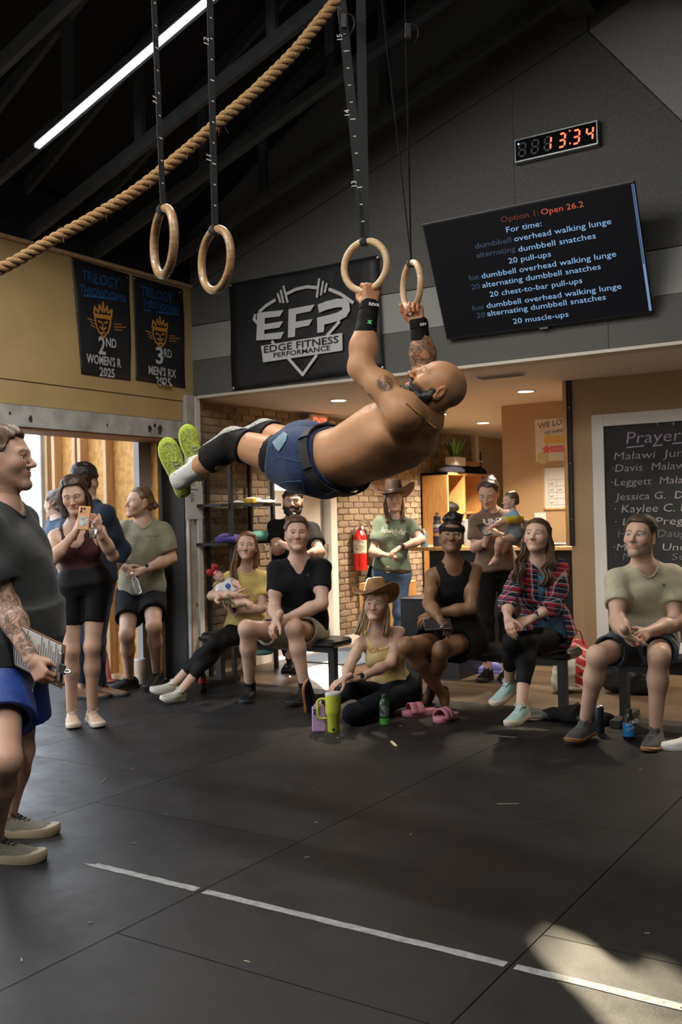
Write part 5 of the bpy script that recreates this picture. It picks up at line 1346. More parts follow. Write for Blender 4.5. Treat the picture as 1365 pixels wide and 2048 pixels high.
# ---------------------------------------------------------------- woman in yellow holding a newborn
def woman_yellow():
    f = Fig('seated woman in a yellow T-shirt and black leggings holding a newborn', (-5.0, 6.3, 0), 1.66, False, FAIR, build=.98)
    f.spine(at(494, 1262, Y=6.36), at(494, 1144, Y=6.34), cdir(-.96, .0, .28), cdir(-.97, .0, .24))
    f.limb('r', 'arm', (424, 1192), -1, (468, 1190), -1); f.limb('l', 'arm', (524, 1217), -1, (462, 1222), -1)
    f.limb('r', 'leg', (428, 1288), -1, (352, 1366), 1); f.limb('l', 'leg', (446, 1282), -1, (362, 1376), -1)
    f.J['ar'] = at(350, 1366, Y=5.72); f.J['al'] = at(362, 1382, Y=5.62)
    f.J['fr'] = nrm(cdir(-.75, .12, .55)); f.J['fl'] = nrm(cdir(-.45, .15, .85)); f.J['fur'] = nrm(cdir(.2, .9, .2)); f.J['ful'] = nrm(cdir(.25, .9, .3))
    f.head(at(494, 1093, Y=6.30), cdir(.0, .10, 1), cdir(.04, 1, 0), brow=(.13, .07, .04), gaze=cdir(.35, .4, .8), eye=(.10, .10, .09), scalp=lambda v: .9*sstep(v[:, 2]-.25*v[:, 1], .062, .075), scalpcol=(.11, .055, .03))
    f.hand('r', at(489, 1196, d=f_d(f, 'wr')-.01)-f.J['wr'], cdir(.1, -.5, .6)*-1, curl=(.4, .5, .3)); f.hand('l', at(446, 1208, d=f_d(f, 'wl')-.0)-f.J['wl'], cdir(.0, .9, -.3), curl=(.5, .6, .3))
    f.body(h=.010, feet=False); f.finish()
    hm = hair_mat('auburn hair', (.17, .075, .030), (.08, .035, .015))
    f.hair_cap(hm, .009, front=.072, side=.03, nape=-.07)
    f.locks([([(-.066, .01, .03), (-.080, -.012, -.04), (-.080, -.012, -.10), (-.072, -.02, -.16)], 22, .010), ([(.066, .01, .03), (.082, -.01, -.04), (.088, .005, -.11), (.095, .05, -.18), (.080, .075, -.25), (.088, .08, -.31)], 26, .014)], hm, .007)
    f.shirt(cloth('yellow jersey', (.58, .46, .16)), .014, .62, hem=.03, seed=11)
    f.pants(cloth('black leggings', (.011, .011, .012)), .006, 1.86, waist=.28, name='leggings', fold=.001)
    for q in 'rl': f.shoe(q, mat('off white knit', (.55, .52, .44), .7, noise=(90, .3), bump=(150, .4)), mat('off white sole', (.60, .57, .50), .5), mat('white lace', (.62, .6, .52), .6), sole_t=.03, sole2=mat('tan tread', (.38, .22, .10), .6))
    watch(f, 'l', strap=(.02, .02, .022))
woman_yellow()

# ---------------------------------------------------------------- bearded man behind the rack
def man_bearded():
    f = Fig('bearded man in a black T-shirt standing by the glass door behind the bench', (-4.95, 7.05, 0), 1.80, True, FAIR, build=1.04)
    f.spine(at(582, 1180, Y=7.32), at(588, 1045, Y=7.27), cdir(-.95, .02, -.3), cdir(-.97, .03, -.2))
    f.limb('r', 'arm', (554, 1100), -1, (570, 1090), -1); f.limb('l', 'arm', (640, 1105), -1, (612, 1110), -1)
    f.limb('r', 'leg', (575, 1250), -1, (580, 1330), 1); f.limb('l', 'leg', (605, 1250), -1, (600, 1330), 1)
    for q in 'rl': f.J['a'+q][2] = .09; f.J['k'+q] = (f.J['h'+q]+f.J['a'+q])/2+V(0, -.02, 0); f.J['f'+q] = nrm(V(.5, -1, 0)); f.J['fu'+q] = V(0, 0, 1)
    f.head(at(586, 1003, Y=7.23), cdir(.0, -.02, 1), cdir(0, 1, 0), beard='full', beardcol=(.022, .014, .010), brow=(.04, .025, .02), eye=(.05, .04, .03), gaze=cdir(.2, .3, .9),
           scalp=lambda v: .95*sstep(v[:, 2], .035, .045), scalpcol=(.03, .02, .015), extra=lambda S: (S.ell((0, .070, -.110), (.042, .030, .040), k=.02),))
    v, fc, c = f.parts[-1]; lv = ((v-f.J['head'])@f.HA.T)/f.hs; f.parts[-1] = (v, fc, mixc(c, (.022, .014, .010), sstep(-lv[:, 2], .072, .08)*sstep(lv[:, 1], .02, .035)))
    f.hand('r', cdir(.5, -.2, .3), cdir(.3, -.6, -.3), curl=(.5, .6, .3)); f.hand('l', cdir(-.5, -.2, .3), cdir(-.3, -.6, -.3), curl=(.5, .6, .3))
    f.body(h=.011, feet=False); f.finish(); f.beard(hair_mat('black beard', (.014, .010, .008)), .007, 1.35)
    f.hair_cap(hair_mat('black hair', (.012, .010, .010)), .010, front=.060, side=.03, nape=-.04)
    f.shirt(cloth('washed black tee', (.016, .016, .017)), .016, .65, hem=.02, seed=12)
    f.pants(cloth('dark jeans', (.014, .017, .026)), .014, 1.9, waist=.27, name='jeans')
    for q in 'rl': f.shoe(q, cloth('black shoe', (.012, .012, .012), .6), M_black, None)
man_bearded()

# ---------------------------------------------------------------- woman in green tee and black cowboy hat at the counter
def woman_green():
    f = Fig('standing woman in a green T-shirt, jeans and dark brown cowboy hat leaning on the counter', (-4.6, 8.35, 0), 1.70, False, FAIR, build=1.02)
    f.spine(at(783, 1150, Y=8.12), at(792, 1037, Y=8.08), cdir(-.93, -.05, -.3), cdir(-.95, -.12, -.2))
    f.limb('r', 'arm', (746, 1103), -1, (772, 1110), -1); f.limb('l', 'arm', (845, 1080), -1, (800, 1096), -1)
    f.J['hr'] = f.J['hr']; 
    for q in 'rl': f.J['a'+q] = V(f.J['h'+q][0], f.J['h'+q][1]-.02, .09); f.J['k'+q] = (f.J['h'+q]+f.J['a'+q])/2+V(0, -.02, 0); f.J['f'+q] = nrm(V(.3, -1, 0)); f.J['fu'+q] = V(0, 0, 1)
    f.head(at(789, 1000, Y=8.04), cdir(.0, .02, 1), cdir(-.03, 1, 0), brow=(.12, .07, .04), gaze=cdir(.1, .2, .9), eye=(.08, .07, .05), scalp=lambda v: .9*sstep(v[:, 2], .05, .06), scalpcol=(.14, .08, .05))
    f.hand('r', at(786, 1112, d=f_d(f, 'wr')-.02)-f.J['wr'], cdir(.2, -.9, -.2), curl=(.5, .6, .3)); f.hand('l', at(784, 1106, d=f_d(f, 'wl')-.02)-f.J['wl'], cdir(0, -.9, -.3), curl=(.4, .5, .3))
    f.body(h=.011, feet=False); f.finish()
    hm = hair_mat('light brown hair', (.22, .12, .060), (.10, .05, .025))
    f.hair_cap(hm, .008, front=.050, side=.02, nape=-.07)
    f.locks([([(-.070, .015, .02), (-.076, .0, -.05), (-.070, .01, -.12), (-.075, .04, -.19)], 20, .008), ([(.070, .015, .02), (.078, .0, -.05), (.066, .02, -.12), (.062, .05, -.20)], 20, .009)], hm, .006)
    hat(f, mat('dark brown felt', (.035, .020, .014), .8, bump=(120, .2)), mat('black band', (.01, .01, .01), .5), f.loc((0, -.010, .058)), f.hU-f.hF*.10+f.HX*.05, f.hF+f.HX*.3, R=.215, crown=.120, curl=.085, w=.080, l=.102)
    t = f.shirt(cloth('sage green jersey', (.15, .20, .15)), .016, .66, hem=.22, seed=13)
    fw = f.fwd(); up = nrm(f.J['neck']-f.J['pel'])
    print_on('howdyfair', (789, 1062), 8.6, fw, -f.sR, up, .050, mat('cream print', (.55, .55, .48), .7), t, shear=.35, width=.26, bold=.015)
    for i, y in enumerate((1075, 1080, 1085)): print_on('little shop of country', (790, y), 8.6, fw, -f.sR, up, .010, mat('cream print', (.55, .55, .48), .7), t, width=.14)
    j = f.pants(mat('blue denim', (.075, .14, .25), .85, noise=(40, .35), bump=(250, .3)), .010, 1.9, waist=.30, name='jeans')
    c = f.J['pel']+up*.075; R = f.hR; Fd = nrm(np.cross(up, R)); b = MB(); n = 36
    b.loft([[c+up*z+R*math.cos(a)*(.172+g)+Fd*math.sin(a)*(.125+g) for a in (6.2832*k/n for k in range(n))] for z, g in ((-.018, .004), (-.018, .010), (.018, .010), (.018, .004))], cap=False)
    bl = b.build('belt', mat('brown leather', (.16, .07, .025), .5), f.root, True, auto=40)
    MB().torus(c+Fd*.140, Fd, .026, .005, 24, 8).build('buckle', mat('brass', (.7, .5, .22), .3, 1.0), bl, True)
    for q in 'rl': f.shoe(q, cloth('brown boot', (.10, .05, .025), .5), M_black, None)
    watch(f, 'l', strap=(.02, .02, .022))
woman_green()

# ---------------------------------------------------------------- woman in brown tee holding a baby and a phone
def woman_brown():
    f = Fig('standing woman in a brown T-shirt with a ponytail, holding a baby and a phone', (-3.3, 7.7, 0), 1.70, False, FAIR, build=.98)
    f.spine(at(994, 1140, Y=7.55), at(984, 1026, Y=7.52), cdir(-.97, 0, .2), cdir(-.97, -.02, .22))
    D = depth(f.J['neck']); f.limb('r', 'arm', at(950, 1096, d=D-.06), 0, at(973, 1080, d=D-.26), 0); f.limb('l', 'arm', (1042, 1086), -1, (996, 1068), -1)
    for q in 'rl': f.J['a'+q] = V(f.J['h'+q][0], f.J['h'+q][1]-.02, .09); f.J['k'+q] = (f.J['h'+q]+f.J['a'+q])/2+V(0, -.02, 0); f.J['f'+q] = nrm(V(.1, -1, 0)); f.J['fu'+q] = V(0, 0, 1)
    f.head(at(978, 986, Y=7.46), cdir(-.35, -.45, .8), cdir(-.05, 1, .3), brow=(.10, .06, .04), gaze=cdir(-.1, -.8, .6), eye=(.06, .05, .04), mouth=.6, scalp=lambda v: .9*sstep(v[:, 2]-.25*v[:, 1], .062, .075), scalpcol=(.06, .035, .02))
    f.hand('r', at(977, 1066, d=f_d(f, 'wr')-.01)-f.J['wr'], cdir(.6, .3, -.5), curl=(.6, .8, .4)); f.hand('l', at(978, 1063, d=f_d(f, 'wl')-.01)-f.J['wl'], cdir(-.1, -.2, -.9), curl=(.5, .7, .4))
    f.body(h=.011, feet=False); f.finish()
    hm = hair_mat('brown tied hair', (.060, .034, .020))
    f.hair_cap(hm, .008, front=.072, side=.035, nape=-.05)
    f.locks([([(0, -.09, .075), (.0, -.12, .085), (.01, -.145, .02), (.015, -.14, -.06), (.02, -.12, -.12)], 30, .014)], hm, .007, name='ponytail')
    t = f.shirt(cloth('mocha jersey', (.17, .115, .085)), .018, .70, hem=.12, seed=14)
    print_on('UNT', (988, 1042), 7.9, f.fwd(), -f.sR, V(0, 0, 1), .045, mat('white print', (.75, .75, .75), .6), t, bold=.03, width=.16)
    f.pants(cloth('black trousers', (.011, .011, .012)), .010, 1.92, waist=.28, name='trousers')
    for q in 'rl': f.shoe(q, cloth('black shoe', (.012, .012, .012), .6), M_black, None)
woman_brown()

# ---------------------------------------------------------------- woman filming with a phone
def woman_phone():
    f = Fig('standing woman in a burgundy tank top and black biker shorts filming with a phone', (-5.05, 4.62, 0), 1.71, False, (.54, .34, .25), build=1.04, leg=.98)
    f.spine(at(168, 1168, Y=4.66), at(152, 1052, Y=4.62), cdir(-1, -.02, .05), cdir(-1, -.03, .08))
    f.limb('r', 'arm', (101, 1124), -1, (152, 1064), -1); f.limb('l', 'arm', (226, 1112), -1, (198, 1062), -1)
    f.limb('r', 'leg', (143, 1304), -1, (143, 1415), 1); f.limb('l', 'leg', (184, 1302), -1, (184, 1408), 1)
    for q, tp in (('r', (151, 1464)), ('l', (200, 1456))): f.J['a'+q][2] = .088; f.J['f'+q] = nrm((at(*tp, Z=.0)-f.J['a'+q])*V(1, 1, 0)); f.J['fu'+q] = V(0, 0, 1)
    f.head(at(149, 992, Y=4.58), cdir(.10, -.22, 1), cdir(-.12, 1, .15), brow=(.07, .04, .03), gaze=cdir(.1, -.7, .7), eye=(.05, .04, .03), mouth=.9, lip=(.42, .14, .12), scalp=lambda v: .9*sstep(v[:, 2]-.25*v[:, 1], .065, .078), scalpcol=(.05, .03, .02), fat=.003)
    f.hand('r', at(161, 1038, d=f_d(f, 'wr')-.03)-f.J['wr'], cdir(.75, .1, -.6), curl=(.55, .7, .4), spread=.1); f.hand('l', at(190, 1036, d=f_d(f, 'wl')-.03)-f.J['wl'], cdir(-.75, .1, -.5), curl=(.55, .7, .4), spread=.1)
    f.body(h=.009, feet=False); f.finish()
    hm = hair_mat('dark brown bob', (.050, .028, .017))
    f.hair_cap(hm, .010, front=.076, side=.04, nape=-.06, top=.012)
    f.locks([([(-.066, .015, .045), (-.084, .0, -.02), (-.082, .005, -.08), (-.070, .02, -.13)], 30, .009), ([(.066, .015, .045), (.084, .0, -.02), (.082, .005, -.08), (.072, .025, -.125)], 30, .009), ([(0, -.10, .0), (0, -.10, -.06), (0, -.085, -.13)], 20, .03)], hm, .008)
    f.tank(cloth('burgundy rib', (.050, .012, .014), .85, .1), .005, .36, strap=.62, drop=.095, arm_r=.080)
    f.pants(cloth('black leggings', (.011, .011, .012)), .009, .62, waist=.40, name='biker_shorts', fold=.001, hollow=False, kk=.05)
    for q in 'rl': f.shoe(q, mat('beige knit', (.50, .36, .24), .75, noise=(90, .25), bump=(150, .4)), mat('cream sole', (.55, .47, .36), .5), mat('cream lace', (.60, .50, .36), .6), sole_t=.034)
    m = MB(); m.torus(at(188, 1045, d=f_d(f, 'wl')-.095), cdir(.3, .8, .3), .0095, .002, 16, 6); m.build('ring', mat('silver', (.7, .7, .7), .25, 1.0), f.root, True)
woman_phone()

# ---------------------------------------------------------------- man with his hair in a bun, leaning at the doorway
def man_bun():
    f = Fig('standing man in an olive T-shirt and black shorts with hair tied in a bun', (-5.95, 5.9, 0), 1.76, True, MED, build=.93)
    f.spine(at(283, 1192, Y=5.95), at(288, 1048, Y=5.92), cdir(-.98, -.02, .1), cdir(-.98, -.03, .15))
    D = depth(f.J['neck']); f.limb('r', 'arm', at(231, 1116, d=D+.02), 0, at(249, 1134, d=D-.22), 0); f.limb('l', 'arm', at(343, 1117, d=D+.02), 0, at(288, 1140, d=D-.22), 0)
    f.limb('r', 'leg', (254, 1270), -1, (259, 1362), 1); f.limb('l', 'leg', (308, 1252), -1, (314, 1345), 1)
    f.J['ar'] = at(259, 1358, Y=5.86); f.J['al'] = at(314, 1344, Y=6.0); f.J['al'][2] = max(.088, f.J['al'][2]); f.J['ar'][2] = .088
    f.J['fr'] = nrm(V(-.1, -1, 0)); f.J['fl'] = nrm(V(.35, -1, -.1)); f.J['fur'] = f.J['ful'] = V(0, 0, 1)
    f.head(at(279, 1005, Y=5.88), cdir(-.78, .05, .62), cdir(.04, 1, .0), brow=(.09, .055, .03), gaze=cdir(-.9, 0, .4), eye=(.08, .07, .05), mouth=.8, beard='stubble', beardcol=(.25, .15, .09), scalp=lambda v: .9*sstep(v[:, 2]-.3*v[:, 1], .058, .07), scalpcol=(.11, .065, .035))
    f.hand('r', at(262, 1146, d=f_d(f, 'wr')-.02)-f.J['wr'], cdir(.5, -.3, -.6), curl=(.45, .6, .3)); f.hand('l', at(262, 1148, d=f_d(f, 'wl')-.03)-f.J['wl'], cdir(-.3, -.5, -.7), curl=(.45, .6, .3))
    f.body(h=.010, feet=False); f.finish()
    hm = hair_mat('golden brown hair', (.15, .085, .042), (.07, .035, .018))
    f.hair_cap(hm, .007, front=.072, side=.035, nape=-.05)
    S = SDF(); S.ell((0, -.125, -.010), (.028, .030, .034), k=.01).noise(.006, 110, 2); v, fc = skin_surface(S, .005); mesh_obj('hair_bun', f.J['head']+f.hs*(v@f.HA), fc, hm, f.root, True)
    t = f.shirt(cloth('olive jersey', (.255, .235, .165)), .022, .72, hem=.06, seed=15, hem_ease=.015, fold=.005)
    print_on('EDGE FITNESS', (305, 1072), 7.6, f.fwd(), -f.sR, V(0, 0, 1), .012, mat('dark olive print', (.10, .09, .06), .7), t)
    sh = f.pants(cloth('black sport shorts', (.013, .013, .014)), .016, .62, waist=.22, name='shorts', flare=.012)
    print_on('GYM', (312, 1222), 7.4, nrm(f.fwd()), -f.sR, V(0, 0, 1), .020, mat('white print', (.75, .75, .75), .6), sh)
    for q in 'rl': f.shoe(q, cloth('black shoe', (.012, .012, .012), .6), M_black, None)
    watch(f, 'l', strap=(.015, .015, .016))
man_bun()

# ---------------------------------------------------------------- man in navy seen from behind, and the one half hidden beside him
def man_navy():
    f = Fig('man in a navy shirt and jeans seen from behind the woman filming', (-5.65, 5.15, 0), 1.84, True, FAIR, build=1.06)
    f.spine(at(185, 1165, Y=5.30), at(178, 1012, Y=5.25), cdir(.80, -.02, .6)*1, cdir(.80, -.06, .55))
    f.limb('r', 'arm', (243, 1098), 1, (215, 1165), -1); f.limb('l', 'arm', (120, 1100), 1, (130, 1165), 1)
    f.limb('r', 'leg', (190, 1285), 1, (200, 1378), 1); f.limb('l', 'leg', (162, 1290), 1, (166, 1382), 1)
    for q in 'rl': f.J['a'+q][2] = .088; f.J['f'+q] = nrm(V(.8, .5, 0)); f.J['fu'+q] = V(0, 0, 1)
    f.head(at(170, 962, Y=5.22), cdir(.35, .05, -.9), cdir(0, 1, 0), brow=(.03, .02, .01), scalp=lambda v: .9*sstep(v[:, 2]-.3*v[:, 1], .0, .03), scalpcol=(.03, .02, .015), h=.005)
    f.hand('r', V(0, 0, -1), cdir(-.5, 0, -.4)); f.hand('l', V(0, 0, -1), cdir(.5, 0, -.4))
    f.body(h=.011, feet=False); f.finish()
    f.hair_cap(hair_mat('dark hair', (.028, .018, .013)), .012, front=.062, side=.04, top=.01, nape=-.05)
    f.shirt(cloth('navy oxford', (.014, .022, .040)), .020, 1.35, hem=.02, seed=16, fold=.004)
    f.pants(cloth('indigo jeans', (.035, .055, .10)), .014, 1.93, waist=.25, name='jeans')
    for q in 'rl': f.shoe(q, mat('brown leather boot', (.20, .10, .04), .45, noise=(12, .4)), M_black, None, high=.02)
man_navy()
def man_hidden():
    f = Fig('man almost hidden behind the woman filming, an ear and blue sleeve showing', (-6.5, 5.8, 0), 1.74, True, FAIR, build=1.0)
    f.spine(at(112, 1166, Y=5.85), at(120, 1042, Y=5.83), cdir(-.5, -.02, -.85), cdir(-.5, 0, -.85))
    f.limb('r', 'arm', (100, 1110), 1, (105, 1170), 1); f.limb('l', 'arm', (118, 1110), 1, (125, 1170), 1)
    for q in 'rl': f.J['a'+q] = V(f.J['h'+q][0], f.J['h'+q][1], .09); f.J['k'+q] = (f.J['h'+q]+f.J['a'+q])/2; f.J['f'+q] = nrm(V(-.9, .2, 0)); f.J['fu'+q] = V(0, 0, 1)
    f.head(at(112, 1008, Y=5.82), cdir(-.8, 0, -.6), cdir(0, 1, 0), h=.005, scalp=lambda v: .9*sstep(v[:, 2]-.3*v[:, 1], .0, .03), scalpcol=(.10, .06, .03))
    f.hand('r', V(0, 0, -1), cdir(-.5, 0, -.4)); f.hand('l', V(0, 0, -1), cdir(.5, 0, -.4))
    f.body(h=.012, feet=False); f.finish(); f.hair_cap(hair_mat('short brown hair', (.12, .070, .038)), .009, front=.062, side=.04, nape=-.04)
    f.shirt(cloth('dusty blue tee', (.05, .08, .12)), .018, .6, hem=.03, seed=17); f.pants(cloth('tan work trousers', (.30, .18, .08)), .014, 1.93, waist=.25, name='trousers')
    for q in 'rl': f.shoe(q, mat('yellow work boot', (.42, .25, .07), .6), mat('gum sole', (.30, .15, .055), .5), None, high=.03)
man_hidden()

# ---------------------------------------------------------------- the judge in the left foreground
def judge():
    f = Fig('man in a charcoal T-shirt and blue shorts with a tattooed arm at the left edge', (-3.45, 2.72, 0), 1.82, True, (.53, .33, .245), build=1.12, tattoo=True, head=1.04)
    f.fat = .035
    f.spine(at(18, 1325, Y=2.74), at(5, 1025, Y=2.70), cdir(-.12, 0, 1), cdir(-.10, .03, 1))
    f.limb('r', 'arm', (14, 1210), -1, (62, 1318), -1); f.limb('l', 'arm', (60, 1190), 1, (80, 1300), 1)
    f.limb('r', 'leg', (10, 1520), -1, (-8, 1690), 1); f.limb('l', 'leg', (40, 1500), 1, (18, 1640), 1)
    f.J['ar'] = at(-14, 1708, Y=2.60); f.J['al'] = at(16, 1655, Y=2.84); f.J['ar'][2] = f.J['al'][2] = .09
    for q in 'rl': f.J['f'+q] = nrm(cdir(1, 0, .10 if q == 'r' else -.05)*V(1, 1, 0)); f.J['fu'+q] = V(0, 0, 1)
    f.head(at(8, 918, Y=2.70), cdir(1, .06, .08), cdir(-.06, 1, 0), brow=(.16, .09, .05), eye=(.10, .12, .13), beard='stubble', beardcol=(.34, .20, .13), fat=.004, scalp=lambda v: .8*sstep(v[:, 2], .01, .04)*sstep(-v[:, 1]+.055, 0, .03), scalpcol=(.10, .065, .04))
    f.hand('r', at(80, 1346, d=f_d(f, 'wr')-.02)-f.J['wr'], cdir(.3, .1, -1), curl=(.9, 1.0, .6), thumb=(.6, .8, -.4)); f.hand('l', at(88, 1320, d=f_d(f, 'wl'))-f.J['wl'], cdir(0, .3, 1), curl=(.8, .9, .5))
    f.body(h=.008, feet=False)
    def ink(v):
        a, b, c = f.J['sr'], f.J['er'], f.J['wr']; d = np.zeros(len(v))
        for p, q in ((a, b), (b, c)):
            ba = q-p; h = np.clip(((v-p)@ba)/(ba@ba), 0, 1); r = np.linalg.norm(v-p-h[:, None]*ba, axis=1); d = np.maximum(d, .8*(r < .075)*(h < .97))
        return d
    f.finish(ink)
    f.hair_cap(hair_mat('short brown hair', (.12, .070, .038)), .008, front=.074, side=.035, top=.014, nape=-.035)
    f.shirt(cloth('charcoal jersey', (.038, .040, .042)), .020, .70, hem=-.04, seed=18, hem_ease=.02, fold=.006, h=.008, freq=20)
    f.pants(mat('royal blue nylon', (.012, .045, .24), .55, noise=(30, .2), bump=(50, .2)), .018, .62, waist=.24, name='shorts', flare=.03, h=.008)
    for q in 'rl': f.shoe(q, mat('khaki mesh', (.17, .155, .12), .75, noise=(120, .3), bump=(200, .4)), mat('tan foam sole', (.30, .24, .16), .6), mat('black lace', (.02, .02, .02), .6), size=1.05, sole_t=.038, sole2=mat('brown tread', (.12, .08, .04), .7))
judge()

# ---------------------------------------------------------------- the two babies
def newborn():
    f = Fig('newborn in a white romper and red bow held by the woman in yellow', (-5.05, 6.1, .8), .56, True, (.60, .37, .29), name='baby')
    f.male = False; f.bust = 0; f.leg = 1.05; f.arm = 1.3; f.hs = .50
    d0 = f_d_px(6.02)
    f.spine(at(466, 1190, Y=6.06), at(446, 1166, Y=6.06), cdir(-.55, -.55, .6), cdir(-.55, -.6, .6))
    f.limb('r', 'arm', (440, 1190), -1, (432, 1202), -1); f.limb('l', 'arm', (470, 1164), -1, (478, 1172), -1)
    f.limb('r', 'leg', (478, 1206), -1, (494, 1210), 1); f.limb('l', 'leg', (486, 1202), -1, (500, 1206), -1)
    for q in 'rl': f.J['f'+q] = nrm(cdir(.8, -.1, .5)); f.J['fu'+q] = nrm(cdir(-.2, .9, .3))
    f.head(at(437, 1152, Y=6.03), cdir(.15, .25, 1), cdir(-.75, .7, 0), brow=(.35, .20, .14), lip=(.50, .20, .17), h=.0042, closed=False, eye=(.05, .05, .06), fat=.010, scalp=lambda v: .3*sstep(v[:, 2], .05, .08), scalpcol=(.2, .12, .08))
    for q in 'rl': f.hand(q, cdir(.3, -.2, .3), cdir(0, -.5, -.5), curl=(.9, .9, .5), h=.004, scale=1.1)
    f.body(h=.006, feet=True); f.finish()
    t = f.shirt(cloth('white romper', (.62, .62, .60)), .010, .75, hem=-.15, seed=20, h=.006, hem_ease=.006)
    MB().lathe([(.022, 0), (.02, .006), (.01, .009)], at(456, 1172, Y=5.985), 14, cdir(.1, .3, 1)).build('badge', mat('blue badge', (.02, .09, .38), .6), t, True)
    b = MB()
    for q in (-1, 1):
        b.lathe([(.008, 0), (.024, .018), (.030, .035), (.022, .050), (.004, .055)], f.loc((0, .04, .115)), 14, f.HX*q+f.hU*.35)
    b.lathe([(.004, -.014), (.013, -.008), (.013, .008), (.004, .014)], f.loc((0, .04, .118)), 12, f.HX); bw_ = b.build('bow', mat('red knit', (.35, .012, .02), .8, bump=(160, .5)), f.root, True)
    S = SDF(); S.ell((0, -.012, .032), (.083, .101, .092), k=0); S.plane((0, .03, .080), nrm(V(0, .5, 1))); S.plane((0, .03, .050), nrm(V(0, -.5, -1))); v, fc = skin_surface(S, .008); mesh_obj('headband', f.J['head']+f.hs*(v@f.HA), fc, mat('red knit', (.35, .012, .02), .8), bw_, True)
def f_d_px(Y): return Y
newborn()
def baby():
    f = Fig('baby in a yellow and grey outfit held on the arm of the woman in brown', (-3.05, 7.2, 1.0), .74, True, (.60, .38, .30), name='baby')
    f.male = False; f.bust = 0; f.leg = 1.0; f.arm = 1.2; f.hs = .62
    f.spine(at(1030, 1072, Y=7.22), at(1028, 1026, Y=7.20), cdir(.05, 0, 1), cdir(.0, 0, 1))
    f.limb('r', 'arm', (1002, 1046), -1, (984, 1054), -1); f.limb('l', 'arm', (1052, 1045), 1, (1050, 1065), 1)
    f.limb('r', 'leg', (1000, 1082), -1, (992, 1116), 1); f.limb('l', 'leg', (1012, 1086), 1, (1006, 1110), 1)
    for q in 'rl': f.J['f'+q] = nrm(cdir(-.7, -.3, .4)); f.J['fu'+q] = V(0, 0, 1)
    f.head(at(1022, 1001, Y=7.20), cdir(-.95, -.08, .28), cdir(.05, 1, 0), brow=(.30, .18, .12), h=.0045, eye=(.06, .05, .05), fat=.010, scalp=lambda v: .6*sstep(v[:, 2]-.3*v[:, 1], .02, .05), scalpcol=(.14, .08, .05))
    for q in 'rl': f.hand(q, cdir(-.6, -.3, .2), cdir(0, -.5, -.5), curl=(.7, .7, .5), h=.004, scale=1.1)
    f.body(h=.007, feet=True); f.finish()
    f.hair_cap(hair_mat('baby brown hair', (.13, .075, .042)), .006, front=.062, side=.045, nape=-.05)
    up = nrm(f.J['neck']-f.J['pel']); N = f.J['neck']
    def cols(v):
        z = (v-N)@up; c = np.ones((len(v), 3))*np.array((.60, .42, .04)); c[z < -.075] = (.13, .15, .155); c[z > -.012] = (.22, .38, .50); return c
    f.shirt(mat('baby outfit', (1, 1, 1), .85, attr='Col', bump=(60, .15)), .012, .70, hem=-.22, seed=21, h=.0065, hem_ease=.012, colors=cols)
baby()
print('MISS', [m for m in MISS if m[1] > .03])
# ================================================================== rings, rope
M_steel = mat('steel', (.5, .5, .5), .35, 1.0)
M_strap = mat('black webbing', (.020, .021, .023), .7, bump=(350, .5), noise=(200, .3))
M_wmark = mat('white mark', (.68, .68, .68), .7)
def ring_wood(name, c, c2): return mat(name, c, .42, noise=(90, .3, c2), stretch=(.25, .25, 1.6), bump=(120, .12), coat=.25)
W_lt = ring_wood('birch ring', (.66, .47, .27), (.56, .37, .19)); W_dk = ring_wood('aged birch ring', (.36, .22, .105), (.24, .135, .06))
FH = nrm(V(CF[0], CF[1], 0)); RH = nrm(V(CR[0], CR[1], 0))
def gym_ring(px, d, theta, wood, label, strands, nums, flat_dir, group):
    c = at(*px, d=d); th = math.radians(theta); nrml = FH*math.cos(th)+RH*math.sin(th)
    t = thing('gymnastic_ring', label, 'ring', c, group); R, r = .1035, .0145
    MB().torus(c, nrml, R, r, 56, 14).build('wooden_ring', wood, t, True)
    top = c+V(0, 0, R)
    s = MB(); s.torus(top, np.cross(nrml, V(0, 0, 1)), r+.0035, .0015, 20, 6, fv=12); st = s.build('strap_loop', M_strap, t, True)
    for i, (ptop, wd, fdir) in enumerate(strands):
        p1 = at(ptop[0], ptop[1], d=d); a = top+V(0, 0, r); e = a+(p1-a)*((4.66-a[2])/(p1[2]-a[2]))
        k = 26; path = [a+(e-a)*j/k for j in range(k+1)]
        f_ = nrm(fdir); sd = nrm(np.cross(e-a, f_)); q = np.cross(sd, nrm(e-a))
        sg = MB(); sg.loft([[p+sd*x*wd/2+q*y for x, y in ((-1, -.0012), (1, -.0012), (1, .0012), (-1, .0012))] for p in path]); so = sg.build('strap', M_strap, t)
        if nums and i < len(nums) and nums[i]:
            up_ = nrm(e-a); rt = sd if sd@CR > 0 else -sd; nn = np.cross(rt, up_); L = np.linalg.norm(e-a); ln = []
            for j in range(20):
                z = .07+j*.072; w_ = wd*.50 if j % 4 == 2 else wd*.26; ln.append([(-w_/2, z), (w_/2, z)])
            strokes(ln, a+nn*.0013, rt, up_, .0042, M_wmark, so, 'scale_mark')
            for z, txt in nums[i]: lettering(txt, a+up_*z+nn*.0015-rt*.012, up_, -rt, M_wmark, so, h=.022, bold=.01)
    return t, top
GA = 'rings the athlete holds'; GB = 'unused rings'
gym_ring((731, 532), 4.17, 31, W_lt, 'pale wooden ring gripped by the right hand of the athlete, nearer the banner', [((683, 0), .040, -CF), ((722, 0), .040, -CF)], [[(.22, '13'), (.52, '14'), (.84, '15')]], None, GA)
gym_ring((824, 572), 4.45, 72, W_lt, 'pale wooden ring seen nearly edge on, gripped by the tattooed left arm', [((764, 0), .036, RH*.98-FH*.2), ((811, 0), .036, RH*.97-FH*.25)], None, None, GA)
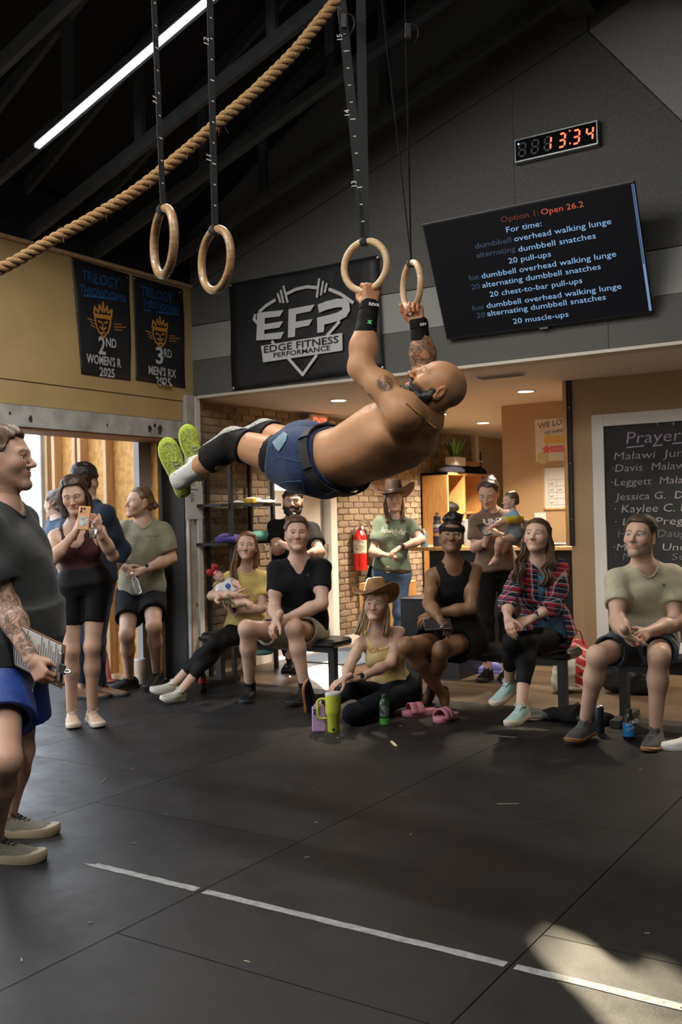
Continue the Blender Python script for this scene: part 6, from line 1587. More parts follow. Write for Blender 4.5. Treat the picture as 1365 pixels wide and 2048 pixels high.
gym_ring((328, 484), 3.165, 62, W_dk, 'empty darker wooden ring hanging farther left, over the banners', [((308, 0), .028, RH*.9-FH*.45)], [[(.32, '11'), (.75, '12')]], None, GB)
gym_ring((432, 520), 3.42, 54, W_dk, 'empty darker wooden ring hanging between the climbing rope and the athlete', [((420, 0), .028, RH*.72-FH*.7)], [[(.22, '11'), (.62, '12')]], None, GB)
def buckle(px, d, label):
    p = at(*px, d=d); t = thing('strap_buckle', label, 'buckle', p, 'cam buckles of the ring straps')
    MB().obox(p, CR, CU, CF, .014, .032, .010, .003).build('cam_body', mat('black steel', (.02, .02, .022), .4, .5), t)
    MB().tube(curve_pts([p+CU*.03, p+CR*.035+CU*.02, p+CR*.045-CU*.02, p+CR*.025-CU*.06], 5), .010, 6, flat=(1, .25)).build('strap_tail', M_strap, t, True)
buckle((688, 42), 4.13, 'black buckle with a loose strap end above the nearer athlete ring'); buckle((817, 62), 4.42, 'black buckle with a loose strap end above the edge on athlete ring')

rp = [at(x, y, d=3.62) for x, y in ((-160, 608), (0, 538), (92, 487), (236, 405), (328, 338), (436, 246), (513, 179), (585, 108), (641, 41), (672, 0), (800, -190))]
path = curve_pts(rp, 26); rope = thing('climbing_rope', 'thick twisted tan climbing rope pulled diagonally across the ceiling', 'rope', rp[0])
M_rope = mat('manila rope', (.42, .25, .105), .85, noise=(60, .45, (.24, .13, .05)), stretch=(2, 2, 2), bump=(180, .8, .004))
L = 0; T = []; acc = []
for i, p in enumerate(path):
    if i: L += np.linalg.norm(p-path[i-1])
    acc.append(L)
step = .0075; n = int(L/step); fine = [np.array([np.interp(j*step, acc, [q[a] for q in path]) for a in range(3)]) for j in range(n)]
for s_ in range(3):
    pts = []; u = None
    for j, p in enumerate(fine):
        t_ = nrm(fine[min(j+1, n-1)]-fine[max(j-1, 0)])
        u = nrm(np.cross(V(0, 0, 1), t_)); v_ = np.cross(t_, u); a = 2*math.pi*(j*step/.092)+s_*2*math.pi/3
        pts.append(p+(u*math.cos(a)+v_*math.sin(a))*.0115)
    MB().tube(pts, .0118, 7).build('strand', M_rope, rope, True)
fr = MB()
for _ in range(60):
    p = fine[rng.randrange(40, n-40)]; d = nrm(V(rng.gauss(0, 1), rng.gauss(0, 1), rng.gauss(0, 1)))
    fr.tube([p+d*.018, p+d*.03+V(0, 0, -.004), p+d*rng.uniform(.034, .05)+V(0, 0, -.012)], [.0009, .0007, .0003], 4)
o = fr.build('frayed_fibres', M_rope, rope); o['kind'] = 'stuff'

# ================================================================== wall things in the gym
YF = YG-.02
# --- timer clock
tl_, tr_, bl_, br_ = [at(x, y, Y=YF) for x, y in ((1030.7, 282.7), (1198.5, 241.6), (1034.6, 331), (1202.4, 290.6))]
cx0, cx1 = (tl_[0]+bl_[0])/2, (tr_[0]+br_[0])/2; cz1, cz0 = (tl_[2]+tr_[2])/2, (bl_[2]+br_[2])/2
ck = thing('timer_clock', 'wide digital wall timer with red digits above the television', 'clock', ((cx0+cx1)/2, YG, cz0))
MB().obox(((cx0+cx1)/2, YG-.028, (cz0+cz1)/2), (1, 0, 0), (0, 1, 0), (0, 0, 1), (cx1-cx0)/2, .026, (cz1-cz0)/2, .005).build('case', mat('brushed frame', (.32, .33, .34), .35, .8), ck)
MB().box(cx0+.012, cx1-.012, YG-.0555, YG-.05, cz0+.014, cz1-.014).build('screen', mat('smoked glass', (.008, .009, .010), .06), ck)
M_red = mat('lit red segment', (.3, .02, .01), .4, emit=(1.0, .11, .05), emit_s=3.2); M_ghost = mat('unlit segment', (.030, .034, .038), .4)
SEG = {'1': 'bc', '3': 'abgcd', '4': 'fgbc', '8': 'abcdefg', ' ': ''}
def seg7(ch, x0, z0, w_, h_, m, par, y):
    k = MB(); t = .011; sl = .10
    ends = {'a': ((0, 1), (1, 1)), 'b': ((1, 1), (1, .5)), 'c': ((1, .5), (1, 0)), 'd': ((0, 0), (1, 0)), 'e': ((0, .5), (0, 0)), 'f': ((0, 1), (0, .5)), 'g': ((0, .5), (1, .5))}
    for s_ in SEG[ch]:
        (ax, az), (bx_, bz) = ends[s_]; a = V(x0+ax*w_+az*h_*sl, y, z0+az*h_); b = V(x0+bx_*w_+bz*h_*sl, y, z0+bz*h_); d = nrm(b-a)
        k.obox((a+b)/2, d, np.cross(V(0, 1, 0), d), (0, 1, 0), np.linalg.norm(b-a)/2-t*.6, t/2, .0012)
    if k.v: k.build('digit', m, par)
wc = (cx1-cx0-.05)/6; hh = (cz1-cz0)*.52; zb = cz0+(cz1-cz0)*.24
for i, ch in enumerate('888'): seg7('8', cx0+.035+i*wc*1.02, zb, wc*.5, hh, M_ghost, ck, YG-.0563)
for x, ch in ((cx1-.345, '1'), (cx1-.275, '3'), (cx1-.175, '3'), (cx1-.082, '4')): seg7(ch, x-(.03 if ch == '1' else 0), zb, wc*.46, hh, M_red, ck, YG-.0565)
for z in (zb+hh*.05, zb+hh*1.02): MB().box(cx1-.197, cx1-.189, YG-.058, YG-.056, z, z+.010).build('colon_dot', M_red, ck)
MB().lathe([(.006, 0), (.004, .002)], (cx0+.035, YG-.056, cz1-.04), 10, (0, -1, 0)).build('indicator', mat('blue diode', (.2, .5, 1), .3, emit=(.2, .55, 1), emit_s=3), ck)
# --- television, tilted forward
TA, TB = V(-3.235, 6.13, 3.39), V(-3.235, 6.47, 2.63); tu = nrm(TA-TB); tn = nrm(np.cross(V(1, 0, 0), tu)); TX0, TX1 = -3.235, -1.755
tv = thing('television', 'large black television tilted down from the grey wall with workout text', 'television', (-2.5, YG, 2.63)); tc_ = V((TX0+TX1)/2, 0, 0)+V(0, *((TA+TB)/2)[1:]); TH = np.linalg.norm(TA-TB)
MB().obox(tc_-tn*.022, (1, 0, 0), tu, tn, (TX1-TX0)/2, TH/2, .021, .004).build('case', mat('black plastic', (.012, .012, .013), .4), tv)
MB().obox(tc_-tn*.0005, (1, 0, 0), tu, tn, (TX1-TX0)/2-.009, TH/2-.012, .0008).build('screen', mat('dark screen', (.004, .0045, .006), .5, spec=.15, emit=(.008, .009, .012), emit_s=.25), tv)
MB().obox(tc_-tn*.022+tu*(TH/2+.001), (1, 0, 0), tu, tn, (TX1-TX0)/2, .003, .021).build('bezel', mat('grey bezel', (.22, .22, .23), .4, .4), tv)
MB().box(-2.75, -2.25, 6.43, YG, 2.88, 3.1).build('wall_mount', M_black, tv)
MB().obox(tc_-tu*(TH/2+.006)-tn*.01, (1, 0, 0), tu, tn, .03, .006, .008).build('badge', M_alu, tv)
def tvp(zx, zy):
    r = ray(665+zx*.5128, zy*.5128); t = ((tc_-CAMP)@tn)/(r@tn); return CAMP+r*t
M_tw = mat('blue white text', (.1, .2, .35), .5, emit=(.26, .45, .72), emit_s=.75); M_td = mat('faded blue text', (.02, .04, .07), .5, emit=(.07, .12, .20), emit_s=.35)
M_to = mat('orange text', (.3, .05, .02), .5, emit=(.75, .13, .045), emit_s=.55); M_tod = mat('faded orange text', (.1, .02, .01), .5, emit=(.28, .05, .02), emit_s=.30)
for txt, a, b, m in (('Option 1:', (660, 868), (808, 840), M_tod), ('Open 26.2', (817, 838), (982, 805), M_to), ('For time:', (682, 907), (818, 882), M_tw),
    ('dumbbell', (560, 970), (700, 944), M_td), ('overhead walking lunge', (712, 942), (1090, 872), M_tw), ('alternating', (565, 1006), (717, 984), M_td), ('dumbbell snatches', (728, 982), (1030, 928), M_tw),
    ('20 pull-ups', (690, 1028), (855, 1000), M_tw), ('foot', (535, 1094), (575, 1087), M_td), ('dumbbell overhead walking lunge', (585, 1086), (1110, 1002), M_tw), ('20', (545, 1130), (578, 1124), M_td), ('alternating dumbbell snatches', (588, 1122), (1050, 1054), M_tw),
    ('20 chest-to-bar pull-ups', (617, 1158), (977, 1103), M_tw), ('foot', (548, 1212), (592, 1205), M_td), ('dumbbell overhead walking lunge', (605, 1202), (1130, 1126), M_tw), ('20', (566, 1240), (598, 1234), M_td), ('alternating dumbbell snatches', (607, 1233), (1070, 1174), M_tw), ('20 muscle-ups', (708, 1263), (923, 1232), M_tw)):
    p, q = tvp(*a), tvp(*b); p[0], q[0] = p[0], q[0]; lettering(txt, p, V(1, 0, 0), tu, m, tv, h=.037, width=abs(q[0]-p[0]), bold=.0, th=.003)
s0, s1, s2 = tvp(1177, 716), tvp(1212, 1030), tvp(1238, 1212)
MB().obox((s0+s2)/2+tn*.0015, (1, 0, 0), tu, tn, .008, np.linalg.norm(((s0-s2)@tu))/2, .001).build('scroll_track', mat('scroll track', (.1, .2, .4), .5, emit=(.22, .33, .52), emit_s=.55), tv)
MB().obox((s0+s1)/2+tn*.0030, (1, 0, 0), tu, tn, .005, ((s0-s1)@tu)/2, .0006).build('scroll_thumb', mat('scroll thumb', (.02, .04, .1), .5, emit=(.05, .10, .2), emit_s=.5), tv)

# --- cloth banners
def banner_mesh(c00, c10, c01, c11, n, amp, nrml, seed):
    r = random.Random(seed); vs = []; W_ = 18; H_ = 18; ph = [r.uniform(0, 6.28) for _ in range(4)]
    for i in range(H_+1):
        for j in range(W_+1):
            u, v_ = j/W_, i/H_; p = (c00*(1-u)+c10*u)*(1-v_)+(c01*(1-u)+c11*u)*v_
            d = amp*(1+.8*math.sin(6.28*(1.5*u+.7*v_)+ph[0])+.5*math.sin(6.28*(3.1*u-1.3*v_)+ph[1]))*min(1, 3*v_+.15)*.5
            vs.append(p+nrml*d)
    m = MB(); m.add(vs, [(i*(W_+1)+j, i*(W_+1)+j+1, (i+1)*(W_+1)+j+1, (i+1)*(W_+1)+j) for i in range(H_) for j in range(W_)]); return m
M_ban = mat('black banner cloth', (.014, .015, .018), .55, noise=(3, .3), bump=(5, .35, .05)); M_bw = mat('banner grey print', (.58, .59, .61), .7)
ef = thing('gym_banner', 'black gym banner with the white logo hung on the grey wall', 'banner', (-4.56, YG, 2.46))
c = [at(x, y, Y=YF-.01) for x, y in ((465, 780), (768, 737), (459, 568), (757, 511))]
bo = banner_mesh(*c, 18, .012, V(0, -1, 0), 3).build('cloth', M_ban, ef, True); bo.modifiers.new('t', 'SOLIDIFY').thickness = .0015
def eb(zx, zy): p = at(430+zx*.271, 500+zy*.271, Y=YF-.035); return p[0], p[2]
O_ = V(0, YF-.034, 0)
_pc = [0]
def poly_on(pts, m, par, name, th=.0015): _pc[0] += 1; th += .0001*_pc[0]; k = MB(); k.add([(x, YF-.034-th, z) for x, z in (eb(*p) for p in pts)], [tuple(range(len(pts)))]); return k.build(name, m, par)
for nm, ps in (('letter_e', [[(315, 463), (372, 458), (362, 660), (306, 668)], [(315, 463), (508, 443), (480, 490), (312, 508)], [(362, 548), (505, 525), (478, 572), (360, 590)], [(308, 628), (512, 603), (485, 655), (306, 668)]]),
               ('letter_f', [[(545, 437), (603, 427), (592, 640), (540, 647)], [(545, 437), (737, 402), (708, 452), (543, 485)], [(598, 530), (722, 510), (697, 556), (596, 577)]]),
               ('letter_p', [[(757, 508), (815, 498), (805, 605), (757, 612)]])):
    for p in ps: poly_on(p, M_bw, bo, nm)
def es(lines, w_, name): 
    for i, l in enumerate(lines): strokes([[eb(*p) for p in l]], V(0, YF-.034, 0), (1, 0, 0), (0, 0, 1), w_, M_bw, bo, name, th=.0030+.0002*i)
es([[(778, 428), (830, 408), (900, 392), (945, 390), (968, 408), (972, 440), (955, 468), (910, 492), (840, 512), (770, 528)]], .066, 'letter_p')
es([[(330, 455), (380, 410), (445, 370)], [(530, 325), (600, 290), (680, 272), (755, 278)], [(845, 290), (930, 325), (1020, 388)], [(300, 480), (290, 510), (312, 535)], [(545, 800), (598, 862), (650, 920), (700, 850), (752, 778)], [(920, 530), (830, 632)], [(425, 675), (440, 700)]], .026, 'logo_outline')
es([[(465, 325), (485, 385)], [(488, 300), (508, 388)], [(508, 268), (538, 385)], [(772, 215), (755, 347)], [(800, 233), (785, 330)], [(827, 250), (812, 312)]], .020, 'logo_barbell')
poly_on([(342, 708), (942, 612), (945, 742), (358, 830)], M_bw, bo, 'logo_plate', .0030)
M_bt = mat('banner black print', (.015, .015, .018), .7)
for txt, a, b, hh_ in (('EDGE FITNESS', (366, 762), (918, 682), .055), ('PERFORMANCE', (437, 796), (855, 738), .038)):
    p, q = eb(*a), eb(*b); lettering(txt, V(p[0], YF-.040, (p[1]+q[1])/2), (1, 0, 0), (0, 0, 1), M_bt, bo, h=hh_, width=q[0]-p[0], bold=.02, th=.001)
for x, y in ((461, 571), (755, 515), (467, 776), (765, 735)): MB().lathe([(.012, 0), (.010, .004), (.003, .007)], at(x, y, Y=YF-.022), 14, (0, -1, 0)).build('washer', M_steel, ef)
def trilogy(c4, zs, place, label, seed):
    t = thing('award_banner', label, 'banner', (XL, float(at(*c4[0], X=XL)[1]), 2.5), 'black award banners on the tan wall')
    c = [at(x, y, X=XL+.012) for x, y in c4]; b = banner_mesh(*c, 18, .010, V(1, 0, 0), seed).build('cloth', M_ban, t, True); b.modifiers.new('t', 'SOLIDIFY').thickness = .0015
    M_bl = mat('blue print', (.012, .085, .26), .7); M_or = mat('orange print', (.55, .24, .04), .7); M_gr = mat('pale print', (.50, .52, .53), .7)
    P = lambda zx, zy: at(zx*.3077, 440+zy*.3077, X=XL+.016)+V(.03, 0, 0)
    for txt, a, b_, h_, m, shr in zs[0]:
        p, q = P(*a), P(*b_); d = nrm(q-p); stick(lettering(txt, p, V(0, 1, 0), (0, 0, 1), m, b, h=h_, width=abs(q[1]-p[1]), bold=.02, shear=shr), b, (1, 0, 0), .006)
    for lines, w_, m, nm in zs[1](M_bl, M_or):
        ln = [[(P(*p)[1], P(*p)[2]) for p in l] for l in lines]; stick(strokes(ln, V(XL+.046, 0, 0), (0, 1, 0), (0, 0, 1), w_, m, b, nm), b, (1, 0, 0), .006)
    for x, y in c4[2:]: MB().lathe([(.008, 0), (.006, .003)], at(x+(4 if x == c4[2][0] else -4), y+6, X=XL+.022), 10, (1, 0, 0)).build('pin', M_steel, t)
def crest(cx, cy, s):
    q = lambda x, y: (cx+x*s, cy+y*s+.28*x*s*0)
    def f(bl, orr):
        return [([[q(-58, 8), q(-52, -40), q(-30, -5), q(-20, -52), q(-4, -8), q(2, -70), q(12, -6), q(30, -42), q(36, 0), q(58, -20), q(56, 26)], [q(-58, 8), q(56, 26)], [q(-54, 22), q(54, 40)]], .016, orr, 'crown_mark'),
                ([[q(-52, 28), q(-48, 70), q(-28, 120), q(8, 158), q(38, 122), q(50, 78), q(52, 40)], [q(-30, 52), q(-8, 62)], [q(14, 64), q(34, 58)], [q(-18, 92), q(4, 110), q(24, 94)], [q(2, 66), q(2, 96)], [q(-10, 128), q(18, 128)]], .014, orr, 'lion_mark'),
                ([[q(-100, 35), q(-62, 50)], [q(-85, 55), q(-58, 75)], [q(-80, 78), q(-52, 95)], [q(72, 72), q(118, 74)], [q(72, 90), q(150, 94)], [q(76, 108), q(124, 112)]], .007, orr, 'speed_lines')]
    return f
M_bl = mat('blue print', (.012, .085, .26), .7); M_or = mat('orange print', (.55, .24, .04), .7); M_gr = mat('pale print', (.50, .52, .53), .7)
trilogy([(163, 748), (261.5, 761.5), (142, 515), (258.5, 549)], ([('TRILOGY', (530, 392), (772, 425), .082, M_bl, .15), ('THROWDOWN', (516, 472), (815, 502), .062, M_bl, .15), ('2', (636, 868), (685, 868), .135, M_gr, 0), ('ND', (688, 822), (756, 832), .070, M_gr, 0), ("WOMEN'S R", (562, 925), (786, 955), .068, M_gr, 0), ('2025', (646, 1012), (745, 1024), .068, M_gr, 0)],
        lambda b, o_: crest(665, 605, 1.0)(b, o_)+[([[(540, 492), (820, 524)]], .016, b, 'underline')]), 0, 'black award banner for second place women, left of its pair', 5)
trilogy([(272, 760), (371, 777), (265, 551), (364.6, 578.5)], ([('TRILOGY', (912, 492), (1124, 518), .082, M_bl, .15), ('THROWDOWN', (925, 560), (1158, 590), .062, M_bl, .15), ('3', (1012, 930), (1056, 932), .135, M_gr, 0), ('RD', (1060, 890), (1116, 902), .070, M_gr, 0), ("MEN'S RX", (966, 1000), (1142, 1015), .068, M_gr, 0), ('2025', (1012, 1070), (1110, 1082), .068, M_gr, 0)],
        lambda b, o_: crest(1034, 690, .88)(b, o_)+[([[(932, 585), (1158, 618)]], .016, b, 'underline')]), 0, 'black award banner for third place men, right of its pair', 8)
# --- taped sheet of paper on the post
ps = thing('paper_sheet', 'white sheet of paper taped to the weathered post by the doorway', 'paper', (XL+.04, 6.47, 1.5))
p0, p1 = at(371, 972, X=XL+.05), at(407, 1038, X=XL+.05)
MB().box(XL+.047, XL+.049, p0[1], p1[1], p1[2], p0[2]).build('sheet', mat('paper', (.68, .68, .66), .7), ps)
M_ink = mat('printed ink', (.12, .12, .13), .8); hgt = p0[2]-p1[2]; wd = p1[1]-p0[1]
strokes([([(.06, hgt*.90), (wd*.72, hgt*.90)], .008)]+[([(.06, hgt*(.78-.06*i)), (wd*(.45+.08*(i % 2)), hgt*(.78-.06*i))], .006) for i in range(5)], V(XL+.0495, p0[1], p1[2]), (0, 1, 0), (0, 0, 1), .005, M_ink, ps, 'printed_lines')

# ================================================================== lobby walls
cb = thing('chalkboard', 'large black chalkboard with a white frame and handwritten prayer list', 'chalkboard', (-1.6, 7.72, .25))
FX0, FX1, FZ0, FZ1 = -2.59, -.85, .25, 2.125
MB().box(FX0+.08, FX1-.08, 7.722, 7.738, FZ0+.08, FZ1-.08).build('board', mat('slate', (.010, .011, .012), .7, noise=(4, .5, (.022, .023, .024))), cb)
for a, b, c_, d in ((FX0, FX0+.095, FZ0, FZ1), (FX1-.095, FX1, FZ0, FZ1), (FX0+.095, FX1-.095, FZ1-.095, FZ1), (FX0+.095, FX1-.095, FZ0, FZ0+.095)): MB().box(a, b, 7.705, 7.739, c_, d).build('frame_rail', M_white, cb, bevel=.003)
for x in (1317, 1349): q = at(x, 848, Y=7.71); MB().tube([q+V(0, 0, .02), q+V(0, -.012, .01), q+V(0, -.012, -.005), q+V(0, -.004, -.012)], .003, 6).build('hook', M_steel, cb)
M_ch = mat('white chalk', (.52, .50, .53), .9, noise=(160, .5)); M_ch2 = mat('pink chalk', (.55, .42, .55), .9, noise=(160, .5)); M_chf = mat('faint chalk', (.22, .22, .23), .9, noise=(160, .5))
for txt, zx, zy, h_, wd_, m in (('Prayer Requests', 990, 566, .095, 1.05, M_ch2), ('Malawi  June Mission', 908, 674, .060, .98, M_ch), ('\u00b7Davis  Malawi  adoption', 896, 755, .058, 1.0, M_ch), ('\u00b7Leggett  Malawi  adoption', 892, 848, .056, 1.05, M_ch), ('Jessica G.  Dad (Heart)', 915, 945, .056, .95, M_ch),
        ('\u00b7 Kaylee C. Pregnancy', 912, 1030, .062, .95, M_ch), ('\u00b7 Lilly  Pregnancy', 915, 1115, .058, .80, M_ch), ('Hanna Daughter new', 932, 1196, .058, .92, M_chf), ('\u00b7Mason  Uncle Pastor', 905, 1285, .056, .95, M_ch), ('\u00b7 Mark    Surgery', 915, 1345, .05, .8, M_chf)):
    lettering(txt, at(960+zx*.2967, 720+zy*.2967, Y=7.72), V(1, 0, .0), (0, 0, 1), m, cb, h=h_, width=wd_, shear=.12, th=.002, bold=-.010)
a = at(1255, 895, Y=7.719); strokes([[(0, 0), (.13, .006)], [(.20, .0), (.27, .004)], [(.35, .01), (.75, .02)]], a, (1, 0, 0), (0, 0, 1), .010, M_ch2, cb, 'underline')
YP = 9.06
po = thing('poster', 'bright poster with yellow and pink banners on the lobby wall', 'poster', (-3.3, YP, 1.85))
MB().box(-3.60, -2.95, YP-.006, YP-.001, 1.85, 2.255).build('sheet', mat('poster paper', (.72, .68, .60), .5), po)
lettering('WE LOVE YOU', V(-3.57, YP-.007, 2.165), (1, 0, .12), (0, 0, 1), M_ink, po, h=.055, width=.52, bold=.02); lettering('WE WANT TO SEE YOU', V(-3.51, YP-.007, 2.105), (1, 0, .10), (0, 0, 1), M_ink, po, h=.032, width=.45, bold=.02)
MB().obox((-3.2, YP-.0075, 2.055), (1, 0, 0), (0, 1, 0), (0, 0, 1), .26, .001, .035).build('yellow_ribbon', mat('yellow print', (.70, .46, .10), .6), po); MB().obox((-3.2, YP-.0075, 1.965), (1, 0, 0), (0, 1, 0), (0, 0, 1), .25, .001, .030).build('pink_ribbon', mat('pink print', (.62, .12, .16), .6), po)
st = MB(); sc_ = V(-3.49, YP-.009, 1.965); st.add([sc_+V(math.cos(math.pi/2+i*math.pi/5)*(.05 if i % 2 == 0 else .028), 0, math.sin(math.pi/2+i*math.pi/5)*(.05 if i % 2 == 0 else .028)) for i in range(10)], [tuple(range(10))]); st.build('star', mat('pink print', (.62, .12, .16), .6), po)
MB().lathe([(.045, 0), (.04, .002)], (-3.47, YP-.007, 2.055), 16, (0, -1, 0)).build('badge', mat('yellow print', (.70, .46, .10), .6), po)
MB().lathe([(.06, 0), (.05, .001)], (-3.53, YP-.0065, 1.885), 14, (0, -1, 0)).build('leaf_print', mat('green print pale', (.50, .52, .25), .6), po)
lettering('so far a 5 star', V(-3.42, YP-.009, 1.958), (1, 0, 0), (0, 0, 1), mat('poster paper', (.72, .68, .60), .5), po, h=.018); lettering('like the best', V(-3.42, YP-.009, 2.048), (1, 0, 0), (0, 0, 1), mat('poster paper', (.72, .68, .60), .5), po, h=.018)
cl = thing('wall_calendar', 'whiteboard month calendar with a pine frame below the poster', 'calendar', (-3.2, YP, 1.39))
MB().box(-3.52, -2.90, YP-.008, YP-.002, 1.40, 1.785).build('board', mat('whiteboard', (.66, .66, .63), .3), cl)
MB().box(-3.53, -2.88, YP-.016, YP-.001, 1.385, 1.40).build('frame_rail', M_wood, cl); MB().box(-3.53, -3.52, YP-.016, YP-.001, 1.385, 1.79).build('frame_rail', M_wood, cl)
lettering('March', V(-3.27, YP-.009, 1.70), (1, 0, 0), (0, 0, 1), M_ink, cl, h=.05)
strokes([([(.04+.085*i, .03), (.04+.085*i, .27)], .002) for i in range(8)]+[([(.04, .03+.06*i), (.60, .03+.06*i)], .002) for i in range(5)]+[([(.05+.02*rng.random()+.085*(i % 5), .05+.06*(i//5)), (.09+.085*(i % 5), .055+.06*(i//5))], .006) for i in (0, 5, 10, 11, 15)], V(-3.52, YP-.0085, 1.40), (1, 0, 0), (0, 0, 1), .003, M_ink, cl, 'grid')
sw = thing('light_switch', 'white double light switch plate on the lobby wall', 'switch', (-3.58, YP, 1.29)); MB().obox((-3.57, YP-.004, 1.30), (1, 0, 0), (0, 1, 0), (0, 0, 1), .058, .004, .058, .003).build('plate', M_white, sw)
for x in (-3.59, -3.55): MB().box(x-.011, x+.011, YP-.012, YP-.007, 1.275, 1.325).build('rocker', M_white, sw)
vt = thing('ceiling_vent', 'white air vent in the lobby ceiling near the edge', 'vent', (-3.06, 7.04, ZC)); MB().box(-3.25, -2.88, 6.98, 7.10, ZC-.008, ZC-.001).build('frame', M_white, vt)
for i in range(5): MB().obox((-3.065, 6.995+.022*i, ZC-.011), (1, 0, 0), (0, .8, -.6), (0, .6, .8), .17, .009, .001).build('slat', mat('vent grey', (.3, .29, .27), .6), vt)
ex = thing('exit_sign', 'red lettered exit sign with an emergency lamp above the glass door', 'sign', (-5.6, 8.15, 2.2)); e0 = at(614, 826, X=-5.62)
MB().obox((-5.62, 8.30, 2.305), (0, 1, 0), (1, 0, 0), (0, 0, 1), .15, .022, .095, .006).build('housing', M_white, ex)
lettering('EXIT', V(-5.597, 8.185, 2.245), (0, 1, 0), (0, 0, 1), mat('lit red letters', (.5, .02, .02), .5, emit=(1, .10, .05), emit_s=2.2), ex, h=.125, width=.235, bold=.03)
for y in (8.09, 8.51): MB().lathe([(.02, -.05), (.045, -.01), (.05, .02), (.042, .024), (.01, .015)], (-5.60, y, 2.31), 16, (1, 0, -.3)).build('emergency_lamp', M_white, ex, True)
MB().box(-5.70, -5.642, 8.25, 8.35, 2.29, 2.34).build('bracket', M_white, ex)

# fire extinguisher and what hangs beside it
fe = thing('fire_extinguisher', 'red fire extinguisher hung on the brick wall beside the door', 'extinguisher', (-5.62, 9.06, .78)); c = V(-5.63, 9.06, .78)
MB().lathe([(.02, 0), (.070, .006), (.074, .03), (.074, .36), (.060, .40), (.026, .43), (.022, .45)], c, 24).build('cylinder', mat('red enamel', (.55, .012, .010), .3, coat=.4), fe, True, auto=50)
MB().lathe([(.0748, .19), (.0748, .33)], c, 24, cap=False).build('label', mat('label paper', (.60, .58, .50), .6, noise=(40, .7, (.2, .18, .12))), fe)
MB().tube([c+V(0, 0, .45), c+V(.02, -.02, .49), c+V(.07, -.06, .50)], .012, 6).build('lever', M_steel, fe); MB().lathe([(.018, 0), (.018, .012)], c+V(.03, 0, .46), 12, (1, 0, 0)).build('gauge', M_white, fe)
MB().tube(curve_pts([c+V(0, .03, .46), c+V(.04, .07, .42), c+V(.06, .07, .25), c+V(.05, .065, .14)], 5), .010, 7).build('hose', M_black, fe, True); MB().box(-5.715, -5.70, 9.01, 9.11, 1.0, 1.22).build('bracket', M_steel, fe)
def hanging(name, label, px, ztop, wd, ht, m, seed, deep=.09, X=-5.58):
    c = at(px[0], px[1], X=X); t = thing(name, label, 'bag' if 'bag' in name else 'jacket', (X, c[1], c[2]-ht)); S = SDF(); a = V(X, c[1], c[2]-.05)
    S.loft([a, a-V(0, 0, ht*.4), a-V(0, 0, ht-.08)], [V(0, 1, 0)]*3, [wd*.32, wd*.5, wd*.48], [deep*.5, deep, deep*.95], k=.03); S.noise(.012, 16, seed); S.noise(.004, 45, seed+1); v, f_ = skin_surface(S, .016); mesh_obj('body', v, f_, m, t, True)
    MB().tube(curve_pts([a+V(.02, -wd*.2, -.02), a+V(-.06, 0, .14), a+V(.02, wd*.2, -.02)], 5), .010, 6, flat=(1, .5)).build('strap', m, t, True)
    MB().tube([(XL, c[1], a[2]+.15), (XL+.07, c[1], a[2]+.11), (XL+.09, c[1], a[2]+.14)], .006, 6).build('hook', M_steel, t)
hanging('shoulder_bag', 'brown bag hanging on a hook next to the fire extinguisher', (745, 1058), 1.3, .20, .42, cloth('brown canvas', (.12, .085, .06)), 4)
hanging('hanging_jacket', 'black jacket hanging low beside the fire extinguisher', (754, 1098), 1.1, .22, .62, cloth('black fleece', (.014, .014, .015)), 6, X=-5.55)

# counter, boxes
ct = thing('counter', 'black lobby counter with a wooden top', 'counter', (-3.9, 8.4, 0))
MB().obox((-3.0, 8.50, 1.045), (1, 0, 0), (0, 1, 0), (0, 0, 1), 1.74, .26, .018, .004).build('worktop', M_wood, ct); MB().box(-4.42, -1.3, 8.36, 8.70, 0, 1.027).build('front_panel', mat('black laminate', (.014, .014, .014), .5), ct)
MB().box(-4.55, -1.3, 8.70, 8.74, 0, 1.027).build('back_panel', M_black, ct)
def box_thing(name, label, x0, x1, y0, y1, z0, z1, m, cat, lid=None):
    t = thing(name, label, cat, ((x0+x1)/2, (y0+y1)/2, z0))
    for nm, b in (('front_panel', (x0, x1, y0, y0+.018, z0, z1-.018)), ('back_panel', (x0, x1, y1-.018, y1, z0, z1-.018)), ('side_panel', (x0, x0+.018, y0+.018, y1-.018, z0, z1-.018)), ('side_panel', (x1-.018, x1, y0+.018, y1-.018, z0, z1-.018))): MB().box(*b).build(nm, m, t)
    MB().obox(((x0+x1)/2, (y0+y1)/2, z1-.009), (1, 0, 0), (0, 1, 0), (0, 0, 1), (x1-x0)/2+(.006 if lid else 0), (y1-y0)/2+(.006 if lid else 0), .009, .003).build('lid', lid or m, t); return t
b_ = at(719, 1166, Y=8.62)
box_thing('plyo_box', 'pine plywood jump box standing by the brick wall', b_[0], b_[0]+.40, 8.62, 9.1, .0, b_[2], M_wood, 'box')
b_ = at(826, 1196, Y=7.35)
box_thing('black_box', 'black padded box behind the woman in the tan hat', b_[0]-.12, b_[0]+.42, 7.35, 7.8, 0, b_[2], mat('black vinyl', (.014, .015, .018), .4), 'box', mat('blue black vinyl', (.020, .026, .035), .35))
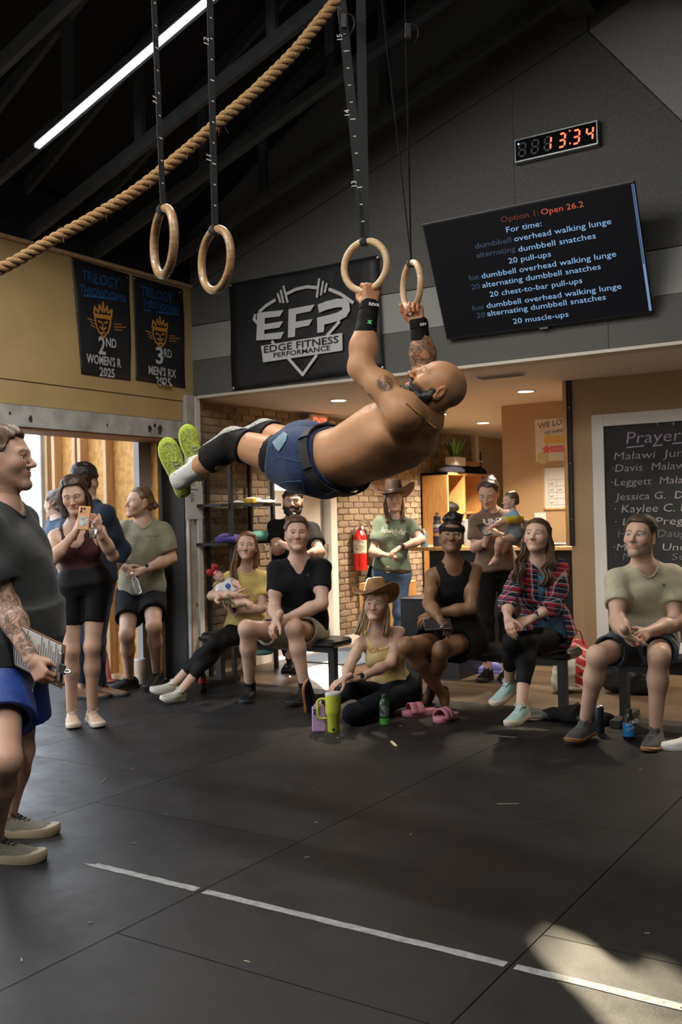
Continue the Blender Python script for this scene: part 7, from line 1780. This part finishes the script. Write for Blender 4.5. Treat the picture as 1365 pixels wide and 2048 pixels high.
# cubby shelf on the brick wall with things on and in it
cs = thing('cubby_shelf', 'pine cubby shelf standing against the brick wall in the lobby', 'shelf', (-5.53, 11.3, 0)); SX0, SX1, SY0, SY1, SZ = -5.70, -5.35, 10.62, 12.05, 1.87
for nm, b in (('end_panel', (SX0, SX1, SY0, SY0+.03, 0, SZ)), ('end_panel', (SX0, SX1, SY1-.03, SY1, 0, SZ)), ('top_board', (SX0, SX1, SY0, SY1, SZ-.03, SZ)), ('back_board', (SX0, SX0+.012, SY0, SY1, 0, SZ))): MB().box(*b).build(nm, M_wood, cs)
for i in (1, 2): y = SY0+(SY1-SY0)*i/3; MB().box(SX0, SX1, y-.014, y+.014, 0, SZ-.03).build('divider', M_wood, cs)
for z in (.45, .92, 1.38): MB().box(SX0, SX1, SY0+.03, SY1-.03, z-.012, z+.012).build('shelf_board', M_wood, cs)
def lump(name, label, cat, c, r, m, seed, nz=.010, h=.014, cut=None, grp=None, freq=24):
    t = SDF(); t.ell(c, r, k=0); t.noise(nz, freq, seed)
    if cut is not None: t.plane(V(0, 0, cut), (0, 0, -1))
    v, f_ = skin_surface(t, h); return tag(mesh_obj(name, v, f_, m, None, True), label, cat, grp)
lump('folded_clothes', 'dark navy clothes heaped on the cubby shelf top', 'clothes', V(-5.48, 10.98, SZ+.03), (.16, .26, .075), cloth('navy cloth', (.018, .020, .036)), 3, cut=SZ)
lump('folded_clothes', 'black clothes heaped on the far end of the cubby shelf', 'clothes', V(-5.48, 11.58, SZ+.03), (.16, .30, .09), cloth('black fleece', (.014, .014, .015)), 5, cut=SZ)
lump('shoe_pair', 'black shoes in the upper opening of the cubby shelf', 'shoes', V(-5.47, 10.88, 1.45), (.12, .12, .07), cloth('black shoe', (.012, .012, .012)), 7, cut=1.392)
lump('towel_heap', 'grey towels stuffed in a cubby opening', 'towels', V(-5.50, 11.33, 1.02), (.11, .16, .10), cloth('grey towel', (.30, .28, .25)), 9, cut=.932)
pp = thing('potted_plant', 'leafy green plant in a white pot on top of the cubby shelf', 'plant', (-5.55, 11.0, SZ+.09)); q = V(-5.42, 11.0, SZ+.085)
MB().obox(q+V(0, 0, .055), (1, 0, 0), (0, 1, 0), (0, 0, 1), .075, .14, .055, .01).build('pot', M_white, pp)
M_leaf = mat('leaf', (.06, .15, .04), .45, noise=(12, .5, (.10, .22, .05)))
for i in range(11):
    a = i*2.4; L_ = .20+.10*rng.random(); d = V(math.cos(a)*.6, math.sin(a)*.6, 1); b = q+V(math.cos(a)*.02, math.sin(a)*.05, .10); tip = b+nrm(d)*L_; mid = b+nrm(d)*L_*.55+V(0, 0, .02); sd = nrm(np.cross(d, V(0, 0, 1)))
    k = MB(); k.loft([[p-sd*w_, p+V(0, 0, .004), p+sd*w_, p-V(0, 0, .002)] for p, w_ in ((b, .006), (b*.6+mid*.4, .026), (mid, .034), (mid*.5+tip*.5, .024), (tip, .002))]); k.build('leaf', M_leaf, pp, True)
wd_ = at(940, 920, X=-5.48); wd_[2] = SZ+.118; tag(MB().lathe([(.02, 0), (.13, .008), (.14, .018), (.12, .022)], wd_, 24, (.2, -.2, 1)).build('wooden_tray', M_wood, None, True), 'round wooden tray leaning on the clothes above the cubby shelf', 'tray')
tp_ = thing('trophy_stand', 'thin dark stand with white cups behind the wooden tray', 'stand', (-5.5, 11.9, SZ)); q = at(962, 920, X=-5.5); q[2] = SZ
MB().tube([q, q+V(0, 0, .30)], .012, 8).build('pole', M_black, tp_); MB().lathe([(.05, 0), (.05, .01)], q, 14).build('base', M_black, tp_); MB().box(q[0]-.01, q[0]+.01, q[1]-.06, q[1]+.06, SZ+.17, SZ+.19).build('arm', M_white, tp_)
# things on the counter
def bottle(name, label, cat, base, prof, m, capprof, mcap, n=18, extra=None, grp=None):
    t = thing(name, label, cat, base, grp); MB().lathe(prof, base, n).build('body', m, t, True, auto=45); MB().lathe(capprof, base, n).build('cap', mcap, t, True, auto=45)
    if extra: extra(t)
    return t
CZ = 1.063
def on_counter(px, Y): p = at(px, 1095, Y=Y); p[2] = CZ; return p
q = on_counter(849, 8.30)
bottle('sports_bottle', 'small pale blue sports bottle on the counter', 'bottle', q, [(.036, 0), (.038, .01), (.036, .05), (.030, .065), (.036, .08), (.034, .11), (.02, .125)], mat('pale blue plastic', (.18, .36, .50), .4), [(.022, .125), (.022, .14), (.012, .15), (.011, .165), (.004, .168)], mat('white plastic', (.62, .66, .68), .4))
q = on_counter(876, 8.36)
def stick_b(t):
    for i, (c_, z) in enumerate((((.55, .3, .1), .10), ((.35, .12, .4), .14), ((.6, .6, .6), .18))): MB().lathe([(.0432, z), (.0432, z+.03)], q, 18, cap=False).build('sticker', mat('sticker %d' % i, c_, .5, noise=(60, .6)), t)
    MB().torus(q+V(0, 0, .295), (1, 0, 0), .024, .006, 20, 8).build('carry_loop', M_black, t, True)
bottle('steel_flask', 'tall navy flask covered in stickers on the counter', 'flask', q, [(.042, 0), (.043, .01), (.043, .21), (.034, .24), (.03, .25)], mat('navy powder coat', (.022, .028, .045), .5), [(.034, .25), (.034, .285), (.028, .29)], M_black, extra=stick_b)
q = on_counter(934, 8.38)
def straw(t): MB().tube([q+V(0, 0, .24), q+V(.012, 0, .32)], .004, 6).build('straw', M_steel, t)
bottle('tumbler', 'slim pale grey tumbler with a straw on the counter', 'tumbler', q, [(.032, 0), (.036, .02), (.040, .22), (.036, .23)], mat('pale grey coat', (.42, .42, .42), .4), [(.038, .23), (.038, .245), (.02, .25)], mat('clear lid', (.5, .5, .5), .2), extra=straw)
q = on_counter(821, 8.27); tag(MB().obox(q+V(0, 0, .008), nrm(V(1, .3, 0)), nrm(V(-.3, 1, 0)), (0, 0, 1), .05, .025, .008, .004).build('key_fob', M_black), 'small black key fob lying on the counter edge', 'keys')
q = at(1118, 1082, Y=8.35); q[2] = CZ; pk = thing('paper_stack', 'small stack of papers on the counter by the pine board', 'papers', q)
for i in range(4): MB().obox(q+V(rng.uniform(-.01, .01), rng.uniform(-.01, .01), .004+.006*i), nrm(V(1, .1*i, 0)), nrm(V(-.1*i, 1, 0)), (0, 0, 1), .11, .08, .0025).build('sheet', mat('paper', (.68, .68, .66), .7), pk)
# steel rack on the left bricks
rk = thing('steel_rack', 'narrow black steel shelf rack against the left brick wall', 'rack', (-5.55, 6.9, 0))
for y in (6.62, 7.22):
    for x in (-5.67, -5.41): MB().box(x-.016, x+.016, y-.016, y+.016, 0, 2.0).build('post', M_black, rk)
for z in (.35, 1.155, 1.49, 1.93): MB().box(-5.69, -5.40, 6.48, 7.34, z-.012, z+.012).build('shelf', M_black, rk)
lump('towel', 'teal towel on the lower shelf of the steel rack', 'towel', V(-5.46, 7.06, 1.205), (.10, .17, .05), cloth('teal towel', (.10, .30, .26)), 4, cut=1.168); lump('towel', 'purple towel on the lower shelf of the steel rack', 'towel', V(-5.46, 6.68, 1.195), (.10, .15, .045), cloth('purple towel', (.07, .05, .26)), 5, cut=1.168)
tag(MB().obox((-5.44, 6.93, 1.525), (1, .2, 0), (-.2, 1, 0), (0, 0, 1), .05, .04, .022, .006).build('yellow_box', mat('yellow card', (.62, .40, .03), .6)), 'small yellow box on the upper shelf of the rack', 'box')
lump('paper_towel', 'crumpled white paper on the upper shelf of the rack', 'paper', V(-5.46, 7.12, 1.515), (.09, .16, .03), mat('paper', (.68, .68, .66), .7), 8, cut=1.503, nz=.012, freq=40); lump('paper_towel', 'small white rag beside the yellow box on the rack', 'rag', V(-5.47, 6.78, 1.51), (.07, .08, .02), mat('paper', (.68, .68, .66), .7), 9, cut=1.503, nz=.008, freq=40)
tag(MB().lathe([(.03, 0), (.035, .01), (.035, .07), (.03, .075)], (-5.40, 7.02, 1.06), 14).build('tape_roll', mat('masking tape', (.5, .40, .25), .6)), 'roll of masking tape hanging under the rack shelf', 'tape roll')
# blue door mat
dm = tag(MB().obox((-5.2, 8.15, .006), (0, 1, 0), (-1, 0, 0), (0, 0, 1), .50, .38, .006, .003).build('door_mat', mat('blue grey mat', (.10, .135, .18), .9, noise=(60, .4), bump=(120, .5))), 'blue grey mat on the planks in front of the glass door', 'mat')

# ================================================================== benches
def bench(x0, x1, y, label, zt=.44, col_=None):
    t = thing('gym_bench', label, 'bench', ((x0+x1)/2, y, 0), 'flat gym benches'); M_pad = mat('black vinyl pad', (.013, .013, .014), .35); M_fr = mat('black frame', (.014, .013, .013), .45)
    MB().obox(((x0+x1)/2, y, zt-.032), (1, 0, 0), (0, 1, 0), (0, 0, 1), (x1-x0)/2, .135, .032, .018).build('pad', M_pad, t, True, auto=40)
    MB().box(x0+.08, x1-.08, y-.03, y+.03, zt-.115, zt-.064).build('rail', M_fr, t)
    for x in (x0+.10, x1-.10):
        MB().box(x-.028, x+.028, y-.028, y+.028, .03, zt-.064).build('post', M_fr, t); MB().box(x-.032, x+.032, y-.22, y+.22, 0.001, .045).build('foot', M_fr, t)
bench(-5.42, -4.10, 6.33, 'black bench carrying the woman in yellow and the man in black'); bench(-3.62, -2.30, 6.42, 'black bench carrying the woman in the dress and the woman in plaid'); bench(-2.06, -.80, 6.35, 'black bench under the man in the cream shirt')

# ================================================================== things on the floor and on the benches
q = at(668, 1463, Z=0)
def handle(t):
    a = q-RH*.042; MB().tube(curve_pts([a+V(0, 0, .205), a-RH*.045+V(0, 0, .205), a-RH*.055+V(0, 0, .17), a-RH*.050+V(0, 0, .09), a+RH*.004+V(0, 0, .085)], 4), .0085, 8).build('handle', mat('lime coat', (.50, .53, .05), .5), t, True)
    MB().obox(q-FH*.0385+V(0, 0, .02), RH, (0, 0, 1), FH, .008, .008, .002).build('logo', M_black, t)
bottle('travel_mug', 'lime yellow travel mug with a handle standing on the mats', 'mug', q, [(.036, 0), (.038, .006), (.040, .10), (.048, .115), (.050, .13), (.051, .235)], mat('lime coat', (.50, .53, .05), .5), [(.0505, .235), (.051, .245), (.045, .252), (.01, .253)], mat('clear lid', (.5, .5, .5), .2), n=28, extra=handle)
q = at(638, 1464, Z=0); ph = thing('phone', 'phone in a lilac iridescent case propped against the lime mug', 'phone', q); u_ = nrm(V(0, 0, 1)+FH*.12); n_ = nrm(np.cross(RH, u_))
MB().obox(q+u_*.082, RH, u_, n_, .041, .080, .006, .005).build('case', mat('lilac case', (.36, .26, .52), .25, noise=(14, .5, (.52, .30, .42)), coat=.5), ph)
c_ = q+u_*.128+n_*.0065*(1 if n_@CF < 0 else -1)-RH*.016; s_ = 1 if n_@CF < 0 else -1
MB().obox(c_, RH, u_, n_, .019, .020, .003, .003).build('camera_plate', mat('lilac plate', (.30, .26, .36), .3), ph)
for dx, dz in ((-.008, .009), (.009, 0), (-.008, -.009)): MB().lathe([(.0065, 0), (.0065, .003), (.003, .0035)], c_+RH*dx+u_*dz+n_*s_*.003, 14, n_*s_).build('camera_lens', mat('lens glass', (.01, .01, .015), .1), ph)
MB().torus(q+u_*.075+n_*s_*.0065, n_, .020, .0015, 24, 6).build('magnet_ring', mat('pale ring', (.62, .56, .52), .4), ph)
q = at(770, 1449, Z=0)
def lab(t): MB().lathe([(.0332, .06), (.0334, .10), (.0334, .13)], q, 18, cap=False).build('label', mat('black label', (.02, .022, .022), .4, noise=(60, .5, (.2, .3, .22))), t); MB().lathe([(.0336, .004), (.0340, .02), (.0338, .045)], q, 18, cap=False).build('green_band', mat('green band', (.08, .34, .05), .4), t)
bottle('drink_bottle', 'dark bottle with a green base standing on the mats', 'bottle', q, [(.030, 0), (.033, .006), (.033, .14), (.022, .165), (.016, .175)], mat('dark green bottle', (.02, .07, .03), .25), [(.019, .175), (.019, .195), (.016, .198)], M_black, extra=lab)
q = at(1200, 1465, Z=0); bottle('drink_can', 'slim dark blue grey drink can beside the shoe of the man in cream', 'can', q, [(.026, 0), (.030, .006), (.030, .15), (.027, .16)], mat('slate can', (.045, .06, .075), .35, .6, noise=(30, .4)), [(.027, .16), (.025, .164), (.02, .162)], mat('silver', (.7, .7, .7), .25, 1.0))
q = at(1259, 1478, Z=0)
def lab2(t): MB().lathe([(.0344, .02), (.0346, .10)], q, 20, cap=False).build('label', mat('bright blue label', (.02, .20, .52), .4), t); lettering('LCKO', q-FH*.0355+V(0, 0, .085)-RH*.02, RH*.9+V(0, 0, .35), V(0, 0, 1)-RH*.3, mat('white print', (.75, .75, .75), .6), t, h=.02, bold=.02); lettering('BODY', q-FH*.0358+V(0, 0, .055)-RH*.02, RH*.9+V(0, 0, .35), V(0, 0, 1)-RH*.3, mat('white print', (.75, .75, .75), .6), t, h=.012)
bottle('drink_bottle', 'black bottle with a bright blue label in front of the bench post', 'bottle', q, [(.032, 0), (.034, .006), (.034, .12), (.026, .145), (.02, .155)], mat('black bottle', (.012, .012, .014), .3), [(.021, .155), (.021, .175), (.018, .178)], M_black, extra=lab2)
q = at(406, 1386, Z=0)
def lab3(t): MB().lathe([(.0325, .08), (.0325, .12)], q, 18, cap=False).build('label', mat('red label', (.40, .015, .015), .5), t)
bottle('soda_bottle', 'dark soda bottle with a red label under the legs of the woman in yellow', 'bottle', q, [(.028, 0), (.032, .01), (.030, .05), (.032, .08), (.032, .12), (.02, .17), (.013, .19)], mat('cola', (.02, .008, .005), .15), [(.015, .19), (.015, .21), (.012, .212)], mat('red cap', (.45, .02, .02), .5), extra=lab3)
q = at(281, 1367, Z=.005); bottle('tumbler', 'beige tumbler standing by the shoe of the man with the bun', 'tumbler', q, [(.038, 0), (.040, .01), (.042, .09), (.048, .11), (.050, .20)], mat('beige coat', (.52, .42, .32), .5), [(.050, .20), (.046, .21), (.01, .212)], mat('clear lid', (.5, .5, .5), .2))
q = at(213, 1362, Z=.0)
tag(MB().lathe([(.075, 0), (.07, .01), (.045, .015), (.016, .24), (.012, .245)], q, 18).build('traffic_cone', mat('faded red cone', (.42, .12, .09), .6), None, True, auto=40), 'small faded red cone behind the woman filming', 'cone')
q = at(1072, 1442, Z=0); wb_ = thing('water_bottle', 'crumpled clear water bottle lying by the bench foot', 'bottle', q); ax_ = nrm(V(.9, .45, 0))
MB().lathe([(.026, 0), (.032, .01), (.028, .04), (.033, .07), (.029, .10), (.032, .13), (.016, .165), (.013, .18)], q+V(0, 0, .034)-ax_*.09, 14, ax_).build('body', mat('clear plastic', (.8, .85, .88), .08, transmission=.9), wb_, True); MB().lathe([(.016, .18), (.016, .198)], q+V(0, 0, .034)-ax_*.09, 14, ax_).build('cap', mat('orange cap', (.60, .09, .03), .5), wb_)
tag(MB().obox(at(788, 1487, Z=.004), nrm(at(798, 1496, Z=0)-at(780, 1478, Z=0)), (1, 0, 0), (0, 0, 1), .055, .011, .004, .002).build('wood_strip', mat('pale strip', (.62, .48, .28), .6)), 'short pale wooden strip lying on the black mats', 'strip')
def slide(px, yawv, label):
    q = at(*px, Z=0); t = thing('slide_sandal', label, 'sandal', q, 'pink slide sandals'); fd = nrm(V(*yawv, 0)); rt = np.cross(fd, V(0, 0, 1)); M_p = mat('pink foam', (.52, .20, .26), .6)
    ol = [(-.12, .012), (-.11, .034), (-.06, .042), (0, .040), (.06, .048), (.10, .046), (.125, .030), (.133, .008)]; loop = [(x, y) for y, x in ol]+[(-x, y) for y, x in reversed(ol)]
    k = MB(); k.loft([[q+rt*x*.97+fd*y*.98+V(0, 0, z) for x, y in loop] for z in (.001,)]+[[q+rt*x*s_+fd*y*s_+V(0, 0, z) for x, y in loop] for z, s_ in ((.008, 1.02), (.030, 1.02), (.038, .98))]); k.build('footbed', M_p, t, True, auto=50)
    for y0 in (.015, .065):
        k = MB(); k.loft([[q+rt*math.cos(a)*(.050+e)+fd*(y0+dy)+V(0, 0, .020+math.sin(a)*(.062+e)) for a in (math.pi*j/12 for j in range(13))] for dy, e in ((-.020, 0), (-.020, .006), (.020, .006), (.020, 0))], cap=False, closed=False); o = k.build('strap', M_p, t, True); o.modifiers.new('s', 'SOLIDIFY').thickness = .004
        MB().obox(q+rt*.040*(-1)+fd*y0+V(0, 0, .066), nrm(rt*.7+V(0, 0, .7)), fd, nrm(V(0, 0, .7)-rt*.7), .012, .014, .004, .003).build('buckle', M_p, t)
slide((842, 1430), (-.55, -.7), 'pink two strap slide sandal lying askew under the bare feet, on the left'); slide((894, 1440), (-.05, -1), 'pink two strap slide sandal standing straight, on the right')
def small_shoe(px, z, yawv, up, so, lc, label):
    q = at(*px, Z=z); f = Fig.__new__(Fig); f.k = .95; f.male = True; f.root = thing('sneaker', label, 'shoe', q); fd = nrm(V(*yawv, 0)); f.shoe('r', up, so, lc, ankle=q+V(0, 0, .084), fd=fd, up=V(0, 0, 1))
small_shoe((985, 1346), 0, (-1, -.25), mat('violet blue knit', (.16, .17, .55), .7, noise=(90, .3)), mat('violet sole', (.20, .22, .60), .5), mat('pale lace', (.4, .4, .7), .6), 'single violet blue sneaker on the planks under the bench')
small_shoe((1392, 1498), 0, (-1, -.5), mat('white knit', (.6, .6, .58), .7), mat('white foam', (.6, .6, .58), .6), mat('white lace', (.62, .6, .52), .6), 'tip of a white sneaker at the right edge of the picture')
# bags and jacket near the bench
q = at(1148, 1384, Z=0); tb = thing('tote_bag', 'white shopping bag with a red print slumped behind the bench', 'bag', q); S = SDF()
S.loft([q+V(0, 0, .03), q+V(0, 0, .18), q+V(.02, .02, .30), q+V(.03, .03, .38)], [RH]*4, [.15, .16, .12, .05], [.10, .11, .09, .035], k=.02); S.noise(.014, 18, 3); S.noise(.005, 50, 8); S.plane(V(0, 0, .002), (0, 0, -1))
v, f_ = skin_surface(S, .011); rr_ = (v-q)@RH; red = ((rr_ > -.01) & (rr_ < .115) & (v[:, 2] > .05) & (np.abs(np.sin(v[:, 2]*42+rr_*25)) > .30)) | ((v[:, 2] > .27) & (rr_ < .0)); cc = np.where(red[:, None], np.array((.42, .03, .035)), np.array((.55, .53, .46))); mesh_obj('sack', v, f_, mat('printed sack', (1, 1, 1), .5, attr='Col', bump=(40, .3)), tb, True, cc)
MB().tube(curve_pts([q+V(-.02, -.02, .34), q+V(.0, -.03, .46), q+V(.06, .0, .46), q+V(.08, .02, .36)], 5), .010, 6, flat=(1, .4)).build('handle', mat('red strap', (.16, .03, .03), .6), tb, True)
lump('gym_bag', 'black quilted bag on the planks behind the bench of the man in cream', 'bag', at(1262, 1385, Z=0)+V(0, 0, .14), (.22, .15, .17), mat('black quilted nylon', (.014, .014, .015), .5, bump=(45, .6, .02)), 6, nz=.012, cut=.002)
lump('dropped_jacket', 'black jacket dropped on the mats beside the bench foot', 'jacket', at(1150, 1442, Z=0)+V(0, .02, .03), (.24, .12, .06), cloth('black fleece', (.014, .014, .015)), 12, nz=.016, cut=.002, freq=30)
lump('mint_cloth', 'mint green cloth hanging below the pad of the left bench', 'cloth', at(525, 1302, Y=6.36), (.11, .05, .03), cloth('mint cloth', (.16, .42, .33)), 4, nz=.010)
q = V(-3.02, 6.40, .452); tag(MB().obox(q, nrm(V(1, .2, 0)), nrm(V(-.2, 1, 0)), (0, 0, 1), .065, .035, .010, .005).build('phone_case', mat('mint plastic', (.06, .42, .30), .4)), 'mint green case lying on the bench between the two women', 'case')
for i in range(34):
    x, y = rng.uniform(-4.6, -.6), rng.uniform(1.6, 5.6); a = rng.uniform(0, 6.28); L_ = rng.choice((.008, .010, .012, .05)); 
    tag(MB().obox((x, y, .0025), (math.cos(a), math.sin(a), 0), (-math.sin(a), math.cos(a), 0), (0, 0, 1), L_, .0016, .0012).build('debris_crumb', mat('pale chip', (.34, .28, .2), .8)), 'tiny pale crumb of grit on the black mats', 'debris', 'crumbs scattered over the mats')

# ================================================================== things people hold
def phone(c, rt, up, body, label, cam=True, sticker=False):
    n_ = nrm(np.cross(rt, up)); t = thing('phone', label, 'phone', c); MB().obox(c, rt, up, n_, .038, .077, .0055, .004).build('case', body, t)
    if cam:
        k = c+up*.050-nrm(rt)*.012+n_*.006; MB().obox(k, rt, up, n_, .020, .020, .002, .002).build('camera_plate', body, t)
        for dx, dz in ((-.008, .009), (.009, .009), (-.008, -.009)): MB().lathe([(.007, 0), (.007, .003), (.003, .0035)], k+nrm(rt)*dx+nrm(up)*dz+n_*.002, 14, n_).build('camera_lens', mat('lens glass', (.01, .01, .015), .1), t)
    if sticker: MB().obox(c-up*.022+n_*.006, rt, up, n_, .026, .030, .0006).build('photo_card', mat('photo card', (.50, .52, .48), .5, noise=(40, .5, (.2, .25, .22))), t)
up_ = nrm(cdir(.06, 1, -.25)); rt_ = nrm(cdir(1, -.03, 0)); rt_ = nrm(rt_-up_*(rt_@up_))
phone(at(168, 1036, d=6.21), rt_, up_, mat('copper case', (.55, .26, .10), .35), 'orange phone held up by the woman in burgundy', True, True)
up_ = nrm(cdir(-.3, .5, -.75)); rt_ = nrm(np.cross(up_, cdir(0, .7, .7))); phone(at(969, 1059, d=7.80), rt_ if rt_@CR > 0 else -rt_, up_, M_black, 'black phone in the hands of the woman in brown', False)
# clipboard and pen of the judge
cp = thing('clipboard', 'brown clipboard with a printed score sheet and metal clip held by the judge', 'clipboard', at(90, 1320, d=3.9))
A, B, C_, D_ = (at(x, y, d=dd) for x, y, dd in ((20, 1238, 3.90), (124, 1291, 3.80), (136, 1380, 3.85), (30, 1331, 3.95)))
cen = (A+B+C_+D_)/4; ux = nrm((B-A)+(C_-D_)); uy = (A-D_)+(B-C_); uy = nrm(uy-ux*(uy@ux)); un = np.cross(ux, uy); s_ = 1 if un@CF < 0 else -1; hx, hy = .130, .098
MB().obox(cen, ux, uy, un, hx, hy, .0018, .001).build('board', mat('hardboard', (.22, .12, .05), .6, noise=(60, .3)), cp); MB().obox(cen+un*s_*.0025-ux*.006, ux, uy, un, hx-.012, hy-.008, .0006).build('score_sheet', mat('paper', (.68, .68, .66), .7), cp)
xx = -uy if (-uy)@CU*0+ux[2]*0+1 else uy
strokes([([(-.13+.012*i, -.085), (-.13+.012*i, .09-.02*(i % 3))], .003) for i in range(20) if i not in (9, 10)], cen+un*s_*.0034, ux, uy*s_, .003, M_ink, cp, 'printed_lines', th=.0004)
ke = cen+ux*(hx-.016)+un*s_*.006; MB().obox(ke, uy, ux, un, .062, .009, .004, .002).build('clip_bar', M_steel, cp); MB().obox(ke+ux*.018+un*s_*.006, uy, ux, un, .022, .016, .003, .002).build('clip_lever', mat('dark clip steel', (.12, .12, .12), .3, 1.0), cp); MB().torus(ke+ux*.046+un*s_*.008, uy, .010, .003, 16, 6).build('clip_ring', M_steel, cp)
pn = thing('pen', 'dark green pen in the fist of the judge', 'pen', at(70, 1362, d=3.86)); a, b = at(78, 1338, d=3.85), at(64, 1388, d=3.84)
MB().tube([a, a+(b-a)*.8], .005, 8).build('barrel', mat('dark green plastic', (.01, .06, .05), .3), pn, True); MB().lathe([(.005, 0), (.004, .006), (.001, .014)], a+(b-a)*.8, 8, b-a).build('tip', M_steel, pn)
q = at(270, 1163, d=7.45); ax_ = nrm(cdir(.35, -.9, .2)); hb_ = thing('water_bottle', 'clear water bottle held upside down by the man with the bun', 'bottle', q); MB().lathe([(.012, -.06), (.014, -.04), (.028, -.01), (.030, .05), (.027, .07), (.030, .09), (.024, .10)], q, 14, ax_).build('body', mat('clear plastic', (.8, .85, .88), .08, transmission=.9), hb_, True); MB().lathe([(.014, -.075), (.014, -.06)], q, 12, ax_).build('cap', M_white, hb_)
q = at(186, 1066, d=6.18); kg = thing('drinking_glass', 'small clear cup dangling from the hand of the woman filming', 'cup', q); MB().lathe([(.020, -.03), (.024, .02), (.026, .03)], q, 14, cdir(0, 1, .2)).build('cup', mat('clear plastic', (.8, .85, .88), .08, transmission=.9), kg, True)
q = at(876, 1249, d=6.30); tag(MB().obox(q, cdir(1, .05, 0), cdir(0, .45, -.9), cdir(0, .9, .45), .085, .06, .007, .003).build('tablet', mat('dark tablet', (.02, .018, .024), .3)), 'dark tablet lying on the lap of the woman with glasses', 'tablet')
bpy.data.scenes.remove(TXT)
